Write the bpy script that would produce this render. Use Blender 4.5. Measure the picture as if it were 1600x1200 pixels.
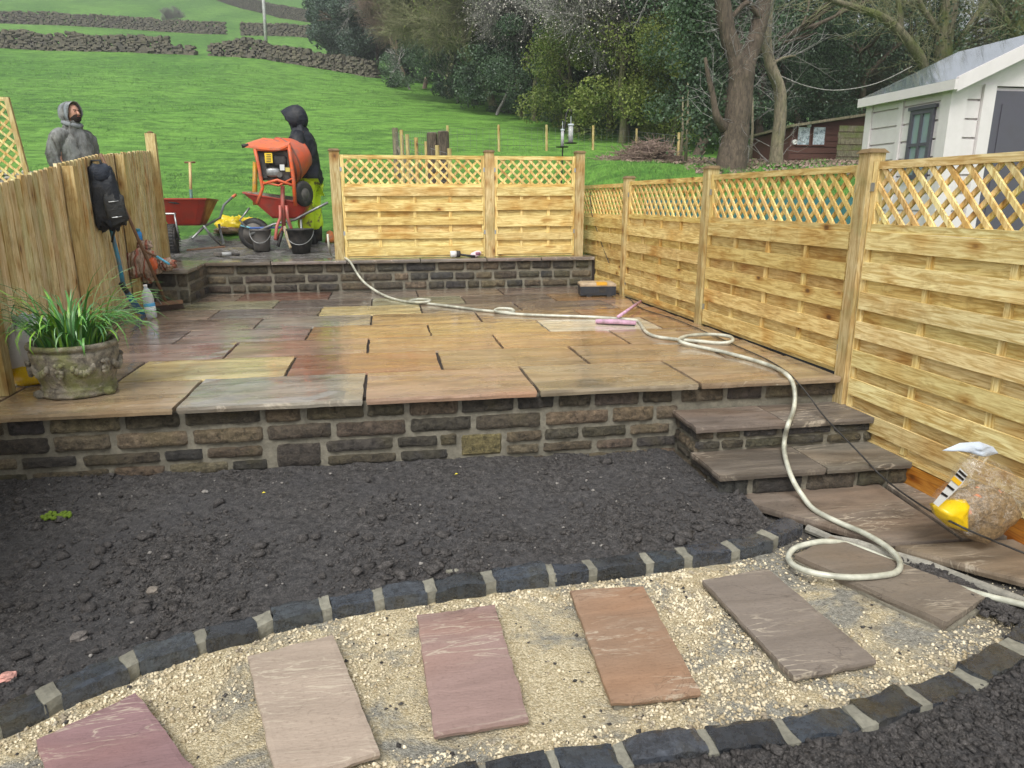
import bpy, math, random
import numpy as np
from mathutils import Vector, Matrix, noise as mnoise
R_ = random.Random(7)
scene = bpy.context.scene
for o in list(bpy.data.objects): bpy.data.objects.remove(o)

# ------------------------------------------------------------------ camera
F_PX = 1118.1; PITCH = 0.2536; ROLL = -0.0018; YAW = 0.1695
CAM = Vector((-0.1777, -3.6254, 0.9891))
fw = Vector((math.sin(YAW)*math.cos(PITCH), math.cos(YAW)*math.cos(PITCH), -math.sin(PITCH)))
rt = fw.cross(Vector((0, 0, 1))).normalized(); up = rt.cross(fw)
rt, up = rt*math.cos(ROLL)+up*math.sin(ROLL), -rt*math.sin(ROLL)+up*math.cos(ROLL)
cd = bpy.data.cameras.new('camera'); cam = bpy.data.objects.new('camera', cd)
scene.collection.objects.link(cam); scene.camera = cam
cam.matrix_world = Matrix(((rt.x, up.x, -fw.x, CAM.x), (rt.y, up.y, -fw.y, CAM.y), (rt.z, up.z, -fw.z, CAM.z), (0, 0, 0, 1)))
cd.sensor_width = 36; cd.lens = F_PX/1600*36; cd.clip_end = 3000; cd.clip_start = 0.05

# ------------------------------------------------------------------ sky and sun (overcast, drizzle)
SUN_EL, SUN_AZ = math.radians(52), math.radians(205)
w = bpy.data.worlds.new('World'); scene.world = w; w.use_nodes = True
nt = w.node_tree; bg = nt.nodes['Background']
sky = nt.nodes.new('ShaderNodeTexSky'); sky.sky_type = 'NISHITA'; sky.sun_disc = False
sky.sun_elevation = SUN_EL; sky.sun_rotation = SUN_AZ; sky.dust_density = 2.5; sky.air_density = 1.0
hs = nt.nodes.new('ShaderNodeHueSaturation'); hs.inputs['Saturation'].default_value = 0.25
nt.links.new(sky.outputs[0], hs.inputs['Color']); nt.links.new(hs.outputs[0], bg.inputs['Color'])
bg.inputs['Strength'].default_value = 0.135
sd = bpy.data.lights.new('sun', 'SUN'); sd.energy = 1.5; sd.angle = math.radians(25); sd.color = (1, 0.985, 0.955)
so = bpy.data.objects.new('sun', sd); scene.collection.objects.link(so)
sdir = Vector((math.sin(SUN_AZ)*math.cos(SUN_EL), math.cos(SUN_AZ)*math.cos(SUN_EL), math.sin(SUN_EL)))
so.rotation_euler = sdir.to_track_quat('Z', 'Y').to_euler()
scene.view_settings.view_transform = 'Standard'; scene.view_settings.look = 'None'
scene.view_settings.exposure = 0.70; scene.view_settings.gamma = 1
scene.view_settings.use_curve_mapping = False
scene.render.engine = 'CYCLES'; scene.cycles.volume_bounces = 0; scene.cycles.max_bounces = 6
scene.cycles.diffuse_bounces = 3; scene.cycles.transparent_max_bounces = 12

# ------------------------------------------------------------------ helpers
def ray(u, v): return fw + rt*((u-800)/F_PX) - up*((v-600)/F_PX)
def gz(u, v, z=0.0):
    d = ray(u, v); return CAM + d*((z-CAM.z)/d.z)
def aY(u, v, Y):
    d = ray(u, v); return CAM + d*((Y-CAM.y)/d.y)
def aL(u, v, x0, y0, x1, y1):
    n = Vector((y1-y0, -(x1-x0), 0)); d = ray(u, v)
    return CAM + d*((Vector((x0, y0, 0))-CAM).dot(n)/d.dot(n))
def s2l(c):
    c = c/255.0; return c/12.92 if c <= 0.04045 else ((c+0.055)/1.055)**2.4
def C(r, g, b, k=1.0): return (s2l(r)*k, s2l(g)*k, s2l(b)*k, 1.0)
def jit(c, rng, a=.12, h=.04):
    k = 1+rng.uniform(-a, a); return tuple(max(0, x*k*(1+rng.uniform(-h, h))) for x in c[:3])+(1.0,)
def ss(x): x = max(0.0, min(1.0, x)); return x*x*(3-2*x)
COL = scene.collection
def wloc(o):
    v = Vector((0, 0, 0))
    while o is not None: v += o.location; o = o.parent
    return v
def tag(o, label=None, cat=None, group=None, kind=None):
    if label: o['label'] = label
    if cat: o['category'] = cat
    if group: o['group'] = group
    if kind: o['kind'] = kind
    return o
def thing(name, label, cat, loc, group=None):
    o = bpy.data.objects.new(name, None); COL.objects.link(o); o.location = loc; o.empty_display_size = .1
    return tag(o, label, cat, group)

class MB:
    def __init__(s): s.v = []; s.f = []
    def add(s, vs, fs):
        b = len(s.v); s.v += [tuple(x) for x in vs]; s.f += [tuple(b+i for i in f) for f in fs]; return s
    def hexa(s, p):   # 8 pts: bottom 0-3 ccw, top 4-7
        return s.add(p, [(3, 2, 1, 0), (4, 5, 6, 7), (0, 1, 5, 4), (1, 2, 6, 5), (2, 3, 7, 6), (3, 0, 4, 7)])
    def box(s, x0, x1, y0, y1, z0, z1):
        return s.hexa([(x0, y0, z0), (x1, y0, z0), (x1, y1, z0), (x0, y1, z0), (x0, y0, z1), (x1, y0, z1), (x1, y1, z1), (x0, y1, z1)])
    def fbox(s, fr, u0, u1, n0, n1, z0, z1, tw=0):
        P = fr
        return s.hexa([P(u0, n1, z0), P(u1, n1, z0), P(u1, n0, z0), P(u0, n0, z0), P(u0, n1, z1), P(u1, n1, z1+tw), P(u1, n0, z1+tw), P(u0, n0, z1)])
    def cone(s, a, b, ra, rb, n=8, caps=True):
        a = Vector(a); b = Vector(b); d = (b-a)
        if d.length < 1e-7: return s
        d.normalize(); x = d.orthogonal().normalized(); y = d.cross(x)
        vs = []
        for p, r in ((a, ra), (b, rb)):
            for i in range(n):
                t = 2*math.pi*i/n; vs.append(p+x*(r*math.cos(t))+y*(r*math.sin(t)))
        fs = [(i, (i+1) % n, n+(i+1) % n, n+i) for i in range(n)]
        if caps: fs += [tuple(range(n-1, -1, -1)), tuple(range(n, 2*n))]
        return s.add(vs, fs)
    def tube(s, pts, r, n=8, caps=True):
        pts = [Vector(p) for p in pts]; m = len(pts)
        rr = r if isinstance(r, (list, tuple)) else [r]*m
        vs = []; x = None
        for i, p in enumerate(pts):
            d = (pts[min(i+1, m-1)]-pts[max(i-1, 0)])
            if d.length < 1e-9: d = Vector((0, 0, 1))
            d.normalize()
            x = d.orthogonal().normalized() if x is None else (x-d*x.dot(d))
            if x.length < 1e-6: x = d.orthogonal()
            x.normalize(); y = d.cross(x)
            for k in range(n):
                t = 2*math.pi*k/n; vs.append(p+x*(rr[i]*math.cos(t))+y*(rr[i]*math.sin(t)))
        fs = [(i*n+k, i*n+(k+1) % n, (i+1)*n+(k+1) % n, (i+1)*n+k) for i in range(m-1) for k in range(n)]
        if caps: fs += [tuple(range(n-1, -1, -1)), tuple(range((m-1)*n, m*n))]
        return s.add(vs, fs)
    def lathe(s, prof, c, n=20, amp=0, seed=0, ax=None):
        vs = []; c = Vector(c)
        Q = Vector((0, 0, 1)).rotation_difference(Vector(ax).normalized()) if ax else None
        for (r, z) in prof:
            for k in range(n):
                t = 2*math.pi*k/n; q = Vector((r*math.cos(t), r*math.sin(t), z))
                if amp: q += Vector((math.cos(t), math.sin(t), 0))*amp*mnoise.noise(Vector((q.x*9+seed, q.y*9, q.z*9)))
                if Q: q = Q @ q
                vs.append(c+q)
        m = len(prof)
        fs = [(i*n+k, i*n+(k+1) % n, (i+1)*n+(k+1) % n, (i+1)*n+k) for i in range(m-1) for k in range(n)]
        if prof[0][0] > 0: fs.append(tuple(range(n-1, -1, -1)))
        if prof[-1][0] > 0: fs.append(tuple(range((m-1)*n, m*n)))
        return s.add(vs, fs)
    def blob(s, c, rad, pw=1.0, amp=0.0, fr=3.0, seed=0, nu=20, nv=12, rot=None, flat=None, ridged=0):
        vs = []; c = Vector(c)
        def sp(x, p): return math.copysign(abs(x)**p, x)
        for j in range(nv+1):
            ph = math.pi*j/nv-math.pi/2
            for i in range(nu):
                t = 2*math.pi*i/nu
                d = Vector((sp(math.cos(ph), pw)*sp(math.cos(t), pw), sp(math.cos(ph), pw)*sp(math.sin(t), pw), sp(math.sin(ph), pw)))
                k = 1.0
                if amp: k += amp*mnoise.noise(d*fr+Vector((seed*3.1, seed*1.7, seed)))
                if ridged: k -= ridged*abs(mnoise.noise(Vector((d.x*fr*2.2, d.y*fr*2.2, d.z*fr*.6))+Vector((seed, 5, 1))))
                p = Vector((d.x*rad[0]*k, d.y*rad[1]*k, d.z*rad[2]*k))
                if rot: p = rot @ p
                p = c+p
                if flat is not None and p.z < flat: p.z = flat
                vs.append(p)
        fs = [(j*nu+i, j*nu+(i+1) % nu, (j+1)*nu+(i+1) % nu, (j+1)*nu+i) for j in range(nv) for i in range(nu)]
        return s.add(vs, fs)
    def build(s, name, mat, parent=None, color=None, smooth=False, loc=None):
        if parent is not None: o0 = wloc(parent); L = Vector((0, 0, 0))
        else:
            if loc is None:
                a = np.array(s.v); L = Vector((float(a[:, 0].mean()), float(a[:, 1].mean()), float(a[:, 2].min())))
            else: L = Vector(loc)
            o0 = L
        me = bpy.data.meshes.new(name)
        me.from_pydata([(x-o0.x, y-o0.y, z-o0.z) for x, y, z in s.v], [], s.f)
        me.materials.append(mat)
        if smooth:
            me.polygons.foreach_set('use_smooth', [True]*len(me.polygons))
        o = bpy.data.objects.new(name, me); COL.objects.link(o); o.location = L
        if parent is not None: o.parent = parent
        if color: o.color = color
        return o
def npmesh(name, V, Fc, mat, smooth=False, parent=None, loc=(0, 0, 0), color=None):
    """V (n,3), Fc list of equal-length face arrays"""
    me = bpy.data.meshes.new(name); V = np.asarray(V, np.float32)
    Fs = Fc if isinstance(Fc, list) else [Fc]
    loops = np.concatenate([f.reshape(-1) for f in Fs]).astype(np.int32)
    tot = np.concatenate([np.full(len(f), f.shape[1], np.int32) for f in Fs])
    st = np.concatenate([[0], np.cumsum(tot)[:-1]]).astype(np.int32)
    me.vertices.add(len(V)); me.vertices.foreach_set('co', (V-np.array(loc, np.float32)).reshape(-1))
    me.loops.add(len(loops)); me.loops.foreach_set('vertex_index', loops)
    me.polygons.add(len(tot)); me.polygons.foreach_set('loop_start', st)
    if smooth: me.polygons.foreach_set('use_smooth', [True]*len(tot))
    me.update(calc_edges=True); me.materials.append(mat)
    o = bpy.data.objects.new(name, me); COL.objects.link(o)
    if parent is not None: o.parent = parent
    else: o.location = loc
    if color: o.color = color
    return o
def grid_faces(nu, nv):
    i, j = np.meshgrid(np.arange(nu-1), np.arange(nv-1)); a = (j*nu+i).reshape(-1)
    return np.stack([a, a+1, a+1+nu, a+nu], 1)
def fbm(x, y, sc, seed=0, oct=4):
    """cheap numpy value noise"""
    out = np.zeros_like(x, dtype=np.float64); amp = 1; tot = 0
    for k in range(oct):
        X = x*sc+seed*17.3+k*7.1; Y = y*sc+seed*9.7+k*3.3
        xi = np.floor(X).astype(np.int64); yi = np.floor(Y).astype(np.int64); fx = X-xi; fy = Y-yi
        fx = fx*fx*(3-2*fx); fy = fy*fy*(3-2*fy)
        def h(a, b):
            n = (a*374761393+b*668265263+seed*1442695) & 0x7fffffff; n = ((n ^ (n >> 13))*1274126177) & 0x7fffffff
            return ((n ^ (n >> 16)) & 0xffff)/65535.0
        out += amp*(h(xi, yi)*(1-fx)*(1-fy)+h(xi+1, yi)*fx*(1-fy)+h(xi, yi+1)*(1-fx)*fy+h(xi+1, yi+1)*fx*fy)
        tot += amp; amp *= .5; sc *= 2.03
    return out/tot-.5

# ------------------------------------------------------------------ materials
class NM:
    def __init__(s, name, rough=.6, spec=.5):
        s.m = bpy.data.materials.new(name); s.m.use_nodes = True; s.nt = s.m.node_tree
        s.b = s.nt.nodes['Principled BSDF']; s.b.inputs['Roughness'].default_value = rough
        s.b.inputs['Specular IOR Level'].default_value = spec
    def set(s, sock, val):
        if isinstance(val, bpy.types.NodeSocket): s.nt.links.new(val, sock)
        else: sock.default_value = val
    def n(s, t, ins=None, **kw):
        nd = s.nt.nodes.new(t)
        for k, v in kw.items(): setattr(nd, k, v)
        for k, v in (ins or {}).items(): s.set(nd.inputs[k], v)
        return nd
    def info(s): return s.n('ShaderNodeObjectInfo')
    def coord(s, scale=(1, 1, 1), rnd=True, which='Object'):
        tc = s.n('ShaderNodeTexCoord').outputs[which]
        mp = s.n('ShaderNodeMapping', {'Vector': tc, 'Scale': scale})
        if rnd:
            m = s.n('ShaderNodeMath', {0: s.info().outputs['Random'], 1: 37.0}, operation='MULTIPLY')
            s.nt.links.new(m.outputs[0], mp.inputs['Location'])
        return mp.outputs[0]
    def noise(s, vec, scale, detail=4, rough=.55, dist=0.0, out='Fac'):
        return s.n('ShaderNodeTexNoise', {'Vector': vec, 'Scale': scale, 'Detail': detail, 'Roughness': rough, 'Distortion': dist}).outputs[out]
    def vor(s, vec, scale, feature='F1', out='Distance', rand=1.0):
        return s.n('ShaderNodeTexVoronoi', {'Vector': vec, 'Scale': scale, 'Randomness': rand}, feature=feature).outputs[out]
    def ramp(s, fac, stops, interp='LINEAR'):
        nd = s.n('ShaderNodeValToRGB', {'Fac': fac}); cr = nd.color_ramp; cr.interpolation = interp
        while len(cr.elements) < len(stops): cr.elements.new(.5)
        for e, (p, c) in zip(cr.elements, stops):
            e.position = p; e.color = c if hasattr(c, '__len__') else (c, c, c, 1)
        return nd.outputs[0]
    def mix(s, fac, a, b, blend='MIX'):
        nd = s.n('ShaderNodeMix', data_type='RGBA', blend_type=blend)
        s.set(nd.inputs[0], fac); s.set(nd.inputs[6], a); s.set(nd.inputs[7], b); return nd.outputs[2]
    def math(s, op, a, b=0.0): return s.n('ShaderNodeMath', {0: a, 1: b}, operation=op).outputs[0]
    def bump(s, h, strength=.5, dist=.01, nrm=None):
        nd = s.n('ShaderNodeBump', {'Height': h, 'Strength': strength, 'Distance': dist})
        if nrm: s.set(nd.inputs['Normal'], nrm)
        return nd.outputs[0]
    def out(s, color=None, rough=None, normal=None, **kw):
        if color is not None: s.set(s.b.inputs['Base Color'], color)
        if rough is not None: s.set(s.b.inputs['Roughness'], rough)
        if normal is not None: s.set(s.b.inputs['Normal'], normal)
        for k, v in kw.items(): s.set(s.b.inputs[k.replace('_', ' ')], v)
        return s.m

def plain(name, col, rough=.5, metal=0.0, dirt=0.25, sc=18, dirtcol=(.09, .075, .055, 1), bump=.15, objcol=False, coat=0.0):
    s = NM(name); v = s.coord()
    a = s.noise(v, sc, 6, .65); base = s.info().outputs['Color'] if objcol else col
    k = s.ramp(a, [(.42, 0.0), (.72, 1.0)])
    k = s.math('MULTIPLY', k, dirt)
    c = s.mix(k, base, dirtcol)
    return s.out(c, s.ramp(a, [(.3, max(.02, rough-.12)), (.7, min(1, rough+.2))]), s.bump(a, bump, .004), Metallic=metal, Coat_Weight=coat)

def wood(name, axis, base, knot=True, rough=.55, green=.0):
    s = NM(name, rough); st = {'x': (1.2, 14, 14), 'y': (14, 1.2, 14), 'z': (14, 14, 1.2)}[axis]
    v = s.coord(st); g = s.noise(v, 3.2, 5, .6, 1.6); g2 = s.noise(v, 9, 3, .5, .4)
    v2 = s.coord((1, 1, 1)); big = s.noise(v2, 2.6, 3)
    oc = s.info().outputs['Color']
    b = s.mix(1.0, base, oc, 'MULTIPLY')
    dark = s.mix(1.0, b, C(218, 199, 164), 'MULTIPLY'); light = s.mix(1.0, b, (1.12, 1.12, 1.1, 1), 'MULTIPLY')
    c = s.mix(s.ramp(g, [(.40, 0.0), (.62, 1.0)]), light, dark)
    c = s.mix(s.math('MULTIPLY', s.ramp(s.noise(v2, 5.5, 6, .7, .8), [(.54, 0.0), (.70, 1.0)]), .42), c, s.mix(1.0, c, C(186, 158, 116), 'MULTIPLY'))
    c = s.mix(s.math('MULTIPLY', s.ramp(g2, [(.5, 0.0), (.8, 1.0)]), .30), c, C(168, 138, 84))
    c = s.mix(s.math('MULTIPLY', s.ramp(big, [(.5, 0.0), (.72, 1.0)]), .8), c, s.mix(1.0, c, C(222, 188, 128), 'MULTIPLY'))
    if green: c = s.mix(s.math('MULTIPLY', s.ramp(s.noise(v2, 4.5, 4), [(.52, 0.0), (.75, 1.0)]), green), c, C(120, 122, 70))
    if knot:
        kst = {'x': (.55, 1, 1), 'y': (1, .55, 1), 'z': (1, 1, .55)}[axis]
        kv = s.coord(kst); d = s.vor(kv, 7.5); kc = s.vor(kv, 7.5, out='Color')
        sel = s.math('GREATER_THAN', s.n('ShaderNodeSeparateColor', {0: kc}).outputs[0], .45)
        k = s.math('MULTIPLY', s.ramp(d, [(.055, 1.0), (.13, 0.0)]), sel)
        halo = s.math('MULTIPLY', s.ramp(d, [(.1, .8), (.36, 0.0)]), sel)
        c = s.mix(halo, c, s.mix(1.0, c, C(200, 160, 95), 'MULTIPLY'))
        c = s.mix(s.math('MULTIPLY', k, .85), c, C(82, 52, 26))
    h = s.math('ADD', g, s.math('MULTIPLY', g2, .5))
    return s.out(c, s.ramp(big, [(.35, rough-.1), (.65, rough+.15)]), s.bump(h, .35, .004))

M = {}
WB = C(222, 207, 156)
for ax in 'xyz': M['wood_'+ax] = wood('pine_'+ax, ax, WB)
M['post'] = wood('post_wood', 'z', C(196, 180, 134), knot=True, green=.5)
M['old_board'] = wood('feather_edge_wood', 'z', C(216, 204, 164), knot=True, green=.35)
M['gravel_board'] = wood('wet_gravel_board', 'y', C(190, 140, 62), rough=.4)
M['cap'] = plain('post_cap', C(120, 98, 62), .6, dirt=.7, sc=12, dirtcol=C(45, 38, 30))

def slabmat(name, wet=1.0, bandk=1.0):
    s = NM(name, .5); oc = s.info().outputs['Color']
    v = s.coord((1.0, 5.0, 1)); vb = s.coord((1, 2.6, 1))
    band = s.noise(v, 1.8, 4, .55, .9); fine = s.noise(s.coord((3, 12, 3)), 9, 4); spk = s.noise(s.coord(), 90, 3)
    al = s.info().outputs['Alpha']
    c1 = s.mix(1.0, oc, (1-.32*bandk, 1-.33*bandk, 1-.34*bandk, 1), 'MULTIPLY'); c2 = s.mix(1.0, oc, (1+.2*bandk, 1+.2*bandk, 1+.2*bandk, 1), 'MULTIPLY')
    grain = s.noise(s.coord((6, 40, 6)), 6, 4, .7)
    c = s.mix(s.ramp(band, [(.36, 0.0), (.62, 1.0)]), c1, c2)
    hue = s.noise(vb, 1.1, 2, .5, .6)
    c = s.mix(s.math('MULTIPLY', s.ramp(hue, [(.5, 0.0), (.72, 1.0)]), .45), c, s.mix(1.0, c, C(255, 226, 196, 1.15), 'MULTIPLY'))
    c = s.mix(s.math('MULTIPLY', s.ramp(grain, [(.45, 0.0), (.7, 1.0)]), .4), c, s.mix(1.0, c, (.62, .6, .58, 1), 'MULTIPLY'))
    vs = s.noise(s.coord((1.1, 7, 1)), 2.3, 5, .55, 1.5)
    streak = s.ramp(vs, [(.47, 0.0), (.495, 1.0), (.52, 0.0)])
    gate = s.ramp(s.noise(vb, 1.7, 2), [(.48, 0.0), (.62, 1.0)])
    c = s.mix(s.math('MULTIPLY', s.math('MULTIPLY', streak, gate), .7), c, C(198, 186, 165))
    c = s.mix(s.math('MULTIPLY', s.ramp(spk, [(.55, 0.0), (.75, 1.0)]), .25), c, s.mix(1.0, c, C(150, 140, 130), 'MULTIPLY'))
    crk = s.ramp(s.noise(s.coord((1.3, 2.2, 1)), 1.9, 7, .62, 1.2), [(.493, 0.0), (.5, 1.0), (.507, 0.0)])
    cg = s.math('MULTIPLY', crk, s.ramp(s.noise(s.coord((1, 1, 1)), 2.6, 2), [(.5, 0.0), (.6, 1.0)]))
    c = s.mix(s.math('MULTIPLY', cg, .6), c, s.mix(1.0, c, (.35, .32, .3, 1), 'MULTIPLY')); band = s.math('SUBTRACT', band, s.math('MULTIPLY', cg, .25))
    h = s.math('ADD', s.math('MULTIPLY', band, 1.0), s.math('MULTIPLY', fine, .35)); h = s.math('ADD', h, s.math('MULTIPLY', spk, .08))
    if wet > .5:
        r = s.ramp(s.noise(vb, 2.2, 3), [(.35, .16), (.7, .42)])
        nb = s.bump(h, .25, .006); cn = s.bump(s.noise(s.coord((1, 3, 1)), 5, 3), .05, .006)
        m = s.out(c, r, nb, Coat_Weight=s.ramp(s.noise(vb, 3.1, 4), [(.3, 1.0), (.72, .35)]), Coat_Roughness=s.ramp(s.noise(vb, 4.1, 4), [(.35, .04), (.7, .22)]), Coat_IOR=1.6)
        s.set(s.b.inputs['Coat Normal'], cn)
    else:
        r = s.ramp(s.noise(vb, 4.2, 3), [(.35, .5-.25*wet), (.7, .75-.25*wet)])
        m = s.out(c, r, s.bump(h, .5, .008), Specular_IOR_Level=.35)
    return m
M['slab_wet'] = slabmat('wet_sandstone', 1.0); M['slab_damp'] = slabmat('damp_sandstone', .45)
M['slab_step'] = slabmat('stepping_sandstone', .2, .35)

def stonemat(name, rough=.7, sc=26, coat=0):
    s = NM(name, rough); oc = s.info().outputs['Color']; v = s.coord()
    a = s.noise(v, sc, 8, .75); b = s.noise(v, sc*3.5, 5, .75); d = s.noise(v, 5, 3)
    c = s.mix(s.ramp(a, [(.38, 0.0), (.64, 1.0)]), s.mix(1.0, oc, (.38, .37, .36, 1), 'MULTIPLY'), s.mix(1.0, oc, (1.6, 1.56, 1.46, 1), 'MULTIPLY'))
    c = s.mix(s.math('MULTIPLY', s.ramp(b, [(.52, 0.0), (.68, 1.0)]), .5), c, s.mix(1.0, oc, (2.5, 2.4, 2.2, 1), 'MULTIPLY'))
    c = s.mix(s.math('MULTIPLY', s.ramp(d, [(.52, 0.0), (.7, 1.0)]), .3), c, C(104, 96, 62))
    h = s.math('ADD', a, s.math('MULTIPLY', b, .5))
    return s.out(c, s.ramp(a, [(.35, rough-.3), (.65, rough+.1)]), s.bump(h, 1.0, .022), Specular_IOR_Level=.5, Coat_Weight=coat, Coat_Roughness=.22)
M['wall_stone'] = stonemat('gritstone', .62); M['sett'] = stonemat('blue_black_sett', .38, 26, .9); M['dry_stone'] = stonemat('dry_stone', .9, 2.2)
def mortarmat(name, col):
    s = NM(name, .9); v = s.coord(rnd=False); a = s.noise(v, 35, 6, .7); b = s.noise(v, 4, 3)
    c = s.mix(s.ramp(a, [(.3, 0.0), (.7, 1.0)]), tuple(x*.62 for x in col[:3])+(1,), tuple(x*1.2 for x in col[:3])+(1,))
    c = s.mix(s.math('MULTIPLY', s.ramp(b, [(.45, 0.0), (.65, 1.0)]), .45), c, tuple(x*.45 for x in col[:3])+(1,))
    return s.out(c, .85, s.bump(a, .7, .01))
M['mortar'] = mortarmat('wall_mortar', C(128, 123, 108)); M['pale_mortar'] = mortarmat('sett_mortar', C(142, 139, 124))
M['bed'] = mortarmat('dark_joint', C(56, 48, 42)); M['concrete'] = mortarmat('concrete_haunch', C(158, 154, 142))

def soilmat(name, c0, c1, c2):
    s = NM(name, .85, .35); v = s.coord(rnd=False)
    a = s.noise(v, 38, 8, .75); b = s.noise(v, 3.2, 4); d = s.noise(v, 170, 3, .7)
    c = s.mix(s.ramp(a, [(.34, 0.0), (.66, 1.0)]), c0, c1)
    c = s.mix(s.math('MULTIPLY', s.ramp(d, [(.38, 1.0), (.52, 0.0)]), .6), c, tuple(x*.35 for x in c0[:3])+(1,))
    c = s.mix(s.math('MULTIPLY', s.ramp(b, [(.4, 0.0), (.65, 1.0)]), .5), c, c2)
    c = s.mix(s.ramp(d, [(.62, 0.0), (.72, .6)]), c, C(158, 156, 150))
    h = s.math('ADD', a, s.math('MULTIPLY', d, .35))
    return s.out(c, s.ramp(a, [(.3, .7), (.7, .95)]), s.bump(h, 1.0, .02))
M['soil'] = soilmat('dark_soil', C(36, 35, 35), C(114, 110, 107), C(80, 79, 80))
M['clod'] = soilmat('soil_clods', C(46, 43, 41), C(122, 117, 113), C(86, 83, 82))

M['soil_stone'] = plain('soil_stone', C(138, 134, 128), .8, 0, .3, 40)
s = NM('crushed_stone_bed', .9); v = s.coord(rnd=False)
a = s.noise(v, 60, 8, .8); b = s.noise(v, 2.7, 9, .72, .5); p = s.vor(v, 150); pc = s.vor(v, 150, out='Color')
tan = s.mix(s.n('ShaderNodeSeparateColor', {0: pc}).outputs[1], C(190, 172, 132), C(240, 226, 190))
tan = s.mix(s.ramp(p, [(.25, 0.0), (.6, .32)]), tan, C(112, 98, 72))
gry = s.mix(s.ramp(a, [(.35, 0.0), (.65, 1.0)]), C(96, 93, 84), C(182, 178, 164))
sb_ = s.n('ShaderNodeSeparateXYZ', {0: v}); b = s.math('ADD', b, s.math('MULTIPLY', s.math('SUBTRACT', sb_.outputs[0], .9), .035)); c = s.mix(s.ramp(b, [(.44, 0.0), (.55, 1.0)]), tan, gry)
sx = s.n('ShaderNodeSeparateXYZ', {0: v})
# soil trodden in towards the step end of the path
dk = s.math('ADD', s.math('ADD', s.math('MULTIPLY', sx.outputs[0], .62), s.math('MULTIPLY', sx.outputs[1], .45)), s.math('MULTIPLY', s.noise(v, 3.6, 6, .65), 1.5))
dk = s.ramp(s.math('SUBTRACT', dk, .42), [(.62, 0.0), (.84, 1.0)])
c = s.mix(dk, c, s.mix(s.ramp(a, [(.35, 0.0), (.7, 1.0)]), C(52, 48, 44), C(120, 115, 106)))
h = s.math('ADD', s.math('MULTIPLY', p, -.6), a)
M['gravel_bed'] = s.out(c, .9, s.bump(h, .9, .012))
s = NM('limestone_chips', .85); oi = s.coord(rnd=False)
cc = s.vor(oi, 42, out='Color'); f = s.n('ShaderNodeSeparateColor', {0: cc})
c = s.mix(f.outputs[0], C(170, 154, 122), C(236, 224, 194)); c = s.mix(s.math('MULTIPLY', s.math('GREATER_THAN', f.outputs[1], .9), .6), c, C(120, 112, 104))
M['chips'] = s.out(c, .85, s.bump(s.noise(oi, 200, 3), .4, .004))

# field grass sheet
def grassmat(name, mud):
    s = NM(name, .8, .3); v = s.coord(rnd=False); pos = s.n('ShaderNodeSeparateXYZ', {0: v})
    vv = s.n('ShaderNodeMapping', {'Vector': v, 'Scale': (1, .45, 1)}).outputs[0]
    a = s.noise(vv, 5, 10, .82); b = s.noise(vv, .7, 5, .6, .4); e = s.noise(vv, .09, 4); d = s.noise(vv, 22, 6, .8)
    c = s.mix(s.ramp(a, [(.38, 0.0), (.62, 1.0)]), C(44, 84, 28), C(110, 160, 62))
    c = s.mix(s.math('MULTIPLY', s.ramp(b, [(.4, 0.0), (.65, 1.0)]), .55), c, C(78, 130, 40))
    c = s.mix(s.math('MULTIPLY', s.ramp(e, [(.42, 0.0), (.6, 1.0)]), .5), c, C(124, 170, 70))
    c = s.mix(s.math('MULTIPLY', s.ramp(d, [(.52, 0.0), (.7, 1.0)]), .5), c, C(150, 190, 88))
    tf = s.noise(s.n('ShaderNodeMapping', {'Vector': v, 'Scale': (.6, 1.3, 1)}).outputs[0], 1.5, 9, .74, .8)
    c = s.mix(s.math('MULTIPLY', s.ramp(tf, [(.46, 0.0), (.58, 1.0)]), .62), c, C(40, 78, 26)); c = s.mix(s.math('MULTIPLY', s.ramp(tf, [(.30, 1.0), (.42, 0.0)]), .5), c, C(140, 186, 82))
    h = s.math('ADD', a, s.math('MULTIPLY', d, .3)); rough = .8
    if mud:
        dx = s.math('MULTIPLY', s.math('ADD', pos.outputs[0], 2.1), .34); dy = s.math('MULTIPLY', s.math('SUBTRACT', pos.outputs[1], 5.6), .40)
        r = s.math('SQRT', s.math('ADD', s.math('MULTIPLY', dx, dx), s.math('MULTIPLY', dy, dy)))
        r = s.math('ADD', r, s.math('MULTIPLY', s.noise(v, 1.8, 6, .65), .75))
        k = s.ramp(r, [(.93, 1.0), (1.12, 0.0)])
        mc = s.mix(s.ramp(s.noise(v, 14, 7, .75), [(.35, 0.0), (.65, 1.0)]), C(66, 62, 58), C(140, 137, 132))
        c = s.mix(k, c, mc)
        wet = s.math('MULTIPLY', k, s.ramp(s.noise(v, 5, 5, .6), [(.50, 1.0), (.60, 0.0)]))
        rough = s.mix(wet, (.8, .8, .8, 1), (.12, .12, .12, 1))
    return s.out(c, rough, s.bump(h, .7, .05))
M['field'] = grassmat('meadow_grass', True); M['lawn'] = grassmat('garden_grass', False)
s = NM('grass_blades', .6, .35); v = s.coord(rnd=False); a = s.noise(v, 1.3, 5); b = s.noise(v, 30, 2)
c = s.mix(s.ramp(a, [(.35, 0.0), (.65, 1.0)]), C(66, 122, 42), C(112, 166, 64)); c = s.mix(s.ramp(b, [(.5, 0.0), (.75, .6)]), c, C(158, 190, 88))
gn = s.n('ShaderNodeNewGeometry').outputs['Normal']; vm = s.n('ShaderNodeVectorMath', {0: gn, 1: (.22, .22, .22)}, operation='MULTIPLY'); va = s.n('ShaderNodeVectorMath', {0: vm.outputs[0], 1: (0, -.1, .9)}, operation='ADD'); vn = s.n('ShaderNodeVectorMath', {0: va.outputs[0]}, operation='NORMALIZE')
M['blades'] = s.out(c, .6, vn.outputs[0])

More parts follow.
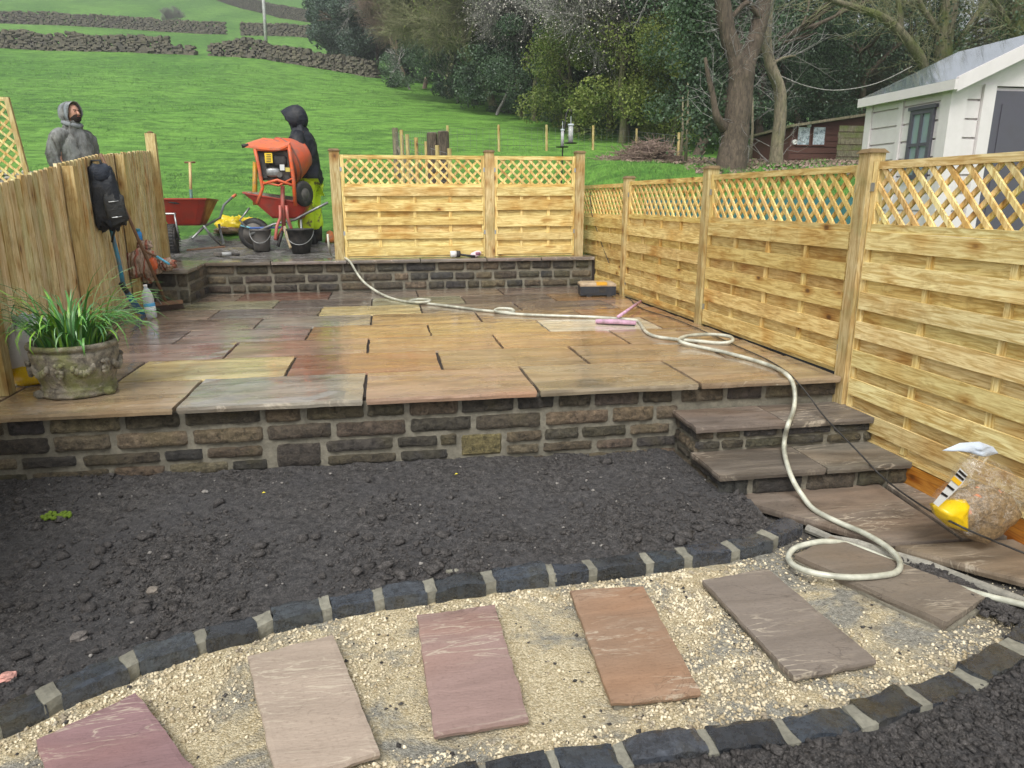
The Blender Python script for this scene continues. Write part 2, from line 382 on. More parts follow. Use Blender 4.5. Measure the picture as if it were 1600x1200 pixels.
def leafmat(name, dark, light, tr=.15, rough=.5):
    s = NM(name, rough, .4); v = s.coord(rnd=True)
    a = s.noise(v, .9, 4); b = s.noise(v, 16, 2)
    c = s.mix(s.ramp(a, [(.35, 0.0), (.65, 1.0)]), dark, light); c = s.mix(s.math('MULTIPLY', s.ramp(b, [(.45, 0.0), (.7, 1.0)]), .5), c, s.mix(1.0, light, (1.5, 1.5, 1.4, 1), 'MULTIPLY'))
    return s.out(c, rough)
M['leaf_dark'] = leafmat('ivy_leaves', C(40, 58, 46), C(86, 108, 78), rough=.4)
M['leaf_green'] = leafmat('laurel_leaves', C(70, 92, 44), C(132, 142, 66))
M['leaf_blue'] = leafmat('conifer_leaves', C(60, 76, 68), C(98, 116, 100))
M['blossom'] = leafmat('pale_blossom', C(200, 184, 176), C(240, 234, 224))
def barkmat(name, c0, c1, moss=0.0, sc=1.0):
    s = NM(name, .85); v = s.coord((9*sc, 9*sc, 2.2*sc)); a = s.noise(v, 3, 7, .7, .8); v2 = s.coord()
    c = s.mix(s.ramp(a, [(.35, 0.0), (.65, 1.0)]), c0, c1)
    if moss: c = s.mix(s.math('MULTIPLY', s.ramp(s.noise(v2, 2.5, 5), [(.45, 0.0), (.62, 1.0)]), moss), c, C(92, 102, 44))
    return s.out(c, .85, s.bump(a, 1.0, .03))
M['bark'] = barkmat('brown_bark', C(62, 54, 44), C(112, 98, 82)); M['bark_pale'] = barkmat('pale_bark', C(96, 88, 72), C(158, 146, 122), .3)
M['bark_moss'] = barkmat('mossy_bark', C(76, 72, 58), C(134, 126, 100), .8)
M['twig_olive'] = barkmat('olive_twigs', C(104, 104, 74), C(164, 162, 124), .5); M['twig_grey'] = barkmat('grey_twigs', C(112, 110, 104), C(176, 172, 166))
M['twig_red'] = barkmat('russet_twigs', C(122, 102, 90), C(176, 152, 136))
# ================================================================== TERRAIN
BY = [-50, 5.9, 6.6, 8.4, 9.4, 16.4, 26.4, 41.4, 62.4, 106, 160, 250, 400, 700]
BZ = [.30, .34, .42, .78, .98, 2.3, 4.4, 7.6, 12.4, 23.2, 38, 65, 112, 170]
def sst(x): x = np.clip(x, 0, 1); return x*x*(3-2*x)
def Hn(X, Y):
    X = np.asarray(X, float); Y = np.asarray(Y, float)
    z = np.interp(Y, BY, BZ)
    fall = .1*np.clip(X+9, 0, 26)*(np.clip(Y, 0, 90)/60)**2
    z = z-np.minimum(fall, z*.97)
    z = z-.22*np.clip(X-16, 0, 60)*sst((Y-20)/20)
    z = np.maximum(z, .0)
    z = z+.58*sst((X-2.1)/2.2)*(1-sst((Y-9.5)/6))*sst((Y-4.0)/4)
    return z
def H(x, y): return float(Hn(x, y))
# field sheet
xs = np.concatenate([np.linspace(-300, -60, 24)[:-1], np.linspace(-60, -14, 46)[:-1], np.linspace(-14, 16, 150)[:-1], np.linspace(16, 60, 44)[:-1], np.linspace(60, 300, 20)])
ys = np.concatenate([np.linspace(4.72, 20, 110)[:-1], np.linspace(20, 70, 100)[:-1], np.linspace(70, 200, 50)[:-1], np.linspace(200, 700, 30)])
X, Y = np.meshgrid(xs, ys); X = X.reshape(-1); Y = Y.reshape(-1)
Z = Hn(X, Y)+fbm(X, Y, .35, 3, 3)*.16*sst((Y-6.5)/6)+fbm(X, Y, 1.6, 5, 3)*.07*sst((Y-5.5)/3)+fbm(X, Y, .03, 8, 2)*2.0*sst((Y-30)/60)*(1-sst((np.abs(Y-60)-0)/1e-3)*0)
def ground(x, y):
    x = np.asarray([x], float); y = np.asarray([y], float)
    return float((Hn(x, y)+fbm(x, y, .35, 3, 3)*.16*sst((y-6.5)/6)+fbm(x, y, 1.6, 5, 3)*.07*sst((y-5.5)/3)+fbm(x, y, .03, 8, 2)*2.0*sst((y-30)/60))[0])
mudk = sst(1-np.hypot((X+2.0)/2.6, (Y-5.6)/2.0))
Z += mudk*fbm(X, Y, 5, 11, 3)*.09
tag(npmesh('field', np.stack([X, Y, Z], 1), grid_faces(len(xs), len(ys)), M['field'], True), kind='structure')
# neighbouring ground left and right of the garden, set down under the fences
def patch(name, x0, x1, y0, y1, mat, zf, nx=40, ny=60):
    gx = np.linspace(x0, x1, nx); gy = np.linspace(y0, y1, ny); a, b = np.meshgrid(gx, gy); a = a.reshape(-1); b = b.reshape(-1)
    return tag(npmesh(name, np.stack([a, b, zf(a, b)], 1), grid_faces(nx, ny), mat, True), kind='structure')
patch('lawn', 2.52, 40, -8, 4.74, M['lawn'], lambda a, b: Hn(a, b*0+4.74)-.35*(1-sst((b+2)/6))-.003+fbm(a, b, 1.5, 4, 3)*.05)
patch('side_ground', -30, -2.74, -8, 4.74, M['lawn'], lambda a, b: .30-.5*(1-sst((b+3)/6))+fbm(a, b, 1.5, 6, 3)*.05)

# ================================================================== FRAMES
def frame_fn(x0, y0, x1, y1):
    L = math.hypot(x1-x0, y1-y0); ux, uy = (x1-x0)/L, (y1-y0)/L
    nx, ny = uy, -ux       # normal points to the right of travel
    return (lambda u, n, z: (x0+ux*u+nx*n, y0+uy*u+ny*n, z)), L

# ================================================================== STONE WALLS
def rock(fr, u0, u1, z0, z1, rng, proud=.014, nu=9, nv=5):
    m = MB(); vs = []; sd_ = rng.uniform(0, 90); w_, h_ = u1-u0, z1-z0; rad = min(.013, .25*h_)
    for j in range(nv+1):
        for i in range(nu+1):
            a = i/nu; b = j/nv; ga = .5-.5*math.cos(math.pi*a); gb = .5-.5*math.cos(math.pi*b)
            u = u0+w_*(.45*a+.55*ga); z = z0+h_*(.45*b+.55*gb)
            eu = min(u-u0, u1-u)/rad; ez = min(z-z0, z1-z)/rad
            if eu < 1 and ez < 1:      # rounded corners
                du, dz = 1-eu, 1-ez; l = math.hypot(du, dz)
                if l > 1: k = 1/l; u += (du*(1-k))*rad*(1 if u < (u0+u1)/2 else -1); z += (dz*(1-k))*rad*(1 if z < (z0+z1)/2 else -1)
            q = Vector((u*16, z*26, sd_)); e = min(1, min(u-u0, u1-u, z-z0, z1-z)/.011)
            edge = i in (0, nu) or j in (0, nv)
            if edge: u += .007*mnoise.noise(q*2); z += .007*mnoise.noise(q*2+Vector((7, 7, 7))); n = -.016
            else: n = proud*(.35+.25*e+.7*mnoise.noise(q)+.6*mnoise.noise(q*2.3)+.2*mnoise.noise(Vector((u*5, z*60, sd_))))
            vs.append(fr(u, n, z))
    fs = [(j*(nu+1)+i, j*(nu+1)+i+1, (j+1)*(nu+1)+i+1, (j+1)*(nu+1)+i) for j in range(nv) for i in range(nu)]
    return m.add(vs, fs)
STONE_PAL = [C(84, 76, 66), C(68, 64, 59), C(98, 88, 72), C(64, 62, 61), C(88, 80, 66), C(78, 73, 60), C(106, 96, 80)]
def stones(root, fr, L, courses, lens, rng, gap=.015, u_start=0, special=(), pal=STONE_PAL, merge=.1):
    for ci, (z0, z1) in enumerate(courses):
        u = u_start-rng.uniform(0, .12)
        while u < L:
            l = rng.uniform(*lens)
            a, b = max(u, u_start+.006), min(u+l, L-.006)
            if any(ci in sc and a < s1 and b > s0 for (sc, s0, s1, _) in special):
                s0, s1 = [(q[1], q[2]) for q in special if ci in q[0] and a < q[2] and b > q[1]][0]
                if a < s0-.06: b = s0-gap; nxt = s1+gap
                else: u = s1+gap; continue
            else: nxt = u+l+gap+rng.uniform(-.004, .006)
            if b-a > .035:
                dz = rng.uniform(-.004, .004)
                rock(fr, a, b, z0+dz, z1+rng.uniform(-.004, .004)).build if False else None
                rock(fr, a, b, z0+dz, z1+rng.uniform(-.004, .004), rng).build('stone', M['wall_stone'], root, jit(rng.choice(pal), rng, .2, .05), smooth=True)
            u = nxt

rng = random.Random(11)
fw_root = thing('retaining_wall', 'long low gritstone wall under the front edge of the wet patio', 'wall', (0, 0.02, -.55))
fr, L = frame_fn(-3.3, .03, 1.405, .03)
m = MB(); m.fbox(fr, 0, L+.99, -.25, -.009, -.6, -.034); m.build('mortar', M['mortar'], fw_root)
uu = lambda x: x+3.3
stones(fw_root, fr, L, [(-.122, -.042), (-.222, -.138), (-.300, -.238), (-.374, -.316), (-.45, -.390)], (.16, .38), rng,
       special=[((2, 3), uu(.16), uu(.40), 0), ((2, 3), uu(-.80), uu(-.56), 1)])
for (sa_, sb_, za_, zb__) in ((-.795, -.565, -.374, -.238),): rock(fr, uu(sa_), uu(sb_), za_, zb__, rng).build('stone', M['wall_stone'], fw_root, jit(rng.choice(STONE_PAL), rng, .2), smooth=True)
rock(fr, uu(.165), uu(.395), -.372, -.242, rng, .006).build('stone', M['wall_stone'], fw_root, C(112, 104, 72)).__setitem__('label', 'large square stone stained green and brown')
fr2, L2 = frame_fn(1.405, .03, 2.395, .03)
stones(fw_root, fr2, L2, [(-.125, -.042)], (.16, .30), rng)

rw = thing('terrace_wall', 'low gritstone wall with thin dark coping at the back of the patio', 'wall', (0, 4.5, -.05))
fr, L = frame_fn(-2.10, 4.50, 2.16, 4.50)
MB().fbox(fr, 0, L, -.22, -.009, -.05, .308).build('mortar', M['mortar'], rw)
stones(rw, fr, L, [(.205, .298), (.105, .187), (.008, .088)], (.13, .34), rng)
fr, L = frame_fn(-2.10, 3.74, -2.10, 4.51); frj = lambda u, n, z: (-2.085+n, 3.74+u, z)
MB().box(-2.32, -2.095, 3.76, 4.72, -.05, .308).build('mortar', M['mortar'], rw)
stones(rw, frj, .75, [(.205, .298), (.105, .187), (.008, .088)], (.14, .3), rng)
fr, L = frame_fn(-2.9, 3.74, -2.09, 3.74)
MB().fbox(fr, 0, L, -.25, -.009, -.05, .307).build('mortar', M['mortar'], rw)
stones(rw, fr, L, [(.165, .298), (.008, .142)], (.16, .34), rng)

# ------------------------------------------------------------------ slabs
def slab(corners, z, th, nu=8, nv=5, edge=.006, relief=.0015, seed=0, zf=None, chip=.0):
    """corners: near-left, near-right, far-right, far-left (x,y)"""
    rg = random.Random(seed); A, B, D, E = [Vector((c[0], c[1])) for c in corners]
    top = []; ex = lambda i, n: i in (0, n)
    for j in range(nv+1):
        for i in range(nu+1):
            a, b = i/nu, j/nv
            p = (A*(1-a)+B*a)*(1-b)+(E*(1-a)+D*a)*b
            q = Vector((p.x*8+seed, p.y*8, seed*.37))
            zz = z+relief*mnoise.noise(q)*2
            if ex(i, nu) or ex(j, nv):
                p = p+Vector((mnoise.noise(q*2.3+Vector((9, 0, 0))), mnoise.noise(q*2.3+Vector((0, 9, 0)))))*edge*1.4
                zz -= rg.uniform(.0005, .0025)+(chip*max(0, mnoise.noise(q*3)) if chip else 0)
            if zf: zz += zf(p.x, p.y)
            top.append((p.x, p.y, zz))
    m = MB(); W = nu+1; m.add(top, [(j*W+i, j*W+i+1, (j+1)*W+i+1, (j+1)*W+i) for j in range(nv) for i in range(nu)])
    ring = [i for i in range(nu)]+[j*W+nu for j in range(nv)]+[nv*W+nu-i for i in range(nu)]+[(nv-j)*W for j in range(nv)]
    cx = (A+B+D+E)/4; mid = []; bot = []
    for k in ring:
        p = Vector(top[k][:2]); o = (p-cx).normalized()
        qn = mnoise.noise(Vector((p.x*30, p.y*30, seed)))
        mid.append((p.x+o.x*(.002+.003*qn), p.y+o.y*(.002+.003*qn), top[k][2]-th*.45)); bot.append((p.x-o.x*.004, p.y-o.y*.004, top[k][2]-th))
    b0 = len(m.v); n = len(ring); m.v += mid+bot
    for i in range(n):
        j = (i+1) % n
        m.f.append((ring[j], ring[i], b0+i, b0+j)); m.f.append((b0+j, b0+i, b0+n+i, b0+n+j))
    m.f.append(tuple(b0+n+i for i in range(n)))
    return m

patio = tag(MB().box(-2.85, 2.385, .06, 4.49, -.30, -.016).build('patio', M['bed'], None, loc=(0, 2, -.3)), kind='structure')
RP = .5543; X0 = [-1.2396, -.794, -1.25, -1.7035, -1.2484, -1.7153, -1.2605, -1.7037]
TAN = C(156, 137, 113); BRN = C(142, 126, 108); GRY = C(148, 140, 126); ORG = C(168, 140, 116); YEL = C(204, 186, 132); GRN = C(148, 146, 116); RED = C(152, 134, 122); DRK = C(126, 114, 103); WHT = C(196, 194, 176)
DRK = C(130, 121, 112)
ROWC = [[TAN, TAN, TAN, GRY, ORG, C(150, 134, 114), C(152, 134, 108)],
        [DRK, DRK, YEL, C(148, 110, 84), C(158, 134, 104), C(156, 136, 110), C(154, 132, 106)],
        [BRN, RED, C(160, 132, 108), C(162, 132, 98), C(166, 136, 100), C(158, 136, 108), TAN],
        [DRK, RED, C(166, 134, 94), C(172, 144, 98), WHT, C(150, 120, 92), BRN],
        [DRK, BRN, GRY, C(170, 144, 98), C(150, 126, 98), C(148, 112, 84), C(140, 112, 90)],
        [BRN, DRK, YEL, BRN, C(128, 110, 96), ORG, C(138, 110, 88), BRN],
        [DRK, GRN, C(112, 102, 94), GRN, C(120, 104, 90), C(152, 120, 84), DRK, BRN],
        [BRN, C(128, 92, 78), DRK, BRN, C(124, 108, 96), BRN, C(118, 104, 92), BRN]]
rng = random.Random(5)
def lfx(y): return -2.2-.096*y-.09
def rfx(y): return 2.40-.037*y-.035
for r in range(8):
    xj = [X0[r]+.91*k for k in range(-3, 6)]
    ya, yb = r*RP+.006, (r+1)*RP-.006
    if r == 0: ya = -.032
    if r == 7: yb = 4.485
    ci = 0
    for k in range(len(xj)-1):
        jg = .010 if r < 3 else .008; a, b = xj[k]+jg, xj[k+1]-jg
        le = lfx(ya) if r > 1 else -3.2
        if r >= 7: le = max(le, -2.07)
        a0 = max(a, le+.0); b0 = min(b, rfx(yb))
        if b0-a0 < .08: continue
        col = ROWC[r][min(ci, len(ROWC[r])-1)]; ci += 1
        so_ = slab([(a0, ya), (b0, ya), (b0, yb), (a0, yb)], 0, .032, 10, 6, .005, .0012, seed=r*17+k).build('paving_slab', M['slab_wet'], patio, jit(col, rng, .07, .03))
        if r == 1 and col is YEL: so_['label'] = 'cream and yellow banded slab'
# upper terrace surface (damp slabs of the coping and mud sheet edge)
tr = tag(MB().box(-2.85, 2.2, 4.52, 4.80, -.30, .304).build('terrace', M['bed'], None, loc=(0, 4.6, -.3)), kind='structure')
cx = [-2.10, -1.42, -.62, .18, .92, 1.55, 2.18]
for a, b in zip(cx[:-1], cx[1:]):
    slab([(a+.006, 4.455), (b-.006, 4.455), (b-.006, 4.83), (a+.006, 4.83)], .34, .034, 8, 4, .004, .001, seed=int(a*100)).build('coping_slab', M['slab_wet'], rw, jit(DRK, rng, .1))
slab([(-2.75, 3.66), (-2.06, 3.66), (-2.06, 4.02), (-2.75, 4.02)], .34, .034, 8, 4, .004, .001, seed=4).build('coping_slab', M['slab_wet'], rw, jit(DRK, rng, .1))
slab([(-2.75, 4.03), (-2.06, 4.03), (-2.12, 4.83), (-2.75, 4.83)], .34, .034, 8, 4, .004, .001, seed=5).build('coping_slab', M['slab_wet'], rw, jit(BRN, rng, .1))

# ------------------------------------------------------------------ steps
st = thing('stone_steps', 'two stone steps with brown sandstone treads beside the right fence', 'steps', (1.9, -.3, -.5))
MB().box(1.40, 2.395, -.265, .028, -.5, -.194).build('mortar', M['mortar'], st)
MB().box(1.40, 2.415, -.555, -.268, -.5, -.344).build('mortar', M['mortar'], st)
fr, L = frame_fn(1.375, -.275, 2.40, -.275); stones(st, fr, L, [(-.242, -.198), (-.30, -.254)], (.12, .3), rng, gap=.014)
fr, L = frame_fn(1.375, -.565, 2.42, -.565); stones(st, fr, L, [(-.445, -.350)], (.16, .34), rng, gap=.014)
frl = lambda u, n, z: (1.391-n, -.56+u, z)
stones(st, frl, .57, [(-.46, -.40), (-.39, -.35)], (.14, .3), rng, gap=.012)
stones(st, lambda u, n, z: (1.391-n, -.27+u, z), .30, [(-.335, -.27), (-.255, -.2)], (.1, .2), rng, gap=.012)
for y0, y1, z, xs_ in ((-.31, .015, -.16, (1.36, 1.87, 2.425)), (-.60, -.262, -.31, (1.36, 1.93, 2.455))):
    for a, b in zip(xs_[:-1], xs_[1:]):
        slab([(a, y0), (b-.007, y0), (b-.007, y1), (a, y1)], z, .032, 9, 5, .004, .0012, seed=int(a*50+z*100)).build('tread_slab', M['slab_damp'], st, jit(C(114, 107, 97), rng, .08))

# ------------------------------------------------------------------ ground below: crushed stone bed
def zbed(x, y): return -.497+fbm(x, y, 6, 2, 4)*.022+fbm(x, y, 30, 9, 2)*.006
gx = np.linspace(-3.4, 2.75, 300); gy = np.linspace(-3.9, .0, 190); a, b = np.meshgrid(gx, gy); a = a.reshape(-1); b = b.reshape(-1)
gp = npmesh('gravel_path', np.stack([a, b, zbed(a, b)], 1), grid_faces(300, 190), M['gravel_bed'], True); tag(gp, kind='structure')

UF = [(0, 1130), (70, 1100), (97, 1085), (200, 1043), (217, 1033), (307, 1005), (323, 1000), (402, 980), (427, 968), (503, 953), (517, 949), (585, 937), (600, 934), (666, 926), (683, 921), (760, 910), (776, 907), (857, 897), (869, 896), (920, 891), (934, 889), (1010, 879), (1024, 877), (1070, 870), (1085, 869), (1142, 862), (1160, 857), (1208, 844), (1220, 838), (1256, 820)]
up_ = [gz(u, v, -.44) for u, v in UF]; up_ = [Vector((p.x, p.y)) for p in up_]
ext = [Vector((-2.02, -2.42)), Vector((-1.90, -2.24)), Vector((-1.87, -2.20)), Vector((-1.72, -2.04)), Vector((-1.69, -2.01)), Vector((-1.53, -1.87)), Vector((-1.50, -1.85)), Vector((-1.345, -1.722))]
up_ = ext+up_
LI = [(956-87, 1168), (956, 1158), (970, 1152), (1085, 1136), (1101, 1133), (1203, 1122), (1219, 1118), (1313, 1100), (1330, 1095), (1396, 1073), (1414, 1067), (1483, 1047), (1495, 1037), (1556, 1003), (1572, 993), (1612, 958)]
lo_ = [Vector(gz(u, v, -.46)[:2]) for u, v in LI]
lo_ = [Vector((-1.1, -2.16)), Vector((-.93, -2.13)), Vector((-.905, -2.128)), Vector((-.74, -2.10)), Vector((-.715, -2.098)), Vector((-.55, -2.08)), Vector((-.52, -2.078)), Vector((-.33, -2.062)), Vector((-.30, -2.06)), Vector((-.11, -2.05)), Vector((-.087, -2.046)), Vector((-.003, -2.04)), Vector((.018, -2.038))]+[Vector(gz(853, 1170, -.46)[:2])]+lo_[0:]
lo_ = [p for i, p in enumerate(lo_) if True]
lo_[14] = Vector(gz(866, 1167, -.46)[:2])
lo_ += [Vector((2.03, -1.69)), Vector((2.16, -1.58)), Vector((2.18, -1.56)), Vector((2.33, -1.42))]
def curve_y(P):
    q = sorted([(p.x, p.y) for p in P]); return np.array([a for a, _ in q]), np.array([b for _, b in q])
UX, UY = curve_y(up_); LX, LY = curve_y(lo_)
# soil beds
def soilz(x, y):
    f = np.clip((y+1.1)/1.15, 0, 1)
    top = np.interp(x, [-3, -2, 1.4], [-.31, -.335, -.40])
    z = -.455+(top+.455)*f**.8
    z = z+fbm(x, y, 3, 21, 3)*.045+fbm(x, y, 16, 22, 3)*.022+np.clip(fbm(x, y, 40, 25, 2), 0, 1)*.02
    return z
nx = 420; ny = 190; gx = np.linspace(-3.3, 1.50, nx); V = []
aa, tt = np.meshgrid(gx, np.linspace(0, 1, ny)); aa = aa.reshape(-1); tt = tt.reshape(-1)
yb = np.interp(aa, UX, UY)+.07; yt = np.where(aa > 1.385, -.555, .035); yt = np.maximum(yt, yb+.01)
yy = yb+(yt-yb)*tt
zz = soilz(aa, yy)+fbm(aa, yy, 70, 27, 2)*.012; edge = sst(1-(yy-yb)/.05); zz = zz*(1-edge)+(-.452+fbm(aa, yy, 20, 3, 2)*.012)*edge
ub = tag(npmesh('soil_bed', np.stack([aa, yy, zz], 1), grid_faces(nx, ny), M['soil'], True), kind='structure')
def soil_l(x, y): return -.475+fbm(x, y, 3, 31, 3)*.04+fbm(x, y, 16, 32, 3)*.025+np.clip(fbm(x, y, 40, 35, 2), 0, 1)*.02
gx = np.linspace(-1.3, 2.6, 260); aa, tt = np.meshgrid(gx, np.linspace(0, 1, 110)); aa = aa.reshape(-1); tt = tt.reshape(-1)
yt = np.interp(aa, LX, LY)-.085; yb = -3.9+0*aa; yy = yb+(yt-yb)*tt; zz = soil_l(aa, yy); edge = sst(1-(yt-yy)/.04); zz = zz*(1-edge)-.475*edge
lb = tag(npmesh('soil_bed', np.stack([aa, yy, zz], 1), grid_faces(260, 110), M['soil'], True), kind='structure')

# scattered particles as joined real geometry
_ICO = None
def scatter(name, P, S, mat, seed, flat=.7, kind='stuff', parent=None, lo=.0085):
    """deformed octa-based pebbles: P (n,3), S (n,)"""
    rg = np.random.RandomState(seed); n = len(P)
    t = (1+5**.5)/2
    base = np.array([(-1, t, 0), (1, t, 0), (-1, -t, 0), (1, -t, 0), (0, -1, t), (0, 1, t), (0, -1, -t), (0, 1, -t), (t, 0, -1), (t, 0, 1), (-t, 0, -1), (-t, 0, 1)])/1.9
    F = np.array([(0, 11, 5), (0, 5, 1), (0, 1, 7), (0, 7, 10), (0, 10, 11), (1, 5, 9), (5, 11, 4), (11, 10, 2), (10, 7, 6), (7, 1, 8), (3, 9, 4), (3, 4, 2), (3, 2, 6), (3, 6, 8), (3, 8, 9), (4, 9, 5), (2, 4, 11), (6, 2, 10), (8, 6, 7), (9, 8, 1)])
    if np.median(S) < lo:   # small grains: 8-sided
        small = S < lo; P2_, S2_ = P[small], S[small]; n2 = len(P2_); P, S = P[~small], S[~small]; n = len(P)
        ob = np.array([(1., 0, 0), (0, 1, 0), (-1, 0, 0), (0, -1, 0), (0, 0, 1), (0, 0, -1)]); OF = np.array([(0, 1, 4), (1, 2, 4), (2, 3, 4), (3, 0, 4), (1, 0, 5), (2, 1, 5), (3, 2, 5), (0, 3, 5)])
        W = ob[None]*rg.uniform(.7, 1.3, (n2, 6, 1))+rg.uniform(-.25, .25, (n2, 6, 3)); an = rg.uniform(0, 6.28, n2); c, s_ = np.cos(an), np.sin(an)
        W = np.stack([W[..., 0]*c[:, None]-W[..., 1]*s_[:, None], W[..., 0]*s_[:, None]+W[..., 1]*c[:, None], W[..., 2]*flat], -1)*S2_[:, None, None]*1.15+P2_[:, None]
        WF = (OF[None]+(np.arange(n2)*6)[:, None, None]).reshape(-1, 3)
    else: W = np.zeros((0, 6, 3)); WF = np.zeros((0, 3), int)
    V = base[None]*(1+rg.uniform(-.42, .35, (n, 12, 1)))+rg.uniform(-.24, .24, (n, 12, 3))
    V = V*rg.uniform(.65, 1.15, (n, 1, 3)); an = rg.uniform(0, 6.28, n); c, s_ = np.cos(an), np.sin(an)
    x = V[..., 0]*c[:, None]-V[..., 1]*s_[:, None]; y = V[..., 0]*s_[:, None]+V[..., 1]*c[:, None]; V = np.stack([x, y, V[..., 2]*flat], -1)
    V = V*S[:, None, None]+P[:, None]
    FF = (F[None]+(np.arange(n)*12)[:, None, None]).reshape(-1, 3)
    FA = np.concatenate([FF, WF+len(FF)//20*12]); o = npmesh(name, np.concatenate([V.reshape(-1, 3), W.reshape(-1, 3)]), FA, mat, parent=parent); return tag(o, kind=kind)
rg = np.random.RandomState(3)
# soil clods
n = 38000; x = rg.uniform(-2.6, 1.48, n); y0 = np.interp(x, UX, UY)+.09; y = y0+(np.where(x > 1.36, -.60, .02)-y0)*rg.rand(n); ok = (y > y0)
x, y = x[ok], y[ok]; keep = rg.rand(len(x)) < np.clip(.35+2.2*fbm(x, y, 2.2, 41, 3), .08, 1); x, y = x[keep], y[keep]
S = .0028+.0085*rg.rand(len(x))**3.5; big = rg.rand(len(x)) < np.where(x < .1, .032, .014)*np.where(y < -.35, 1.3, .5); S[big] = .010+.024*rg.rand(big.sum())**2
tag(scatter('soil_clods', np.stack([x, y, soilz(x, y)+S*.25], 1), S, M['clod'], 1), 'loose dark soil crumbs and clods over the planting bed below the patio wall', 'soil')
n = 12000; x = rg.uniform(.2, 2.5, n); y1 = np.interp(x, LX, LY)-.1; y = y1-rg.rand(n)*.75
S = .004+.010*rg.rand(n)**3; big = rg.rand(n) < .03; S[big] = rg.uniform(.012, .022, big.sum())
tag(scatter('soil_clods', np.stack([x, y, soil_l(x, y)+S*.25], 1), S, M['clod'], 2), 'loose dark soil crumbs outside the lower right curve of black setts', 'soil')
n = 200; x = rg.uniform(-2.4, 1.4, n); y0 = np.interp(x, UX, UY)+.12; y = y0+(-.02-y0)*rg.rand(n); S = .0035+.007*rg.rand(n)**2.5
tag(scatter('soil_stones', np.stack([x, y, soilz(x, y)+S*.5], 1), S, M['soil_stone'], 8, lo=.0), 'small pale grey stones mixed into the dark planting bed', 'stones')
# limestone chips on the path
n = 110000; x = rg.uniform(-1.9, 2.3, n); y = rg.uniform(-2.4, -.85, n)
yu = np.interp(x, UX, UY); yl = np.interp(x, LX, LY); ok = (y < yu-.004) & (y > np.where(x < -1.05, -3, yl)+.004)
dens = np.clip(.28+4.2*fbm(x, y, 2.4, 51, 4), .02, 1); edgek = np.minimum(yu-y, y-yl); dens = np.where(edgek < .10, np.maximum(dens, .6), dens)
dens = dens*np.where(x*.62+y*.45+1.2*fbm(x, y, 3.6, 77, 3) > .27, .22, 1); ok &= rg.rand(n) < dens
x, y = x[ok], y[ok]; S = .0020+.0062*rg.rand(len(x))**2.6
tag(scatter('limestone_chips', np.stack([x, y, zbed(x, y)+S*.35], 1), S, M['chips'], 3), 'cream crushed limestone chips scattered between the stepping slabs', 'gravel')
n = 700; x = rg.uniform(-1.6, 2.2, n); y = rg.uniform(-2.1, -.9, n); yu = np.interp(x, UX, UY); yl = np.interp(x, LX, LY); ok = (y < yu-.01) & (y > yl+.01); x, y = x[ok], y[ok]
S = .0025+.006*rg.rand(len(x))**3
tag(scatter('dark_grit', np.stack([x, y, zbed(x, y)+S*.4], 1), S, M['clod'], 4), 'dark crumbs of soil fallen on the pale stone chippings', 'soil')
# soil heap where the path meets the terrace slabs at right
n = 2600; cxy = np.array(gz(1470, 905, -.48)[:2]); dx = np.array(gz(1590, 965, -.48)[:2])-cxy; t = rg.uniform(-.3, 1.05, n)
x = cxy[0]+dx[0]*t+rg.normal(0, .03, n); y = cxy[1]+dx[1]*t+rg.normal(0, .035, n); S = .005+.012*rg.rand(n)**2
tag(scatter('soil_clods', np.stack([x, y, -.487+.022*np.abs(rg.rand(n))+S*.2], 1), S, M['clod'], 5), 'strip of black soil between the hose slab and the lower brown paving', 'soil')

# ------------------------------------------------------------------ sett edgings
def edging(pts, off, z, label, group=None, zb=.085, seed=0, sgn=1):
    c = pts[len(pts)//2]; root = thing('sett_edging', label, 'edging', (c.x, c.y, z-.08)); rg = random.Random(seed)
    n = len(pts)//2
    def nrm(i):
        a = pts[max(0, i-1)]; b = pts[min(len(pts)-1, i+1)]; d = (b-a).normalized(); return Vector((-d.y, d.x))*sgn
    for k in range(n):
        a, b = pts[2*k], pts[2*k+1]; w_ = off*rg.uniform(.9, 1.08)
        A2, B2 = a+nrm(2*k)*w_, b+nrm(2*k+1)*w_
        cor = [a, b, B2, A2] if sgn > 0 else [A2, B2, b, a]
        dz = rg.uniform(-.005, .005)
        slab(cor, z+dz, zb, 9, 6, .007, .006, seed=seed+k, chip=.016).build('sett', M['sett'], root, jit(rg.choice([C(58, 66, 78), C(50, 57, 67), C(66, 73, 82), C(46, 51, 58)]), rg, .12), smooth=False)
        if k < n-1:
            a, b = pts[2*k+1], pts[2*k+2]; w_ = off*.98; e = (b-a).normalized()*.001; i_ = nrm(2*k+1)*.006
            cor = [a-e+i_, b+e+i_, b+e+nrm(2*k+2)*w_, a-e+nrm(2*k+1)*w_]
            if sgn < 0: cor = [cor[3], cor[2], cor[1], cor[0]]
            slab(cor, z-.004+rg.uniform(-.003, .002), zb-.01, 3, 4, .003, .004, seed=seed+50+k).build('mortar_joint', M['pale_mortar'], root)
    return root
edging(up_, .095, -.44, 'curved row of blue black setts between the soil bed and the stepping slabs', seed=100, zb=.075)
edging(lo_, .10, -.46, 'curved row of dark setts along the lower right side of the gravel path', seed=300, zb=.06, sgn=-1)

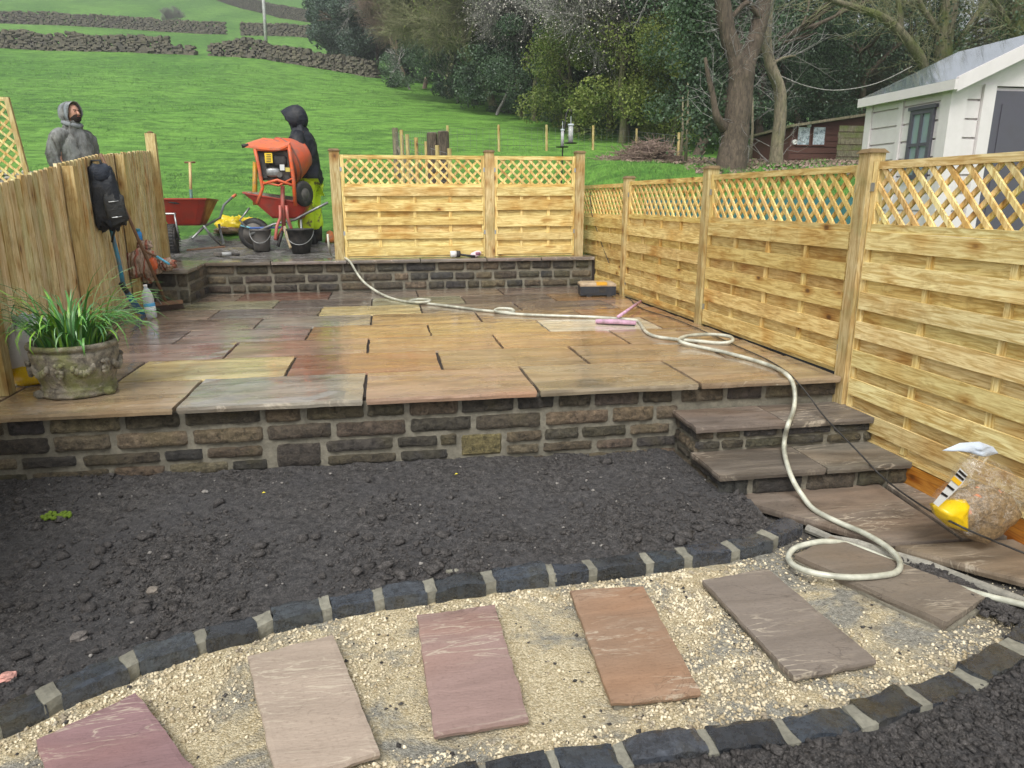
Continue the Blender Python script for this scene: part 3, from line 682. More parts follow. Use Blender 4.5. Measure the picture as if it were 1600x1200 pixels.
# ------------------------------------------------------------------ stepping slabs
ZS = -.455
def pxs(l, z=ZS): return [tuple(gz(u, v, z)[:2]) for u, v in l]
steps_ = [
 ([(95, 1290), (350, 1262), (213, 1082), (57, 1155)], C(140, 112, 112), 'purple stepping slab cut by the bottom left of the path'),
 ([(432, 1222), (592, 1173), (521, 991), (387, 1025)], C(168, 152, 136), 'pale beige stepping slab, second from the left, with a flaked front corner'),
 ([(678, 1145), (826, 1121), (773, 945), (652, 961)], C(150, 126, 118), 'pinkish stepping slab with a brown scuff in the middle of the path'),
 ([(955, 1095), (1095, 1080), (1005, 915), (891, 922)], C(150, 124, 102), 'orange brown stepping slab crossed by pale wavy veins'),
 ([(1240, 1056), (1369, 1030), (1199, 888), (1098, 906)], C(128, 118, 108), 'grey brown stepping slab with fine parallel ridges, second from the right'),
]
for k, (px, col, lab) in enumerate(steps_):
    P = pxs(px)
    o = slab(P, ZS, .024, 18, 24, .0035, .0016, seed=400+k, chip=.002).build('stepping_slab', M['slab_step'], None, col, loc=(P[0][0], P[0][1], ZS-.036))
    tag(o, lab, 'paving slab', 'stepping slabs of the path')
    c = Vector((sum(p[0] for p in P)/4, sum(p[1] for p in P)/4))
    q = [tuple(c+(Vector(p)-c)*.93) for p in P]
    slab(q, ZS-.0245, .05, 8, 8, .012, .003, seed=450+k).build('mortar_bed', M['mortar'], o)
P = pxs([(1479, 972), (1543, 930), (1299, 838), (1243, 866)])
o = slab(P, ZS, .036, 16, 8, .004, .0018, seed=420).build('stepping_slab', M['slab_step'], None, C(122, 112, 100), loc=(P[0][0], P[0][1], ZS-.036))
tag(o, 'dark brown stepping slab lying under the hose loop', 'paving slab', 'stepping slabs of the path')
c = Vector((sum(p[0] for p in P)/4, sum(p[1] for p in P)/4)); slab([tuple(c+(Vector(p)-c)*1.03) for p in P], ZS-.028, .05, 8, 6, .014, .004, seed=460).build('mortar_bed', M['mortar'], o)

# ------------------------------------------------------------------ lower paving by the steps
lp = tag(MB().box(1.62, 2.36, -.80, -.30, -.62, -.474).build('lower_paving', M['bed'], None, loc=(2, -.6, -.6)), kind='structure')
for k, (px, col) in enumerate([([(1394, 847), (1500, 842), (1378, 758), (1124, 777)], C(122, 111, 100)), ([(1505, 841), (1640, 832), (1440, 744), (1386, 757)], C(120, 110, 98)),
                               ([(1610, 908), (1760, 900), (1650, 836), (1398, 852)], C(128, 115, 98))]):
    P = pxs(px, -.435); 
    if k == 1: P[1] = (min(P[1][0], 2.46), P[1][1]); P[2] = (min(P[2][0], 2.43), -.50)
    if k == 0: P[2] = (P[2][0], -.50); P[3] = (P[3][0], -.52)
    if k == 2: P[1] = (2.46, P[1][1]); P[2] = (2.46, P[2][1])
    slab(P, -.435, .034, 10, 6, .004, .0015, seed=480+k).build('paving_slab', M['slab_damp'], lp, col)
# pale haunching along the cut edge
pts = [gz(u, v, -.462) for u, v in ((1262, 822), (1300, 838), (1340, 846), (1385, 862), (1450, 880), (1520, 908), (1600, 940), (1680, 972))]
m = MB(); m.tube([p+Vector((0, .0, -.012)) for p in pts], [.02, .018, .022, .026, .024, .026, .03, .03], 8)
tag(m.build('mortar_haunch', M['concrete'], lp), kind=None)

# ================================================================== FENCES
def clip_poly(P, u0, u1):
    def cl(P, f, t):
        out = []
        for i in range(len(P)):
            a, b = P[i], P[(i+1) % len(P)]; fa, fb = f(a), f(b)
            if fa >= 0: out.append(a)
            if (fa >= 0) != (fb >= 0):
                k = fa/(fa-fb); out.append((a[0]+(b[0]-a[0])*k, a[1]+(b[1]-a[1])*k))
        return out
    P = cl(P, lambda p: p[0]-u0, 0)
    return cl(P, lambda p: u1-p[0], 0) if P else P
def slat(fr, P, n0, n1):
    k = len(P); m = MB()
    return m.add([fr(u, n1, z) for u, z in P]+[fr(u, n0, z) for u, z in P], [tuple(range(k)), tuple(range(2*k-1, k-1, -1))]+[(i, k+i, k+(i+1) % k, (i+1) % k) for i in range(k)])
def panel(root, x0, y0, x1, y1, zb, zt, zrail, ax, rng, edges, nb=3, sp=.107, tint=(1, 1, 1)):
    """edges: list of (z_hi, z_lo, 'f'|'r') boards, front or recessed"""
    fr, L = frame_fn(x0, y0, x1, y1); wa = M['wood_'+ax]
    def tc(a=.12):
        g = rng.random()**1.5*.9; return jit((tint[0]*(1-.03*g), tint[1]*(1-.10*g), tint[2]*(1-.30*g), 1), rng, a, .03)
    fw_ = .038
    MB().fbox(fr, 0, fw_, -.022, .022, zb, zt).build('stile', M['wood_z'], root, tc())
    MB().fbox(fr, L-fw_, L, -.022, .022, zb, zt).build('stile', M['wood_z'], root, tc())
    MB().fbox(fr, fw_+.001, L-fw_-.001, -.021, .021, zt-.04, zt-.001).build('top_rail', wa, root, tc())
    MB().fbox(fr, fw_+.001, L-fw_-.001, -.021, .0235, zrail-.02, zrail+.02).build('middle_rail', wa, root, tc())
    zl0, zl1 = zrail+.018, zt-.038; h = zl1-zl0; t = .017
    for lay, (n0, n1, s_) in enumerate(((.002, .014, -1), (-.013, -.001, 1))):
        a = -h+.01+rng.uniform(0, .02)
        while a < L:
            jj = rng.uniform(-.006, .006); xb = a+(h if s_ < 0 else 0)+jj; xt = a+(0 if s_ < 0 else h)-jj*.6
            P = clip_poly([(xb-t, zl0), (xb+t, zl0), (xt+t, zl1), (xt-t, zl1)], fw_*.8, L-fw_*.8)
            if s_ > 0: pass
            if len(P) >= 3: slat(fr, P, n0, n1).build('lattice_slat', M['wood_z'], root, jit((1.08*tint[0], 1.06*tint[1], 1.0*tint[2], 1), rng, .16, .05))
            a += sp
    for (z1, z0, k) in edges:
        if k == 'f': MB().fbox(fr, fw_*.6, L-fw_*.6, .022, .034, z0, z1, rng.uniform(-.004, .004)).build('board', wa, root, tc(.14))
        else: MB().fbox(fr, fw_+.001, L-fw_-.001, -.006, .004, z0-.02, z1+.02).build('board', wa, root, tc(.14))
    zz0 = min(e[1] for e in edges)
    for i in range(nb):
        u = L*(i+1)/(nb+1); MB().fbox(fr, u-.017, u+.017, .0045, .0215, zz0+.002, zrail-.022).build('batten', M['wood_z'], root, tc())
    MB().fbox(fr, fw_+.001, L-fw_-.001, -.021, .0215, zb, zb+.02).build('bottom_rail', wa, root, tc())
def post(root, x, y, z0, z1, w=.046, rng=rng, cap=True, label=None):
    m = MB(); m.box(x-w, x+w, y-w, y+w, z0, z1); p = m.build('post', M['post'], root, jit((1, 1, 1, 1), rng, .1))
    if cap:
        q = MB(); q.hexa([(x-w-.014, y-w-.014, z1), (x+w+.014, y-w-.014, z1), (x+w+.014, y+w+.014, z1), (x-w-.014, y+w+.014, z1), (x-w+.006, y-w+.006, z1+.022), (x+w-.006, y-w+.006, z1+.022), (x+w-.006, y+w-.006, z1+.022), (x-w+.006, y+w-.006, z1+.022)])
        q.build('cap', M['cap'], p)
    return p
def clip_(root, fr, u, n, z):
    m = MB(); m.fbox(fr, u-.014, u+.014, n, n+.003, z-.022, z+.022); m.build('bracket', M['zinc'], root)
M['zinc'] = plain('zinc', C(176, 182, 190), .35, .8, .2)
def weave(zhi, start, fh, rh, n, zlo):
    out = []; z = zhi; k = start
    while z > zlo+.02:
        h = fh if k == 'f' else rh; out.append((z, max(zlo, z-h), k)); z -= h; k = 'r' if k == 'f' else 'f'
    return out
rng = random.Random(21)
rfe = thing('trellis_fence', 'long new timber fence with lattice top down the right side of patio and steps', 'fence', (2.4, 1.5, -.5))
RX = lambda y: 2.40-.037*y
ps = [(-1.985, -.56, 1.20), (0.0, -.2, 1.22), (1.83, -.02, 1.21), (3.60, -.02, 1.185), (5.45, .2, 1.16)]
for y, z0, z1 in ps: post(rfe, RX(y), y, z0, z1)
secs = [(-1.935, -.05, -.325, 1.175, .835, weave(.815, 'f', .095, .067, 5, -.30)),
        (.05, 1.78, .005, 1.165, .825, weave(.805, 'f', .095, .075, 5, .03)),
        (1.88, 3.55, .004, 1.155, .815, weave(.795, 'r', .095, .068, 5, .03)),
        (3.65, 5.40, .004, 1.14, .80, weave(.78, 'f', .1, .062, 5, .03))]
for k, (ya, yb_, zb, zt, zr, ed) in enumerate(secs):
    # travel from far to near so the normal (right of travel) faces the patio
    panel(rfe, RX(yb_)+.0, yb_, RX(ya), ya, zb, zt, zr, 'y', rng, ed, tint=[(1.1, 1.09, 1.04), (1.0, .95, .80), (1.02, .98, .84), (1.0, .93, .76)][k])
    fr, L = frame_fn(RX(yb_), yb_, RX(ya), ya)
    for u in (.012, L-.012):
        for z in (zt-.13, zb+.14): clip_(rfe, fr, u, .0235, z)
fr, L = frame_fn(RX(-.05), -.05, RX(-1.935), -1.935)
MB().fbox(fr, 0, L, -.02, .02, -.56, -.332).build('gravel_board', M['gravel_board'], rfe, (1, .86, .66, 1))

bfe = thing('trellis_fence', 'two panel timber fence with lattice top standing on the back terrace wall', 'fence', (.6, 4.66, .3))
for x in (-.70, .985, 2.03): post(bfe, x, 4.68, .30, 1.49, .052)
for (xa, xb, eds, nb) in ((-.643, .93, [(1.115, 1.02, 'f'), (1.02, .945, 'r'), (.945, .855, 'f'), (.855, .79, 'r'), (.79, .705, 'f'), (.705, .63, 'r'), (.63, .555, 'f'), (.555, .47, 'r'), (.47, .37, 'f')], 3),
                      (1.04, 1.975, [(1.115, 1.02, 'f'), (1.02, .975, 'r'), (.975, .865, 'f'), (.865, .80, 'r'), (.80, .68, 'f'), (.68, .61, 'r'), (.61, .53, 'f'), (.53, .46, 'r'), (.46, .37, 'f')], 2)):
    panel(bfe, xa, 4.66, xb, 4.66, .345, 1.45, 1.13, 'x', rng, eds, nb, tint=(1.04, 1.0, .86))
    fr, L = frame_fn(xa, 4.66, xb, 4.66)
    for u in (.0, L-.0):
        for z in (1.30, .62): clip_(bfe, fr, u, .0235, z)

# left feather edge fence
lfe = thing('board_fence', 'weathered close board fence with stepped top leaning up the left side of the patio', 'fence', (-2.4, 2.2, 0))
LA = (-2.2, 0, -2.70, 5.2)
ltop = []
for u, v in ((-160, 330), (0, 285), (50, 268), (100, 252), (150, 242), (200, 237), (233, 235)):
    p = aL(u, v, *LA); ltop.append((p.y, p.z))
LTy = [a for a, _ in ltop]; LTz = [b for _, b in ltop]
fr, L = frame_fn(-2.70, 5.2, -2.2, 0)
frl2 = lambda u, n, z: fr(u, -n, z)   # n towards the patio
frp = lambda u, n, z: (-2.2-.0957*u+n, u*.9954, z)
rng = random.Random(31)
u = -2.2; k = 0
while u < 5.13:
    y = u*.9954; zt = float(np.interp(y, LTy, LTz))+rng.uniform(-.006, .006); zb = .05 if y < 3.7 else .33
    if y < -.05: zb = -.45
    w_ = .098; m = MB(); P = frp
    m.hexa([P(u, .004, zb), P(u+w_+.012, .0, zb), P(u+w_+.012, -.012, zb), P(u, -.016, zb), P(u, .010, zt), P(u+w_+.012, .001, zt+.004), P(u+w_+.012, -.01, zt+.004), P(u, -.012, zt)])
    m.build('board', M['old_board'], lfe, jit((1, 1, 1, 1), rng, .16, .05)); u += w_+rng.uniform(-.004, .004); k += 1
for (u, w1, zz) in ((-1.75, .1, 0), (.35, .095, 0), (2.02, .10, -.02), (3.55, .10, -.01)):
    zt = float(np.interp(u, LTy, LTz))+zz
    m = MB(); m.fbox(frp, u, u+w1, .012, .085, -.5 if u < 0 else (.0 if u < 3.7 else .3), zt); m.build('post', M['post'], lfe, jit((.98, .96, .9, 1), rng, .06))
q = aL(237, 208, *LA)
ep = MB(); ep.fbox(frp, 5.16, 5.26, -.03, .07, .3, q.z-.02); e_ = ep.build('post', M['post'], lfe, (1.05, 1.03, .98, 1))
MB().lathe([(.035, 0), (.036, .012), (.012, .026)], frp(5.21, .02, q.z-.02), 8).build('cap', M['cap'], e_)
# ================================================================== OBJECTS ON THE PATIO
M['terracotta'] = None
def fabric(name, objcol=True, rough=.85, sc=30, dirt=.3, dirtcol=(.10, .085, .065, 1), bump=.7):
    s = NM(name, rough, .3); v = s.coord(); a = s.noise(v, sc, 6, .7); b = s.noise(v, 6, 5, .6, .5)
    oc = s.info().outputs['Color']
    c = s.mix(s.math('MULTIPLY', s.ramp(b, [(.48, 0.0), (.66, 1.0)]), dirt), oc, dirtcol)
    c = s.mix(s.math('MULTIPLY', s.ramp(a, [(.4, 0.0), (.7, 1.0)]), .3), c, s.mix(1.0, oc, (.55, .55, .55, 1), 'MULTIPLY'))
    return s.out(c, rough, s.bump(s.math('ADD', s.math('MULTIPLY', b, 2.0), s.math('MULTIPLY', a, .3)), bump, .02))
M['fabric'] = fabric('worn_fabric'); M['nylon'] = fabric('black_nylon', rough=.55, dirt=.35, dirtcol=C(80, 78, 72))
M['paint'] = plain('painted_metal', None, .4, 0, .75, 14, C(120, 104, 92), objcol=True)
M['paint_clean'] = plain('painted_plastic', None, .4, 0, .12, 12, objcol=True)
M['mucky'] = plain('mortar_splashed', None, .6, 0, .8, 10, C(128, 122, 112), objcol=True)
M['rubber'] = plain('black_rubber', C(34, 34, 35), .6, 0, .6, 14, C(96, 90, 82))
M['steel'] = plain('galvanised_tube', C(150, 152, 150), .35, .6, .4, 20, C(70, 66, 60))
M['handle_wood'] = plain('handle_wood', C(124, 92, 66), .55, 0, .4, 20, C(66, 50, 40))
M['plastic'] = plain('glossy_plastic', None, .25, 0, .08, 20, objcol=True)
M['skin'] = plain('skin', C(196, 146, 122), .5, 0, .12, 20)
s = NM('bottle_plastic', .08); M['clear'] = s.out((.92, .95, .96, 1), .08, Transmission_Weight=.6, IOR=1.25)
s = NM('clear_bag', .25); v = s.coord()
M['film'] = s.out((.78, .72, .62, 1), .18, s.bump(s.noise(v, 14, 5, .6, 1.5), 1.0, .02), Transmission_Weight=.0, Alpha=s.ramp(s.noise(v, 16, 3, .6, 2.2), [(.47, .05), (.52, .30), (.57, .05)]), Coat_Weight=1.0)

# -- carved stone pot
s = NM('mossy_cast_stone', .85); v = s.coord(rnd=False); a = s.noise(v, 22, 7, .75); b = s.noise(v, 7, 5, .65); d = s.noise(v, 70, 4)
c = s.mix(s.ramp(a, [(.35, 0.0), (.65, 1.0)]), C(74, 70, 62), C(164, 156, 138))
c = s.mix(s.math('MULTIPLY', s.ramp(b, [(.47, 0.0), (.6, 1.0)]), .7), c, C(120, 124, 66)); c = s.mix(s.ramp(d, [(.6, 0.0), (.75, .6)]), c, C(190, 184, 160))
M['pot'] = s.out(c, .85, s.bump(s.math('ADD', a, s.math('MULTIPLY', d, .4)), .9, .012))
PC = Vector((-1.815, .375, 0.002))
pot = thing('plant_pot', 'carved grey stone planter with green lichen standing at the left end of the patio', 'planter', PC)
prof = [(.165, 0), (.186, .004), (.19, .018), (.183, .03), (.187, .038), (.187, .05), (.180, .056), (.186, .075), (.200, .12), (.210, .17), (.215, .21), (.217, .232), (.208, .238), (.208, .246), (.222, .252), (.226, .266), (.220, .276), (.203, .276), (.196, .262), (.194, .23), (0, .23)]
prof = [(r*.95, z) for r, z in prof]
MB().lathe(prof, PC, 48, .004, 3).build('bowl', M['pot'], pot, smooth=True)
for k in range(9):   # relief: swags of grapes and leaves in low relief
    t0 = -math.pi/2+(k-4)*.52; m = MB()
    for q in range(9 if k % 2 == 0 else 7):
        if k % 2 == 0:
            t = t0+(q % 3-1)*.055*(1-.2*(q//3)); z = .185-(q//3)*.026-(.01 if q % 2 else 0); r = .205+(z-.12)*.1
            m.blob((PC.x+r*math.cos(t), PC.y+r*math.sin(t), PC.z+z), (.013, .013, .013), nu=8, nv=5)
        else:
            t = t0+(q-3)*.075; z = .195-.03*math.cos((q-3)*.5)-.03; r = .207
            m.blob((PC.x+r*math.cos(t), PC.y+r*math.sin(t), PC.z+z), (.014, .014, .02), 1, .3, 4, q, nu=8, nv=5)
    m.build('relief', M['pot'], pot, smooth=True)
for t in (math.radians(215), math.radians(335), math.radians(90)):
    m = MB(); m.blob((PC.x+.185*math.cos(t), PC.y+.185*math.sin(t), .02), (.028, .028, .024), 1, .4, 3, t, nu=10, nv=6, flat=.001); m.build('foot', M['pot'], pot, smooth=True)
MB().lathe([(.19, .235), (.1, .245), (0, .25)], PC, 16, .003, 1).build('soil', M['soil'], pot)
# daffodil like strap leaves
s = NM('strap_leaf', .4, .5); v = s.coord(); oc = s.info().outputs['Color']
c = s.mix(s.ramp(s.noise(v, 9, 3), [(.4, 0.0), (.7, 1.0)]), oc, s.mix(1.0, oc, (1.6, 1.5, 1.7, 1), 'MULTIPLY')); M['strap'] = s.out(c, .38)
pl = thing('leafy_plant', 'clump of long green strap leaves arching out of the stone planter', 'plant', PC+Vector((0, 0, .245)))
rng = random.Random(8)
for k in range(240):
    r0 = .15*math.sqrt(rng.random()); t0 = rng.uniform(0, 6.283); b0 = PC+Vector((r0*math.cos(t0), r0*math.sin(t0)*.9, .24))
    t = t0+rng.uniform(-.7, .7); Ln = rng.uniform(.24, .48)*(1.12 if abs(math.cos(t)) > .7 else .9); lean = rng.uniform(.1, 1.05)*(r0/.15*.7+.3); droop = rng.uniform(1.4, 5.0)
    d = Vector((math.cos(t), math.sin(t), 0)); side = Vector((-d.y, d.x, 0)); n = 7; vs = []; p = b0.copy(); a = lean*.6
    wd = rng.uniform(.004, .0075); tw = rng.uniform(-.8, .8)
    for i in range(n+1):
        f = i/n; ww = wd*(1-f**3*.92); sd_ = (side*math.cos(tw*f)+Vector((0, 0, 1))*math.sin(tw*f)*.6)
        vs += [p-sd_*ww, p+sd_*ww+Vector((0, 0, .001))]
        a += (lean*.25+droop*f*.9)/n*1.6; p = p+(d*math.sin(a)+Vector((0, 0, math.cos(a))))*(Ln/n)
        if p.z < .03 and (p-PC).xy.length < .3: p.z = .03
    m = MB(); m.add(vs, [(2*i, 2*i+1, 2*i+3, 2*i+2) for i in range(n)])
    m.build('leaf', M['strap'], pl, jit(rng.choice([C(70, 122, 54), C(86, 138, 60), C(116, 162, 54), C(66, 110, 62), C(110, 148, 96)]), rng, .15), smooth=True)

# -- plastic sack behind pot
sk = thing('plastic_sack', 'crumpled white plastic sack with a yellow bottom half hidden behind the stone planter', 'sack', (-2.14, .62, 0))
m = MB(); m.blob((-2.12, .66, .17), (.13, .12, .19), .8, .3, 2.5, 3, 26, 18, flat=.004, ridged=.25); m.build('bag', M['plastic'], sk, C(206, 204, 200), smooth=True)
m = MB(); m.blob((-2.12, .655, .055), (.142, .133, .07), .75, .2, 2.5, 6, 26, 12, flat=.003, ridged=.2); m.build('yellow_base', M['plastic'], sk, C(214, 178, 30), smooth=True)
m = MB(); m.blob((-2.135, .63, .33), (.07, .05, .06), .9, .5, 3, 9, 16, 12, ridged=.3); m.build('bag_neck', M['plastic'], sk, C(180, 186, 190), smooth=True)

# -- things leaning at the left corner
def dirv(a, b): return (Vector(b)-Vector(a)).normalized()
bp = Vector(gz(262, 490, 0)); top = Vector(frp(2.9, .03, 1.28)); tt_ = aL(157, 240, -2.17, 0, -2.67, 5.2)
br = thing('broom', 'broom with a long brown handle and worn bristle head leaning on the left fence', 'broom', (bp.x, bp.y, 0))
hb = Vector(gz(262, 478, .04)); MB().cone(hb, tt_, .014, .013, 10).build('handle', M['handle_wood'], br, smooth=True)
hx = Vector((math.cos(.55), math.sin(.55), 0)); hy = Vector((-hx.y, hx.x, 0)); hc = Vector((hb.x, hb.y, .065))
P = lambda u, n, z: tuple(hc+hx*u+hy*n+Vector((0, 0, z)))
MB().fbox(P, -.13, .13, -.028, .028, -.012, .018).build('head', M['handle_wood'], br)
m = MB(); rng = random.Random(4)
for i in range(26):
    for j in range(4):
        u = -.122+.245*i/25; n = -.021+.014*j
        m.cone(P(u, n, -.012), P(u*1.08+rng.uniform(-.004, .004), n*1.5, -.062), .0042, .003, 4)
m.build('bristles', plain('bristles', C(66, 50, 40), .8), br)
MB().cone(P(-.06, -.03, .0), P(-.12, -.05, .10), .006, .006, 6).build('stay', M['steel'], br)

sp0, sp1, sp2 = aY(222, 488, 3.02), aY(192, 445, 3.1), aL(172, 352, -2.15, 0, -2.65, 5.2)
sp0 = Vector(gz(224, 492, .0)); sp1 = aY(193, 448, 2.95)
sh = thing('spade', 'blue painted long handled spade with black grip leaning behind the hanging backpack', 'spade', (sp0.x, sp0.y, 0))
m = MB(); m.tube([sp1, sp1*.6+sp2*.4+Vector((-.0, .02, 0)), sp2], [.019, .017, .016], 10); m.build('shaft', M['paint'], sh, C(44, 140, 172), smooth=True)
dd = (sp0-sp1).normalized(); sx_ = Vector((.75, .35, -.3)).normalized(); m = MB()
A = sp1; B = sp0
m.hexa([B-sx_*.055, B+sx_*.03, B+sx_*.03+Vector((0, .012, 0)), B-sx_*.055+Vector((0, .012, 0)), A-sx_*.03, A+sx_*.02, A+sx_*.02+Vector((0, .012, 0)), A-sx_*.03+Vector((0, .012, 0))])
m.build('blade', M['paint'], sh, C(36, 128, 178)); m = MB(); m.cone(sp1-dd*.04, sp1+dd*.06, .022, .02, 10); m.build('socket', M['rubber'], sh)

bpk = aL(165, 312, -2.12, 0, -2.62, 5.2)
bk = thing('backpack', 'dusty black backpack hanging from a post of the left fence', 'backpack', bpk)
rz = Matrix.Rotation(math.radians(18), 3, 'Z') @ Matrix.Rotation(math.radians(-4), 3, 'Y')
Q = lambda x, y, z: bpk+rz @ Vector((x, y, z))
m = MB(); m.blob(bpk, (.115, .125, .245), .5, .22, 2.6, 4, 32, 28, rz, ridged=.22); m.build('main_bag', M['nylon'], bk, C(36, 40, 46), smooth=True)
m = MB(); m.blob(Q(.055, -.075, -.075), (.08, .055, .135), .5, .2, 2.8, 7, 24, 18, rz, ridged=.2); m.build('front_pocket', M['nylon'], bk, C(52, 54, 54), smooth=True)
m = MB(); m.blob(Q(.0, -.02, .19), (.095, .10, .085), .7, .2, 2.5, 2, 20, 14, rz, ridged=.15); m.build('top_flap', M['nylon'], bk, C(40, 46, 56), smooth=True)
m = MB(); m.tube([Q(-.05, .03, .22), Q(-.04, .0, .30), Q(.02, -.02, .30), Q(.03, -.02, .22)], .011, 6); m.build('grab_loop', M['nylon'], bk, C(40, 42, 46), smooth=True)
for k in (0, 1):
    m = MB(); m.tube([Q(-.07+.02*k, -.07, .2), Q(-.095+.0*k, -.105, .05), Q(-.085, -.10, -.12), Q(-.06+.03*k, -.085, -.22)], .010, 6); m.build('strap', M['nylon'], bk, C(30, 32, 36), smooth=True)
m = MB(); m.tube([Q(.02, -.02, -.24), Q(.0, -.02, -.28), Q(-.02, -.02, -.335)], .009, 6); m.build('strap', M['nylon'], bk, C(30, 30, 32), smooth=True)
for z in (-.02, -.14):
    m = MB(); m.tube([Q(.02, -.131, z), Q(.06, -.135, z+.002), Q(.09, -.128, z+.004)], .004, 5); m.build('zip', M['steel'], bk)

sc_ = Vector((-2.43, 3.62, .44))
sa = thing('rag_sack', 'bulging dirty pink and beige cloth sack slumped on the coping beside the left fence', 'sack', (sc_.x, sc_.y, .2))
s = NM('sack_cloth', .85); v = s.coord(rnd=False); wv = s.n('ShaderNodeTexWave', {'Vector': v, 'Scale': 4.2, 'Distortion': 5.0, 'Detail': 3.0}).outputs['Fac']
c = s.mix(s.ramp(wv, [(.80, 0.0), (.9, .75)]), C(176, 152, 132), C(176, 86, 62)); c = s.mix(s.ramp(s.noise(v, 9, 5), [(.5, 0.0), (.7, .6)]), c, C(112, 94, 78))
M['sackcloth'] = s.out(c, .85, s.bump(s.n('ShaderNodeTexWave', {'Vector': v, 'Scale': 9.0, 'Distortion': 7.0, 'Detail': 3.0}).outputs['Fac'], .8, .02))
m = MB(); m.blob(sc_+Vector((-.02, 0, -.03)), (.175, .16, .165), .9, .3, 2, 5, 34, 24, ridged=.3); m.build('body', M['sackcloth'], sa, smooth=True)
m = MB(); m.blob(sc_+Vector((.19, .03, -.045)), (.10, .09, .06), .9, .4, 3, 8, 22, 14, ridged=.35); m.build('fold', M['sackcloth'], sa, smooth=True)
m = MB(); m.blob(sc_+Vector((.02, .02, .13)), (.07, .05, .05), .9, .5, 3, 2, 18, 12, ridged=.3); m.build('neck', M['sackcloth'], sa, smooth=True)
m = MB(); m.blob(sc_+Vector((.115, -.115, -.03)), (.04, .02, .055), .8, .3, 3, 6, 14, 10); m.build('patch', M['plastic'], sa, C(214, 104, 58), smooth=True)
cp = sc_+Vector((-.04, .08, .155))
cn = thing('drinks_can', 'blue aerosol can standing on top of the dirty cloth sack', 'can', cp)
MB().lathe([(.03, 0), (.033, .004), (.033, .085), (.027, .10), (.024, .102)], cp, 20).build('body', M['plastic'], cn, C(40, 140, 210), smooth=True)
MB().lathe([(.022, .102), (.022, .125), (.018, .13)], cp, 16).build('cap', M['plastic'], cn, C(70, 150, 170), smooth=True)
tr0 = sc_+Vector((.05, -.1, .09))
tw = thing('trowel', 'small hand tool with blue and white handle lying across the dirty cloth sack', 'hand tool', tr0)
MB().cone(tr0, tr0+Vector((.11, -.03, -.05)), .012, .009, 8).build('shank', M['handle_wood'], tw, smooth=True)
MB().cone(tr0+Vector((.11, -.03, -.05)), tr0+Vector((.22, -.06, -.12)), .012, .011, 8).build('handle', M['plastic'], tw, C(90, 180, 210), smooth=True)

bo = Vector(gz(236, 498, 0)); bo.y += .03
bt = thing('water_bottle', 'large clear water bottle with a blue and white label on the wet slabs', 'bottle', (bo.x, bo.y, .001))
bz = Vector((bo.x, bo.y, .002)); bax = (-.08, 0, 1)
MB().lathe([(.0, 0.003), (.036, 0), (.043, .008), (.044, .05), (.041, .056), (.044, .062), (.044, .13), (.042, .136), (.045, .15), (.0445, .19), (.036, .225), (.02, .252), (.0145, .258), (.0145, .27)], bz, 28, .0012, 2, bax).build('body', M['clear'], bt, smooth=True)
MB().lathe([(.0448, .062), (.0455, .064), (.0455, .098), (.0448, .100)], bz, 28, 0, 0, bax).build('label', M['plastic'], bt, C(232, 238, 242), smooth=True)
MB().lathe([(.0450, .101), (.0458, .103), (.0458, .127), (.0450, .129)], bz, 28, 0, 0, bax).build('label', M['plastic'], bt, C(90, 176, 226), smooth=True)
MB().lathe([(.0165, .268), (.0165, .286), (.014, .288)], bz, 16, 0, 0, bax).build('cap', M['plastic'], bt, C(240, 240, 238), smooth=True)

# -- tool case
tc0 = Vector((1.975, 3.66, .0)); rt_ = math.radians(-8)
P = lambda u, n, z: (tc0.x+u*math.cos(rt_)-n*math.sin(rt_), tc0.y+u*math.sin(rt_)+n*math.cos(rt_), z)
tcs = thing('tool_case', 'black tool case with a yellow and tan lid on the patio by the fence', 'tool case', tc0)
m = MB(); m.fbox(P, -.185, .185, -.12, .12, .014, .105); m.build('base', M['paint_clean'], tcs, C(44, 48, 54))
m = MB()
zs = [(.107, 0, 0), (.128, -.0, -.0), (.142, .03, .02)]
for (z0, a, b), (z1, c_, d) in zip(zs[:-1], zs[1:]):
    m.hexa([P(-.187+a, -.122+b, z0), P(.187-a, -.122+b, z0), P(.187-a, .122-b, z0), P(-.187+a, .122-b, z0), P(-.187+c_, -.122+d, z1), P(.187-c_, -.122+d, z1), P(.187-c_, .122-d, z1), P(-.187+c_, .122-d, z1)])
m.build('lid', M['paint'], tcs, C(186, 166, 136))
MB().fbox(P, -.02, .09, -.126, -.02, .118, .1455).build('latch_panel', M['paint_clean'], tcs, C(222, 168, 50))
MB().fbox(P, .005, .075, -.127, -.121, .045, .095).build('latch', M['rubber'], tcs)
for u in (-.12, .09): MB().fbox(P, u, u+.05, -.125, -.05, .0, .018).build('foot', M['rubber'], tcs)
MB().fbox(P, -.15, -.02, -.126, -.1205, .03, .036).build('rib', M['rubber'], tcs)
for u in (-.165, -.03, .085, .165): MB().fbox(P, u-.006, u+.006, -.125, -.1205, .03, .10).build('rib', M['paint_clean'], tcs, C(40, 44, 50))

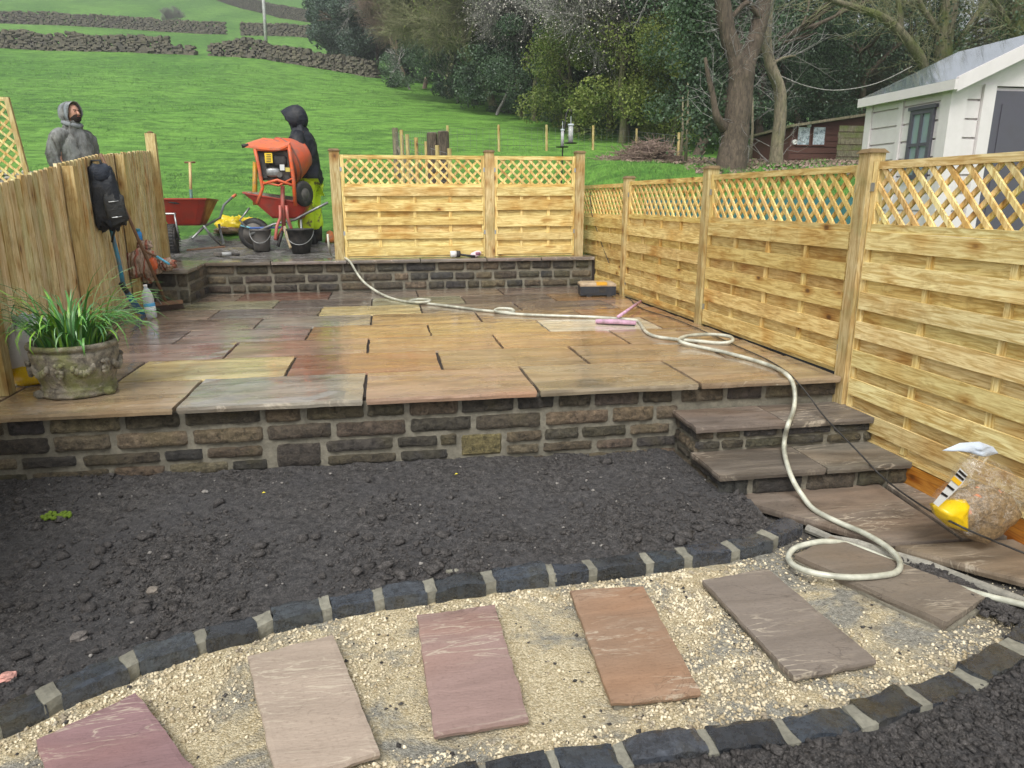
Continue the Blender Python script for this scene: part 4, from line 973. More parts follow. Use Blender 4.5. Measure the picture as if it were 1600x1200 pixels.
# -- pink squeegee (floor brush) over the hose
q0, q1 = gz(931, 501, .03), gz(994, 504, .03); q2 = gz(966, 495, .045); q3 = gz(1001, 471, .05)
sq = thing('floor_scraper', 'mauve pink plastic scraper lying on the wet patio across the pale hose', 'scraper', q0)
ln = (q1-q0); un = ln.normalized(); pn = Vector((-un.y, un.x, 0))
P = lambda u, n, z: tuple(q0+un*u+pn*n+Vector((0, 0, z-.03)))
m = MB(); m.tube([q0+Vector((0, 0, -.005)), q0+un*ln.length*.5+Vector((0, 0, .0)), q1+Vector((0, 0, -.003))], [.019, .021, .017], 10); m.build('head', M['paint'], sq, C(206, 164, 190), smooth=True)
MB().fbox(P, .01, ln.length-.01, -.008, .004, .002, .03).build('blade', M['rubber'], sq)
MB().cone(q2, q3, .014, .013, 10).build('handle', M['paint'], sq, C(222, 176, 206), smooth=True)

# -- hose and cable
def catmull(P, n=8):
    out = []
    for i in range(len(P)-1):
        a, b, c, d = P[max(i-1, 0)], P[i], P[i+1], P[min(i+2, len(P)-1)]
        for k in range(n):
            t = k/n; out.append(.5*((2*b)+(c-a)*t+(2*a-5*b+4*c-d)*t*t+(3*b-a-3*c+d)*t*t*t))
    return out+[P[-1]]
hp = []
def z_(u, v, z): hp.append(Vector(gz(u, v, z)))
def y_(u, v, y): hp.append(Vector(aY(u, v, y)))
y_(512, 366, 4.80); y_(514, 385, 4.78); z_(519, 400, .356); z_(534, 401, .356); y_(546, 408, 4.43); y_(556, 424, 4.38); y_(568, 440, 4.25); z_(588, 455, .04); z_(612, 466, .014); z_(640, 472, .014); z_(664, 472, .03); z_(672, 469, .04); z_(655, 467.5, .03); z_(640, 470.5, .02)
z_(660, 473.5, .014); z_(700, 478, .014); z_(745, 484, .014); z_(785, 487.5, .014); z_(802, 487, .016); z_(799, 483, .03); z_(782, 482, .035); z_(773, 485, .03); z_(784, 488.5, .018); z_(820, 491.5, .014); z_(870, 493.5, .014); z_(930, 495.5, .014); z_(990, 500, .014)
z_(1001, 506, .014); z_(1008, 517, .014); z_(1022, 525, .014); z_(1050, 529.5, .014); z_(1090, 533, .014); z_(1125, 536, .018); z_(1144, 533, .03); z_(1140, 526, .035); z_(1112, 522.5, .035); z_(1080, 524, .035); z_(1062, 529, .035); z_(1066, 535, .03); z_(1090, 541.5, .016); z_(1130, 550, .014); z_(1175, 562, .014); z_(1210, 574, .014); z_(1230, 586, .02)
y_(1239, 600, -.045); y_(1242, 618, -.075); y_(1240, 640, -.14); z_(1232, 662, -.142); y_(1227, 680, -.345); y_(1225, 700, -.37); z_(1229, 722, -.292); y_(1238, 748, -.64); z_(1252, 772, -.40); z_(1272, 796, -.421); z_(1310, 816, -.421); z_(1352, 834, -.421); z_(1388, 856, -.425)
z_(1405, 876, -.437); z_(1403, 892, -.441); z_(1380, 899, -.441); z_(1330, 902, -.441); z_(1280, 897, -.441); z_(1245, 886, -.445); z_(1232, 872, -.46); z_(1240, 858, -.46); z_(1262, 850, -.45); z_(1292, 846, -.448); z_(1330, 852, -.470)
z_(1390, 876, -.472); z_(1430, 893, -.472); z_(1480, 912, -.470); z_(1530, 928, -.46); z_(1570, 938, -.45); z_(1610, 948, -.44); z_(1680, 972, -.44)
m = MB(); m.tube(catmull(hp, 7), .0125, 10)
s = NM('hose_pvc', .3); v = s.coord(rnd=False); c = s.mix(s.ramp(s.noise(v, 9, 4), [(.4, 0.0), (.65, 1.0)]), C(206, 206, 188), C(150, 150, 134)); M['hose'] = s.out(c, .3, Coat_Weight=.3)
tag(m.build('garden_hose', M['hose'], None, smooth=True), 'pale cream garden hose looping over the patio, down the steps and along the path', 'hose')
hp = []
hp += [Vector(aL(u, v, 2.375, 0, 2.245, 3.5)) for u, v in ((922, 300), (925, 335), (938, 375), (952, 412))]
z_(968, 452, .006); z_(985, 468, .006); z_(1003, 482, .006); z_(1050, 497, .006); z_(1078, 508, .006); z_(1110, 522, .006); z_(1150, 540, .006); z_(1195, 560, .006); z_(1228, 580, .006); y_(1243, 594, -.036); y_(1262, 616, -.10); y_(1290, 653, -.30); y_(1340, 705, -.56); y_(1382, 748, -.68); y_(1440, 790, -1.12); y_(1500, 822, -1.40); y_(1560, 848, -1.42); y_(1640, 880, -1.5)
m = MB(); m.tube(catmull(hp, 6), .0042, 6)
tag(m.build('power_cable', M['rubber'], None, smooth=True), 'thin black cable running down the right fence, over the steps and past the sand bag', 'cable')

# -- sand bag by the right fence
bg0 = Vector((2.22, -1.25, -.435))
sb = thing('sand_bag', 'torn clear plastic bag of sand with a bright yellow corner against the right fence', 'sand bag', bg0)
s = NM('bagged_sand', .6); v = s.coord(rnd=False); a = s.noise(v, 60, 6, .8)
c = s.mix(s.ramp(a, [(.35, 0.0), (.65, 1.0)]), C(84, 68, 46), C(158, 132, 94)); c = s.mix(s.ramp(s.noise(v, 22, 3), [(.66, 0.0), (.72, .9)]), c, C(206, 120, 70))
M['sand'] = s.out(c, .5, s.bump(a, .5, .01), Coat_Weight=.6, Coat_Roughness=.15)
BA = lambda u, v, dy=0: aY(u, v, -1.25+dy)
tilt = Matrix.Rotation(math.radians(35), 3, 'Y')
m = MB()
def sheet(m, rows, th=.0):
    """rows: list of lists of points -> quad grid"""
    n = len(rows[0]); vs = [p for r in rows for p in r]
    m.add(vs, [(j*n+i, j*n+i+1, (j+1)*n+i+1, (j+1)*n+i) for j in range(len(rows)-1) for i in range(n-1)]); return m
# body: closed volume from an outline in picture-plane order, inflated front and back
def pillow(m, outline, yc, depth, ctr, rings=6, seed=0, amp=.012):
    """outline: px list; builds a closed pillow between front and back at plane Y=yc"""
    n = len(outline); c = Vector(aY(*ctr, yc)); out = [Vector(aY(u, v, yc)) for u, v in outline]; vs = []
    for sgn in (-1, 1):
        for r in range(rings):
            f = 1-r/rings if sgn < 0 else 1-r/rings
            for i, p in enumerate(out):
                q = c+(p-c)*f; d = depth*math.sqrt(max(0, 1-f**2.2))
                nn = mnoise.noise(q*14+Vector((seed, 0, 0)))*amp+mnoise.noise(q*38+Vector((seed, 0, 0)))*amp*.4
                vs.append(q+Vector((0, sgn*(d)+nn*(1-f**4) , nn*.5*(1-f**4))))
        vs.append(c+Vector((0, sgn*depth, 0)))
    S = rings*n+1; fs = []
    for sd_ in (0, 1):
        o_ = sd_*S
        for r in range(rings-1):
            for i in range(n):
                j = (i+1) % n; q = (o_+r*n+i, o_+r*n+j, o_+(r+1)*n+j, o_+(r+1)*n+i); fs.append(q if sd_ else q[::-1])
        for i in range(n):
            j = (i+1) % n; q = (o_+(rings-1)*n+i, o_+(rings-1)*n+j, o_+rings*n); fs.append(q if sd_ else q[::-1])
    return m.add(vs, fs)
def dens(P, k=3):
    out = []
    for i in range(len(P)):
        a, b = P[i], P[(i+1) % len(P)]
        for t in range(k): out.append((a[0]+(b[0]-a[0])*t/k, a[1]+(b[1]-a[1])*t/k))
    return out
body = dens([(1458, 790), (1475, 780), (1500, 770), (1530, 755), (1560, 762), (1582, 775), (1592, 795), (1580, 812), (1552, 832), (1524, 846), (1508, 838), (1480, 822), (1462, 806)], 3)
m = MB(); pillow(m, body, -1.25, .085, (1525, 805), 7, 2, .016); m.build('sand', M['sand'], sb, smooth=True)
yel = dens([(1457, 790), (1478, 782), (1508, 780), (1506, 800), (1504, 830), (1480, 822), (1462, 806)], 3)
m = MB(); pillow(m, yel, -1.30, .062, (1486, 803), 5, 5, .014); m.build('yellow_corner', M['plastic'], sb, C(224, 186, 20), smooth=True)
m = MB(); pillow(m, dens([(1506, 786), (1520, 790), (1522, 830), (1512, 838), (1503, 830)], 3), -1.315, .055, (1512, 810), 4, 8, .01); m.build('grey_strip', M['film'], sb, smooth=True)
film = dens([(1456, 790), (1468, 770), (1486, 752), (1502, 726), (1514, 712), (1545, 716), (1575, 730), (1598, 752), (1600, 780), (1594, 800), (1560, 830), (1520, 842)], 3)
m = MB(); pillow(m, film, -1.25, .095, (1535, 780), 8, 12, .02); m.build('clear_film', M['film'], sb, smooth=True)
m = MB(); pillow(m, dens([(1472, 704), (1500, 692), (1530, 690), (1552, 698), (1560, 708), (1540, 714), (1515, 708), (1490, 702)], 4), -1.26, .02, (1520, 701), 5, 3, .02); m.build('torn_top', M['plastic'], sb, C(190, 200, 212), smooth=True)
m = MB(); pillow(m, dens([(1518, 708), (1548, 712), (1530, 735), (1508, 742), (1504, 728)], 4), -1.28, .02, (1522, 726), 4, 13, .02); m.build('clear_film', M['film'], sb, smooth=True)
m = MB(); sheet(m, [[BA(u, v, -.11) for u, v in r] for r in ([(1500, 731), (1512, 742)], [(1490, 746), (1503, 757)], [(1476, 764), (1488, 772)], [(1458, 786), (1466, 792)])]); m.build('printed_band', M['plastic'], sb, C(206, 206, 200))
for (r, col) in (([(1499.5, 733.5), (1511, 744)], 0), ([(1495, 738.5), (1507, 749)], 0), ([(1491, 743.5), (1503.5, 754)], 1), ([(1481, 756.5), (1492, 765)], 0), ([(1472, 768.5), (1482, 775)], 0)):
    (a, b), (c_, d) = r; m = MB(); sheet(m, [[BA(a, b, -.113), BA(c_, d, -.113)], [BA(a-2.3-(col*3), b+3+col*3, -.113), BA(c_-2.3-col*3, d+2.6+col*3, -.113)]])
    m.build('printed_mark', M['plastic'], sb, C(230, 180, 40) if col else C(30, 30, 32))

# -- small finds on the soil
m = MB(); q = Vector(gz(90, 815, -.40)); rng = random.Random(2)
for i in range(46):
    a = rng.uniform(0, 6.28); r = .045*math.sqrt(rng.random()); m.blob((q.x+r*math.cos(a)*1.3, q.y+r*math.sin(a)*.8, soilz(np.array([q.x]), np.array([q.y]))[0]+.012+rng.uniform(0, .01)), (.009, .008, .008), 1, .5, 3, i, 6, 4)
tag(m.build('moss_clump', plain('moss', C(104, 128, 34), .9, 0, .4, 60, C(60, 76, 20)), None), 'small bright green tuft of moss on the dark soil at the left', 'moss')
def soil_h(x, y): return float(soilz(np.array([x]), np.array([y]))[0])
for (u, v, r, col, lab) in ((12, 1055, .02, C(186, 140, 132), 'pink stone chip on the soil at the left edge'), (122, 993, .022, C(98, 94, 92), 'flat grey stone lying in the dark soil lower left'),
                            (238, 919, .020, C(112, 106, 100), 'grey stone in the soil above the setts, lower middle left'), (322, 787, .012, C(120, 118, 116), 'small pale grey stone in the soil below the wall')):
    q = gz(u, v, -.43); m = MB(); m.blob((q.x, q.y, soil_h(q.x, q.y)+r*.35), (r*1.2, r, r*.55), .8, .5, 2, u, 10, 7)
    tag(m.build('stone', M['dry_stone'], None, col), lab, 'stone')
for (u, v, lab) in ((412, 771, 'tiny yellow leaf on the soil below the left part of the wall'), (713, 744, 'tiny yellow leaf on the soil below the middle of the wall')):
    q = gz(u, v, -.385); z = soil_h(q.x, q.y)+.006; m = MB(); m.add([(q.x-.009, q.y, z), (q.x, q.y-.006, z+.004), (q.x+.009, q.y, z+.002), (q.x, q.y+.006, z+.006)], [(0, 1, 2, 3)])
    tag(m.build('fallen_leaf', M['plastic'], None, C(214, 200, 40)), lab, 'leaf')
m = MB(); q = gz(706, 901, -.44)
for k in range(4): m.blob((q.x-.01+.01*k, q.y+.04, soil_h(q.x, q.y+.04)+.008), (.011, .008, .007), .9, .5, 3, k, 8, 5)
tag(m.build('mortar_crumb', M['pale_mortar'], None), 'pale crumb of mortar on the soil just behind the setts', 'mortar crumb')
# -- tools on the terrace coping
g0 = gz(349, 402, .34)
gr = thing('angle_grinder', 'small muddy white bodied power tool on the back coping by the mud', 'power tool', g0)
MB().cone(g0+Vector((-.02, .03, .03)), g0+Vector((.08, .06, .032)), .026, .024, 10).build('body', M['mucky'], gr, C(170, 172, 170), smooth=True)
MB().cone(g0+Vector((.08, .06, .032)), g0+Vector((.17, .03, .025)), .022, .016, 10).build('handle', M['rubber'], gr, smooth=True)
MB().cone(g0+Vector((-.06, .03, .02)), g0+Vector((-.055, .03, .05)), .05, .05, 14).build('guard', M['mucky'], gr, C(110, 104, 98))
g0 = aY(705, 402, 4.52); g0.z = .341
ml = thing('rubber_mallet', 'mallet with white and black head lying on the coping below the back fence', 'mallet', g0)
MB().cone(g0+Vector((-.005, .03, .042)), g0+Vector((.06, .035, .042)), .036, .036, 16).build('head', M['paint_clean'], ml, C(226, 226, 222), smooth=True)
MB().cone(g0+Vector((.06, .035, .042)), g0+Vector((.105, .04, .042)), .038, .036, 16).build('head', M['rubber'], ml, smooth=True)
MB().cone(g0+Vector((.08, .03, .04)), g0+Vector((.27, -.0, .014)), .012, .014, 10).build('handle', M['rubber'], ml, smooth=True)
g1 = aY(744, 402, 4.53); g1.z = .341
gl = thing('work_glove', 'white and pink work glove dropped at the end of the mallet handle', 'glove', g1)
m = MB(); m.blob(g1+Vector((0, .04, .035)), (.065, .04, .032), .8, .3, 3, 3, 18, 12, Matrix.Rotation(-.35, 3, 'Y')); m.build('palm', M['fabric'], gl, C(226, 206, 212), smooth=True)
m = MB(); m.blob(g1+Vector((.02, .012, .045)), (.032, .02, .018), .8, .3, 3, 5, 12, 8); m.build('patch', M['fabric'], gl, C(140, 90, 110), smooth=True)
m = MB()
for k in range(4): m.cone(g1+Vector((-.05, .02+.013*k, .02)), g1+Vector((-.085, .012+.015*k, .012)), .009, .007, 6)
m.build('fingers', M['fabric'], gl, C(214, 196, 200), smooth=True)
# ================================================================== WORKERS AND PLANT ON THE TERRACE
def skinfig(name, J, E, mat, parent, color, lv=2, root=0, amp=0.0, fr=8):
    kk = .92 if name == 'body' else 1.28
    """J: list of (pos, rx, ry); E edges -> smooth continuous mesh"""
    me = bpy.data.meshes.new(name); o0 = wloc(parent) if parent is not None else Vector((0, 0, 0))
    me.from_pydata([tuple(Vector(p)-o0) for p, *_ in J], E, []); o = bpy.data.objects.new(name+'_tmp', me); COL.objects.link(o)
    sm = o.modifiers.new('s', 'SKIN'); sm.use_smooth_shade = True; sm.branch_smoothing = .4
    for i, (p, rx, ry) in enumerate(J):
        d = me.skin_vertices[0].data[i]; d.radius = (rx*kk, ry*kk); d.use_root = (i == root)
    ss_ = o.modifiers.new('u', 'SUBSURF'); ss_.levels = lv; ss_.render_levels = lv
    dg = bpy.context.evaluated_depsgraph_get(); dg.update()
    nm = bpy.data.meshes.new_from_object(o.evaluated_get(dg)); bpy.data.objects.remove(o)
    nm.name = name; nm.materials.clear(); nm.materials.append(mat)
    if amp:
        for v in nm.vertices:
            q = v.co+o0; v.co += v.normal*amp*(mnoise.noise(q*fr)+.5*mnoise.noise(Vector((q.x*fr*2.5, q.y*fr*2.5, q.z*fr*1.2))))
    nm.polygons.foreach_set('use_smooth', [True]*len(nm.polygons))
    r = bpy.data.objects.new(name, nm); COL.objects.link(r); r.parent = parent; r.color = color; return r
def person(loc, face_deg, h, label):
    root = thing('person', label, 'person', loc); a = math.radians(face_deg)
    f = Vector((math.cos(a), math.sin(a), 0)); r = Vector((f.y, -f.x, 0)); k = h/1.75; L0 = Vector(loc)
    return root, (lambda s_, fw_, z: L0+r*(s_*k)+f*(fw_*k)+Vector((0, 0, z*k))), k
def hand(P, root, c, dirn, side, pal, k=1.0):
    """palm, four fingers and thumb as one mesh"""
    dirn = Vector(dirn).normalized(); side = Vector(side).normalized(); nrm_ = dirn.cross(side).normalized(); m = MB()
    c = Vector(c); Q = Matrix((side, dirn, nrm_)).transposed()
    m.blob(c+dirn*.045*k, (.04*k, .05*k, .016*k), .75, 0, 1, 0, 12, 8, Q)
    for i, l in enumerate((.062, .074, .070, .055)):
        b = c+dirn*.085*k+side*(-.03+.02*i)*k
        m.tube([b, b+dirn*l*.5*k-nrm_*.004, b+dirn*l*.85*k-nrm_*.022*k, b+dirn*l*.9*k-nrm_*.035*k], [.0095*k, .009*k, .008*k, .006*k], 6)
    b = c+dirn*.03*k-side*.035*k; m.tube([b, b+dirn*.03*k-side*.02*k, b+dirn*.06*k-side*.022*k-nrm_*.012], [.011*k, .010*k, .008*k], 6)
    return m
def garment(name, P, k, rings, mat, root, col, amp=.012, n=28, seed=0):
    vs = []; R = []
    for (a, b) in zip(rings[:-1], rings[1:]):
        for t in range(4): R.append([a[i]+(b[i]-a[i])*t/4 for i in range(5)])
    R.append(list(rings[-1]))
    for (s0, f0, z, rs, rf) in R:
        for j in range(n):
            t = 2*math.pi*j/n; q = Vector((math.cos(t)*2.2+seed, math.sin(t)*2.2, z*7+math.sin(2*t+seed)*.8))
            d = amp*(1.4*mnoise.noise(q)-1.1*abs(mnoise.noise(Vector((q.x*1.5, q.y*1.5, q.z*2.1))))+.5*mnoise.noise(q*3))
            sc_ = lambda x: math.copysign(abs(x)**.88, x)
            vs.append(P(s0+(rs+d)*sc_(math.cos(t)), f0+(rf+d)*sc_(math.sin(t)), z+d*.4))
    m = MB(); m.add(vs, [(i*n+j, i*n+(j+1) % n, (i+1)*n+(j+1) % n, (i+1)*n+j) for i in range(len(R)-1) for j in range(n)]+[tuple(range(n-1, -1, -1)), tuple((len(R)-1)*n+j for j in range(n))])
    return m.build(name, mat, root, col, smooth=True)
def sleeve(P, k, pts, rad, mat, root, col, amp=.010, seed=0):
    C_ = catmull([P(*p) for p in pts], 6); R = []
    for i in range(len(rad)-1): R += [rad[i]+(rad[i+1]-rad[i])*t/6 for t in range(6)]
    R.append(rad[-1]); R = [(r+amp*mnoise.noise(Vector((i*.9, seed, 0)))*1.2)*k for i, r in enumerate(R)]
    m = MB(); m.tube(C_, R, 16)
    for i, q in enumerate(m.v):
        d = Vector(q)-C_[min(i//16, len(C_)-1)]; f = 1+amp*7*mnoise.noise(Vector((q[0]*22, q[1]*22, q[2]*30))); m.v[i] = tuple(C_[min(i//16, len(C_)-1)]+d*f)
    return m.build('sleeve', mat, root, col, smooth=True)
def catmull(P, n=8):
    out = []
    for i in range(len(P)-1):
        a, b, c, d = P[max(i-1, 0)], P[i], P[i+1], P[min(i+2, len(P)-1)]
        for k in range(n):
            t = k/n; out.append(.5*((2*b)+(c-a)*t+(2*a-5*b+4*c-d)*t*t+(3*b-a-3*c+d)*t*t*t))
    return out+[P[-1]]
s = NM('muddy_hoodie', .9, .2); v = s.coord(rnd=False); oc = s.info().outputs['Color']; st_ = s.noise(s.n('ShaderNodeMapping', {'Vector': v, 'Scale': (1, 1, .35)}).outputs[0], 9, 7, .7, .6); fn = s.noise(v, 60, 4)
c = s.mix(s.ramp(st_, [(.42, 0.0), (.62, 1.0)]), oc, C(74, 72, 66)); c = s.mix(s.math('MULTIPLY', s.ramp(s.noise(v, 5, 5), [(.5, 0.0), (.65, 1.0)]), .5), c, C(176, 176, 172)); M['hoodcloth'] = s.out(c, .9, s.bump(s.math('ADD', st_, s.math('MULTIPLY', fn, .2)), .8, .02))
# ---- man in grey hood, seen above the left fence
x1 = aY(116, 200, 6.3).x; g1 = ground(x1, 6.3)
ph = aY(116, 165, 6.3).z-g1
root, P, k = person((x1-.02, 6.3, g1), -30, ph, 'person in a muddy grey hooded top with a dark beard standing behind the left fence')
body = [(P(0, 0, .95), .14, .11), (P(0, 0, 1.12), .13, .10), (P(0, 0, 1.30), .16, .11), (P(0, 0, 1.42), .14, .09), (P(0, .01, 1.50), .06, .06), (P(0, .02, 1.57), .058, .062), (P(0, .03, 1.66), .072, .085), (P(0, .025, 1.72), .05, .06),
        (P(.17, 0, 1.40), .055, .055), (P(.24, -.02, 1.14), .042, .042), (P(.25, .06, .92), .03, .03), (P(-.17, 0, 1.40), .055, .055), (P(-.24, -.03, 1.14), .042, .042), (P(-.26, .04, .90), .03, .03),
        (P(.09, 0, .85), .09, .09), (P(.10, .01, .48), .06, .06), (P(.10, 0, .09), .04, .045), (P(.10, .12, .04), .04, .03), (P(-.09, 0, .85), .09, .09), (P(-.10, .01, .48), .06, .06), (P(-.10, 0, .09), .04, .045), (P(-.10, .12, .04), .04, .03)]
bE = [(0, 1), (1, 2), (2, 3), (3, 4), (4, 5), (5, 6), (6, 7), (3, 8), (8, 9), (9, 10), (3, 11), (11, 12), (12, 13), (0, 14), (14, 15), (15, 16), (16, 17), (0, 18), (18, 19), (19, 20), (20, 21)]
skinfig('body', body, bE, M['skin'], root, (1, 1, 1, 1))
tp = [(P(0, .0, .90), .19, .135), (P(0, 0, 1.02), .185, .135), (P(0, .01, 1.22), .185, .14), (P(0, 0, 1.39), .175, .12), (P(0, 0, 1.485), .085, .085),
      (P(.19, -.01, 1.39), .085, .08), (P(.265, -.04, 1.16), .072, .07), (P(.28, .04, .97), .056, .054), (P(.275, .10, .90), .044, .044),
      (P(-.19, -.01, 1.39), .085, .08), (P(-.27, -.04, 1.16), .072, .07), (P(-.285, .05, .97), .056, .054), (P(-.28, .11, .90), .044, .044)]
GREY = C(132, 134, 132)
garment('hoodie', P, k, [(0, 0, .86, .19, .14), (0, 0, .93, .215, .165), (0, .01, 1.08, .205, .16), (0, .01, 1.24, .215, .155), (0, 0, 1.36, .215, .14), (0, 0, 1.42, .175, .12), (0, .01, 1.47, .12, .10), (0, .01, 1.53, .095, .095), (0, .02, 1.57, .08, .09)], M['hoodcloth'], root, GREY, .022, seed=3)
for s_ in (-1, 1): sleeve(P, k, [(s_*.12, 0, 1.40), (s_*.215, -.01, 1.36), (s_*.275, -.04, 1.20), (s_*.29, -.03, 1.08), (s_*.285, .04, .97), (s_*.278, .10, .90)], [.085, .095, .082, .078, .066, .046], M['hoodcloth'], root, GREY, .014, s_)
tr_ = [(P(0, 0, .92), .15, .12), (P(.09, 0, .82), .10, .10), (P(.10, .01, .48), .08, .085), (P(.10, 0, .12), .075, .08), (P(-.09, 0, .82), .10, .10), (P(-.10, .01, .48), .08, .085), (P(-.10, 0, .12), .075, .08)]
skinfig('trousers', tr_, [(0, 1), (1, 2), (2, 3), (0, 4), (4, 5), (5, 6)], M['fabric'], root, C(50, 50, 54), amp=.012)
def hood(P, k, root, col, mat, tilt=0.0, tip=.0, opening=.62, cz=1.655, r=(.115, .14, .145)):
    """open shell around the head: rings from the face opening to the back"""
    vs = []; n = 20; rings = 9; c = Vector((0, .0, cz))
    prof = [(.90, .045), (.98, .085), (.92, .075), (.96, .06), (1.0, .02), (.98, -.05), (.86, -.11), (.6, -.15), (.25, -.165)]
    for i, (s_, y) in enumerate(prof):
        rr = s_
        for j in range(n):
            t = 2*math.pi*j/n; sx, sz = math.sin(t), math.cos(t)
            zz = sz*r[2]*rr*(1.12 if sz > 0 else 1.05); yy = y
            if i < 4: yy += (tip if sz > 0 else -.03)*sz*sz*(1 if sz > 0 else 1)+(-.03 if sz < -.3 else 0)
            if i in (0,): rr2 = .72; 
            if i == 0: sx *= .74; zz *= .80; yy -= .03
            q = Vector((sx*r[0]*rr, yy, zz)); ca, sa = math.cos(tilt), math.sin(tilt)
            q = Vector((q.x, q.y*ca-q.z*sa, q.y*sa+q.z*ca)); nn = 1+.05*mnoise.noise(q*14)
            vs.append(P(q.x*nn, q.y*nn+.01, cz+q.z*nn))
    m = MB(); m.add(vs, [(i*n+j, i*n+(j+1) % n, (i+1)*n+(j+1) % n, (i+1)*n+j) for i in range(len(prof)-1) for j in range(n)]+[tuple((len(prof)-1)*n+j for j in range(n))])
    return m.build('hood', mat, root, col, smooth=True)
hood(P, k, root, C(138, 144, 148), M['hoodcloth'], 0, .0, r=(.104, .125, .13))
m = MB(); m.tube([P(-.09, .02, 1.53), P(-.06, .08, 1.515), P(0, .10, 1.50), P(.06, .08, 1.515), P(.09, .02, 1.53), P(.06, -.07, 1.55), P(-.06, -.07, 1.55)], .03*k, 8); m.build('hood_collar', M['fabric'], root, C(134, 138, 140), smooth=True)
m = MB(); hd = P(0, .05, 1.655); m.blob(hd, (.07*k, .075*k, .105*k), 1, .05, 3, 2, 18, 14); m.build('face', M['skin'], root, smooth=True)
m = MB(); m.cone(P(0, .115, 1.675), P(0, .145, 1.635), .012*k, .017*k, 8); m.build('nose', M['skin'], root, smooth=True)
m = MB(); m.blob(P(0, .075, 1.60), (.062*k, .06*k, .058*k), .9, .15, 6, 1, 16, 10); m.build('beard', M['fabric'], root, C(42, 32, 28), smooth=True)
m = MB(); m.cone(P(-.02, .132, 1.618), P(.02, .132, 1.618), .006*k, .006*k, 6); m.build('mouth', M['plastic'], root, C(150, 84, 76))
for s_ in (-1, 1):
    m = MB(); m.blob(P(s_*.027, .112, 1.672), (.010*k, .008*k, .007*k), 1, nu=8, nv=6); m.build('eye', M['plastic'], root, C(40, 34, 32))
    m = MB(); m.cone(P(s_*.012, .122, 1.692), P(s_*.045, .108, 1.692), .005*k, .004*k, 5); m.build('eyebrow', M['fabric'], root, C(46, 34, 28))
for s_ in (-1, 1):
    m = hand(P, root, P(s_*.278, .115, .895), P(s_*.275, .2, .82)-P(s_*.278, .11, .9), P(1, 0, 0)-P(0, 0, 0), None, k); m.build('hand', M['skin'], root, smooth=True)
for s_ in (-1, 1):
    m = MB(); m.blob(P(s_*.10, .06, .06), (.06*k, .15*k, .07*k), .8, nu=12, nv=8, flat=g1); m.build('boot', M['rubber'], root, smooth=True)

# ---- person in black hood working at the mixer
x2 = aY(490, 384, 6.45).x; g2 = ground(x2, 6.45); ph = aY(482, 168, 6.45).z-g2
root, P, k = person((x2+.0, 6.45, g2), 168, ph, 'person in a black hooded top and yellow hi-vis trousers bent over the orange mixer')
hx_ = .075
body = [(P(0, 0, .92), .13, .11), (P(0, .02, 1.10), .12, .10), (P(0, .04, 1.28), .15, .11), (P(0, .05, 1.40), .13, .09), (P(0, .09, 1.48), .058, .06), (P(0, .12, 1.54), .058, .062), (P(0, .15, 1.62), .072, .085), (P(0, .15, 1.69), .05, .06),
        (P(.17, .05, 1.38), .055, .055), (P(.23, .05, 1.14), .042, .042), (P(.18, .22, .98), .03, .03), (P(-.17, .05, 1.38), .055, .055), (P(-.23, .05, 1.14), .042, .042), (P(-.18, .22, .98), .03, .03),
        (P(.09, 0, .82), .09, .09), (P(.10, .01, .46), .06, .06), (P(.10, -.03, .09), .04, .045), (P(.10, .10, .04), .04, .03), (P(-.09, 0, .82), .09, .09), (P(-.12, .03, .46), .06, .06), (P(-.13, .06, .09), .04, .045), (P(-.13, .18, .04), .04, .03)]
skinfig('body', body, bE, M['skin'], root, (1, 1, 1, 1))
BLK = C(30, 33, 40)
tp = [(P(0, .0, .84), .17, .145), (P(0, .01, .98), .175, .15), (P(0, .03, 1.20), .18, .145), (P(0, .04, 1.36), .16, .12), (P(0, .11, 1.50), .085, .09),
      (P(.19, .05, 1.37), .085, .08), (P(.26, .02, 1.15), .07, .07), (P(.25, .15, 1.02), .056, .054), (P(.19, .235, .98), .044, .044),
      (P(-.19, .05, 1.37), .085, .08), (P(-.26, .02, 1.15), .07, .07), (P(-.25, .15, 1.02), .056, .054), (P(-.19, .235, .98), .044, .044)]
garment('hoodie', P, k, [(0, -.01, .80, .19, .16), (0, .0, .86, .215, .185), (0, .02, 1.02, .20, .175), (0, .03, 1.20, .21, .165), (0, .04, 1.33, .215, .15), (0, .05, 1.40, .18, .13), (0, .075, 1.455, .125, .11), (0, .09, 1.51, .10, .10), (0, .10, 1.56, .085, .095)], M['nylon'], root, BLK, .022, seed=7)
for s_ in (-1, 1): sleeve(P, k, [(s_*.12, .05, 1.38), (s_*.215, .05, 1.34), (s_*.275, .02, 1.18), (s_*.28, .06, 1.06), (s_*.24, .17, .99), (s_*.19, .235, .975)], [.085, .095, .082, .078, .062, .046], M['nylon'], root, BLK, .014, s_+5)
tr_ = [(P(0, 0, .88), .15, .125), (P(.09, 0, .78), .105, .105), (P(.10, .01, .46), .085, .09), (P(.10, -.03, .15), .08, .085), (P(-.09, 0, .78), .105, .105), (P(-.12, .03, .46), .085, .09), (P(-.13, .05, .15), .08, .085)]
s = NM('hi_vis_fabric', .7); v = s.coord(rnd=False); c = s.mix(s.ramp(s.noise(v, 7, 6, .65), [(.54, 0.0), (.62, 1.0)]), C(216, 240, 44), C(120, 116, 70)); M['hivis'] = s.out(c, .7, s.bump(s.noise(v, 12, 5), .5, .02))
skinfig('trousers', tr_, [(0, 1), (1, 2), (2, 3), (0, 4), (4, 5), (5, 6)], M['hivis'], root, (1, 1, 1, 1), amp=.016)
hP = lambda a, b, c_: P(a, b+.12, c_-.045)
hood(hP, k, root, C(36, 40, 48), M['nylon'], -.35, .05, r=(.12, .14, .15))
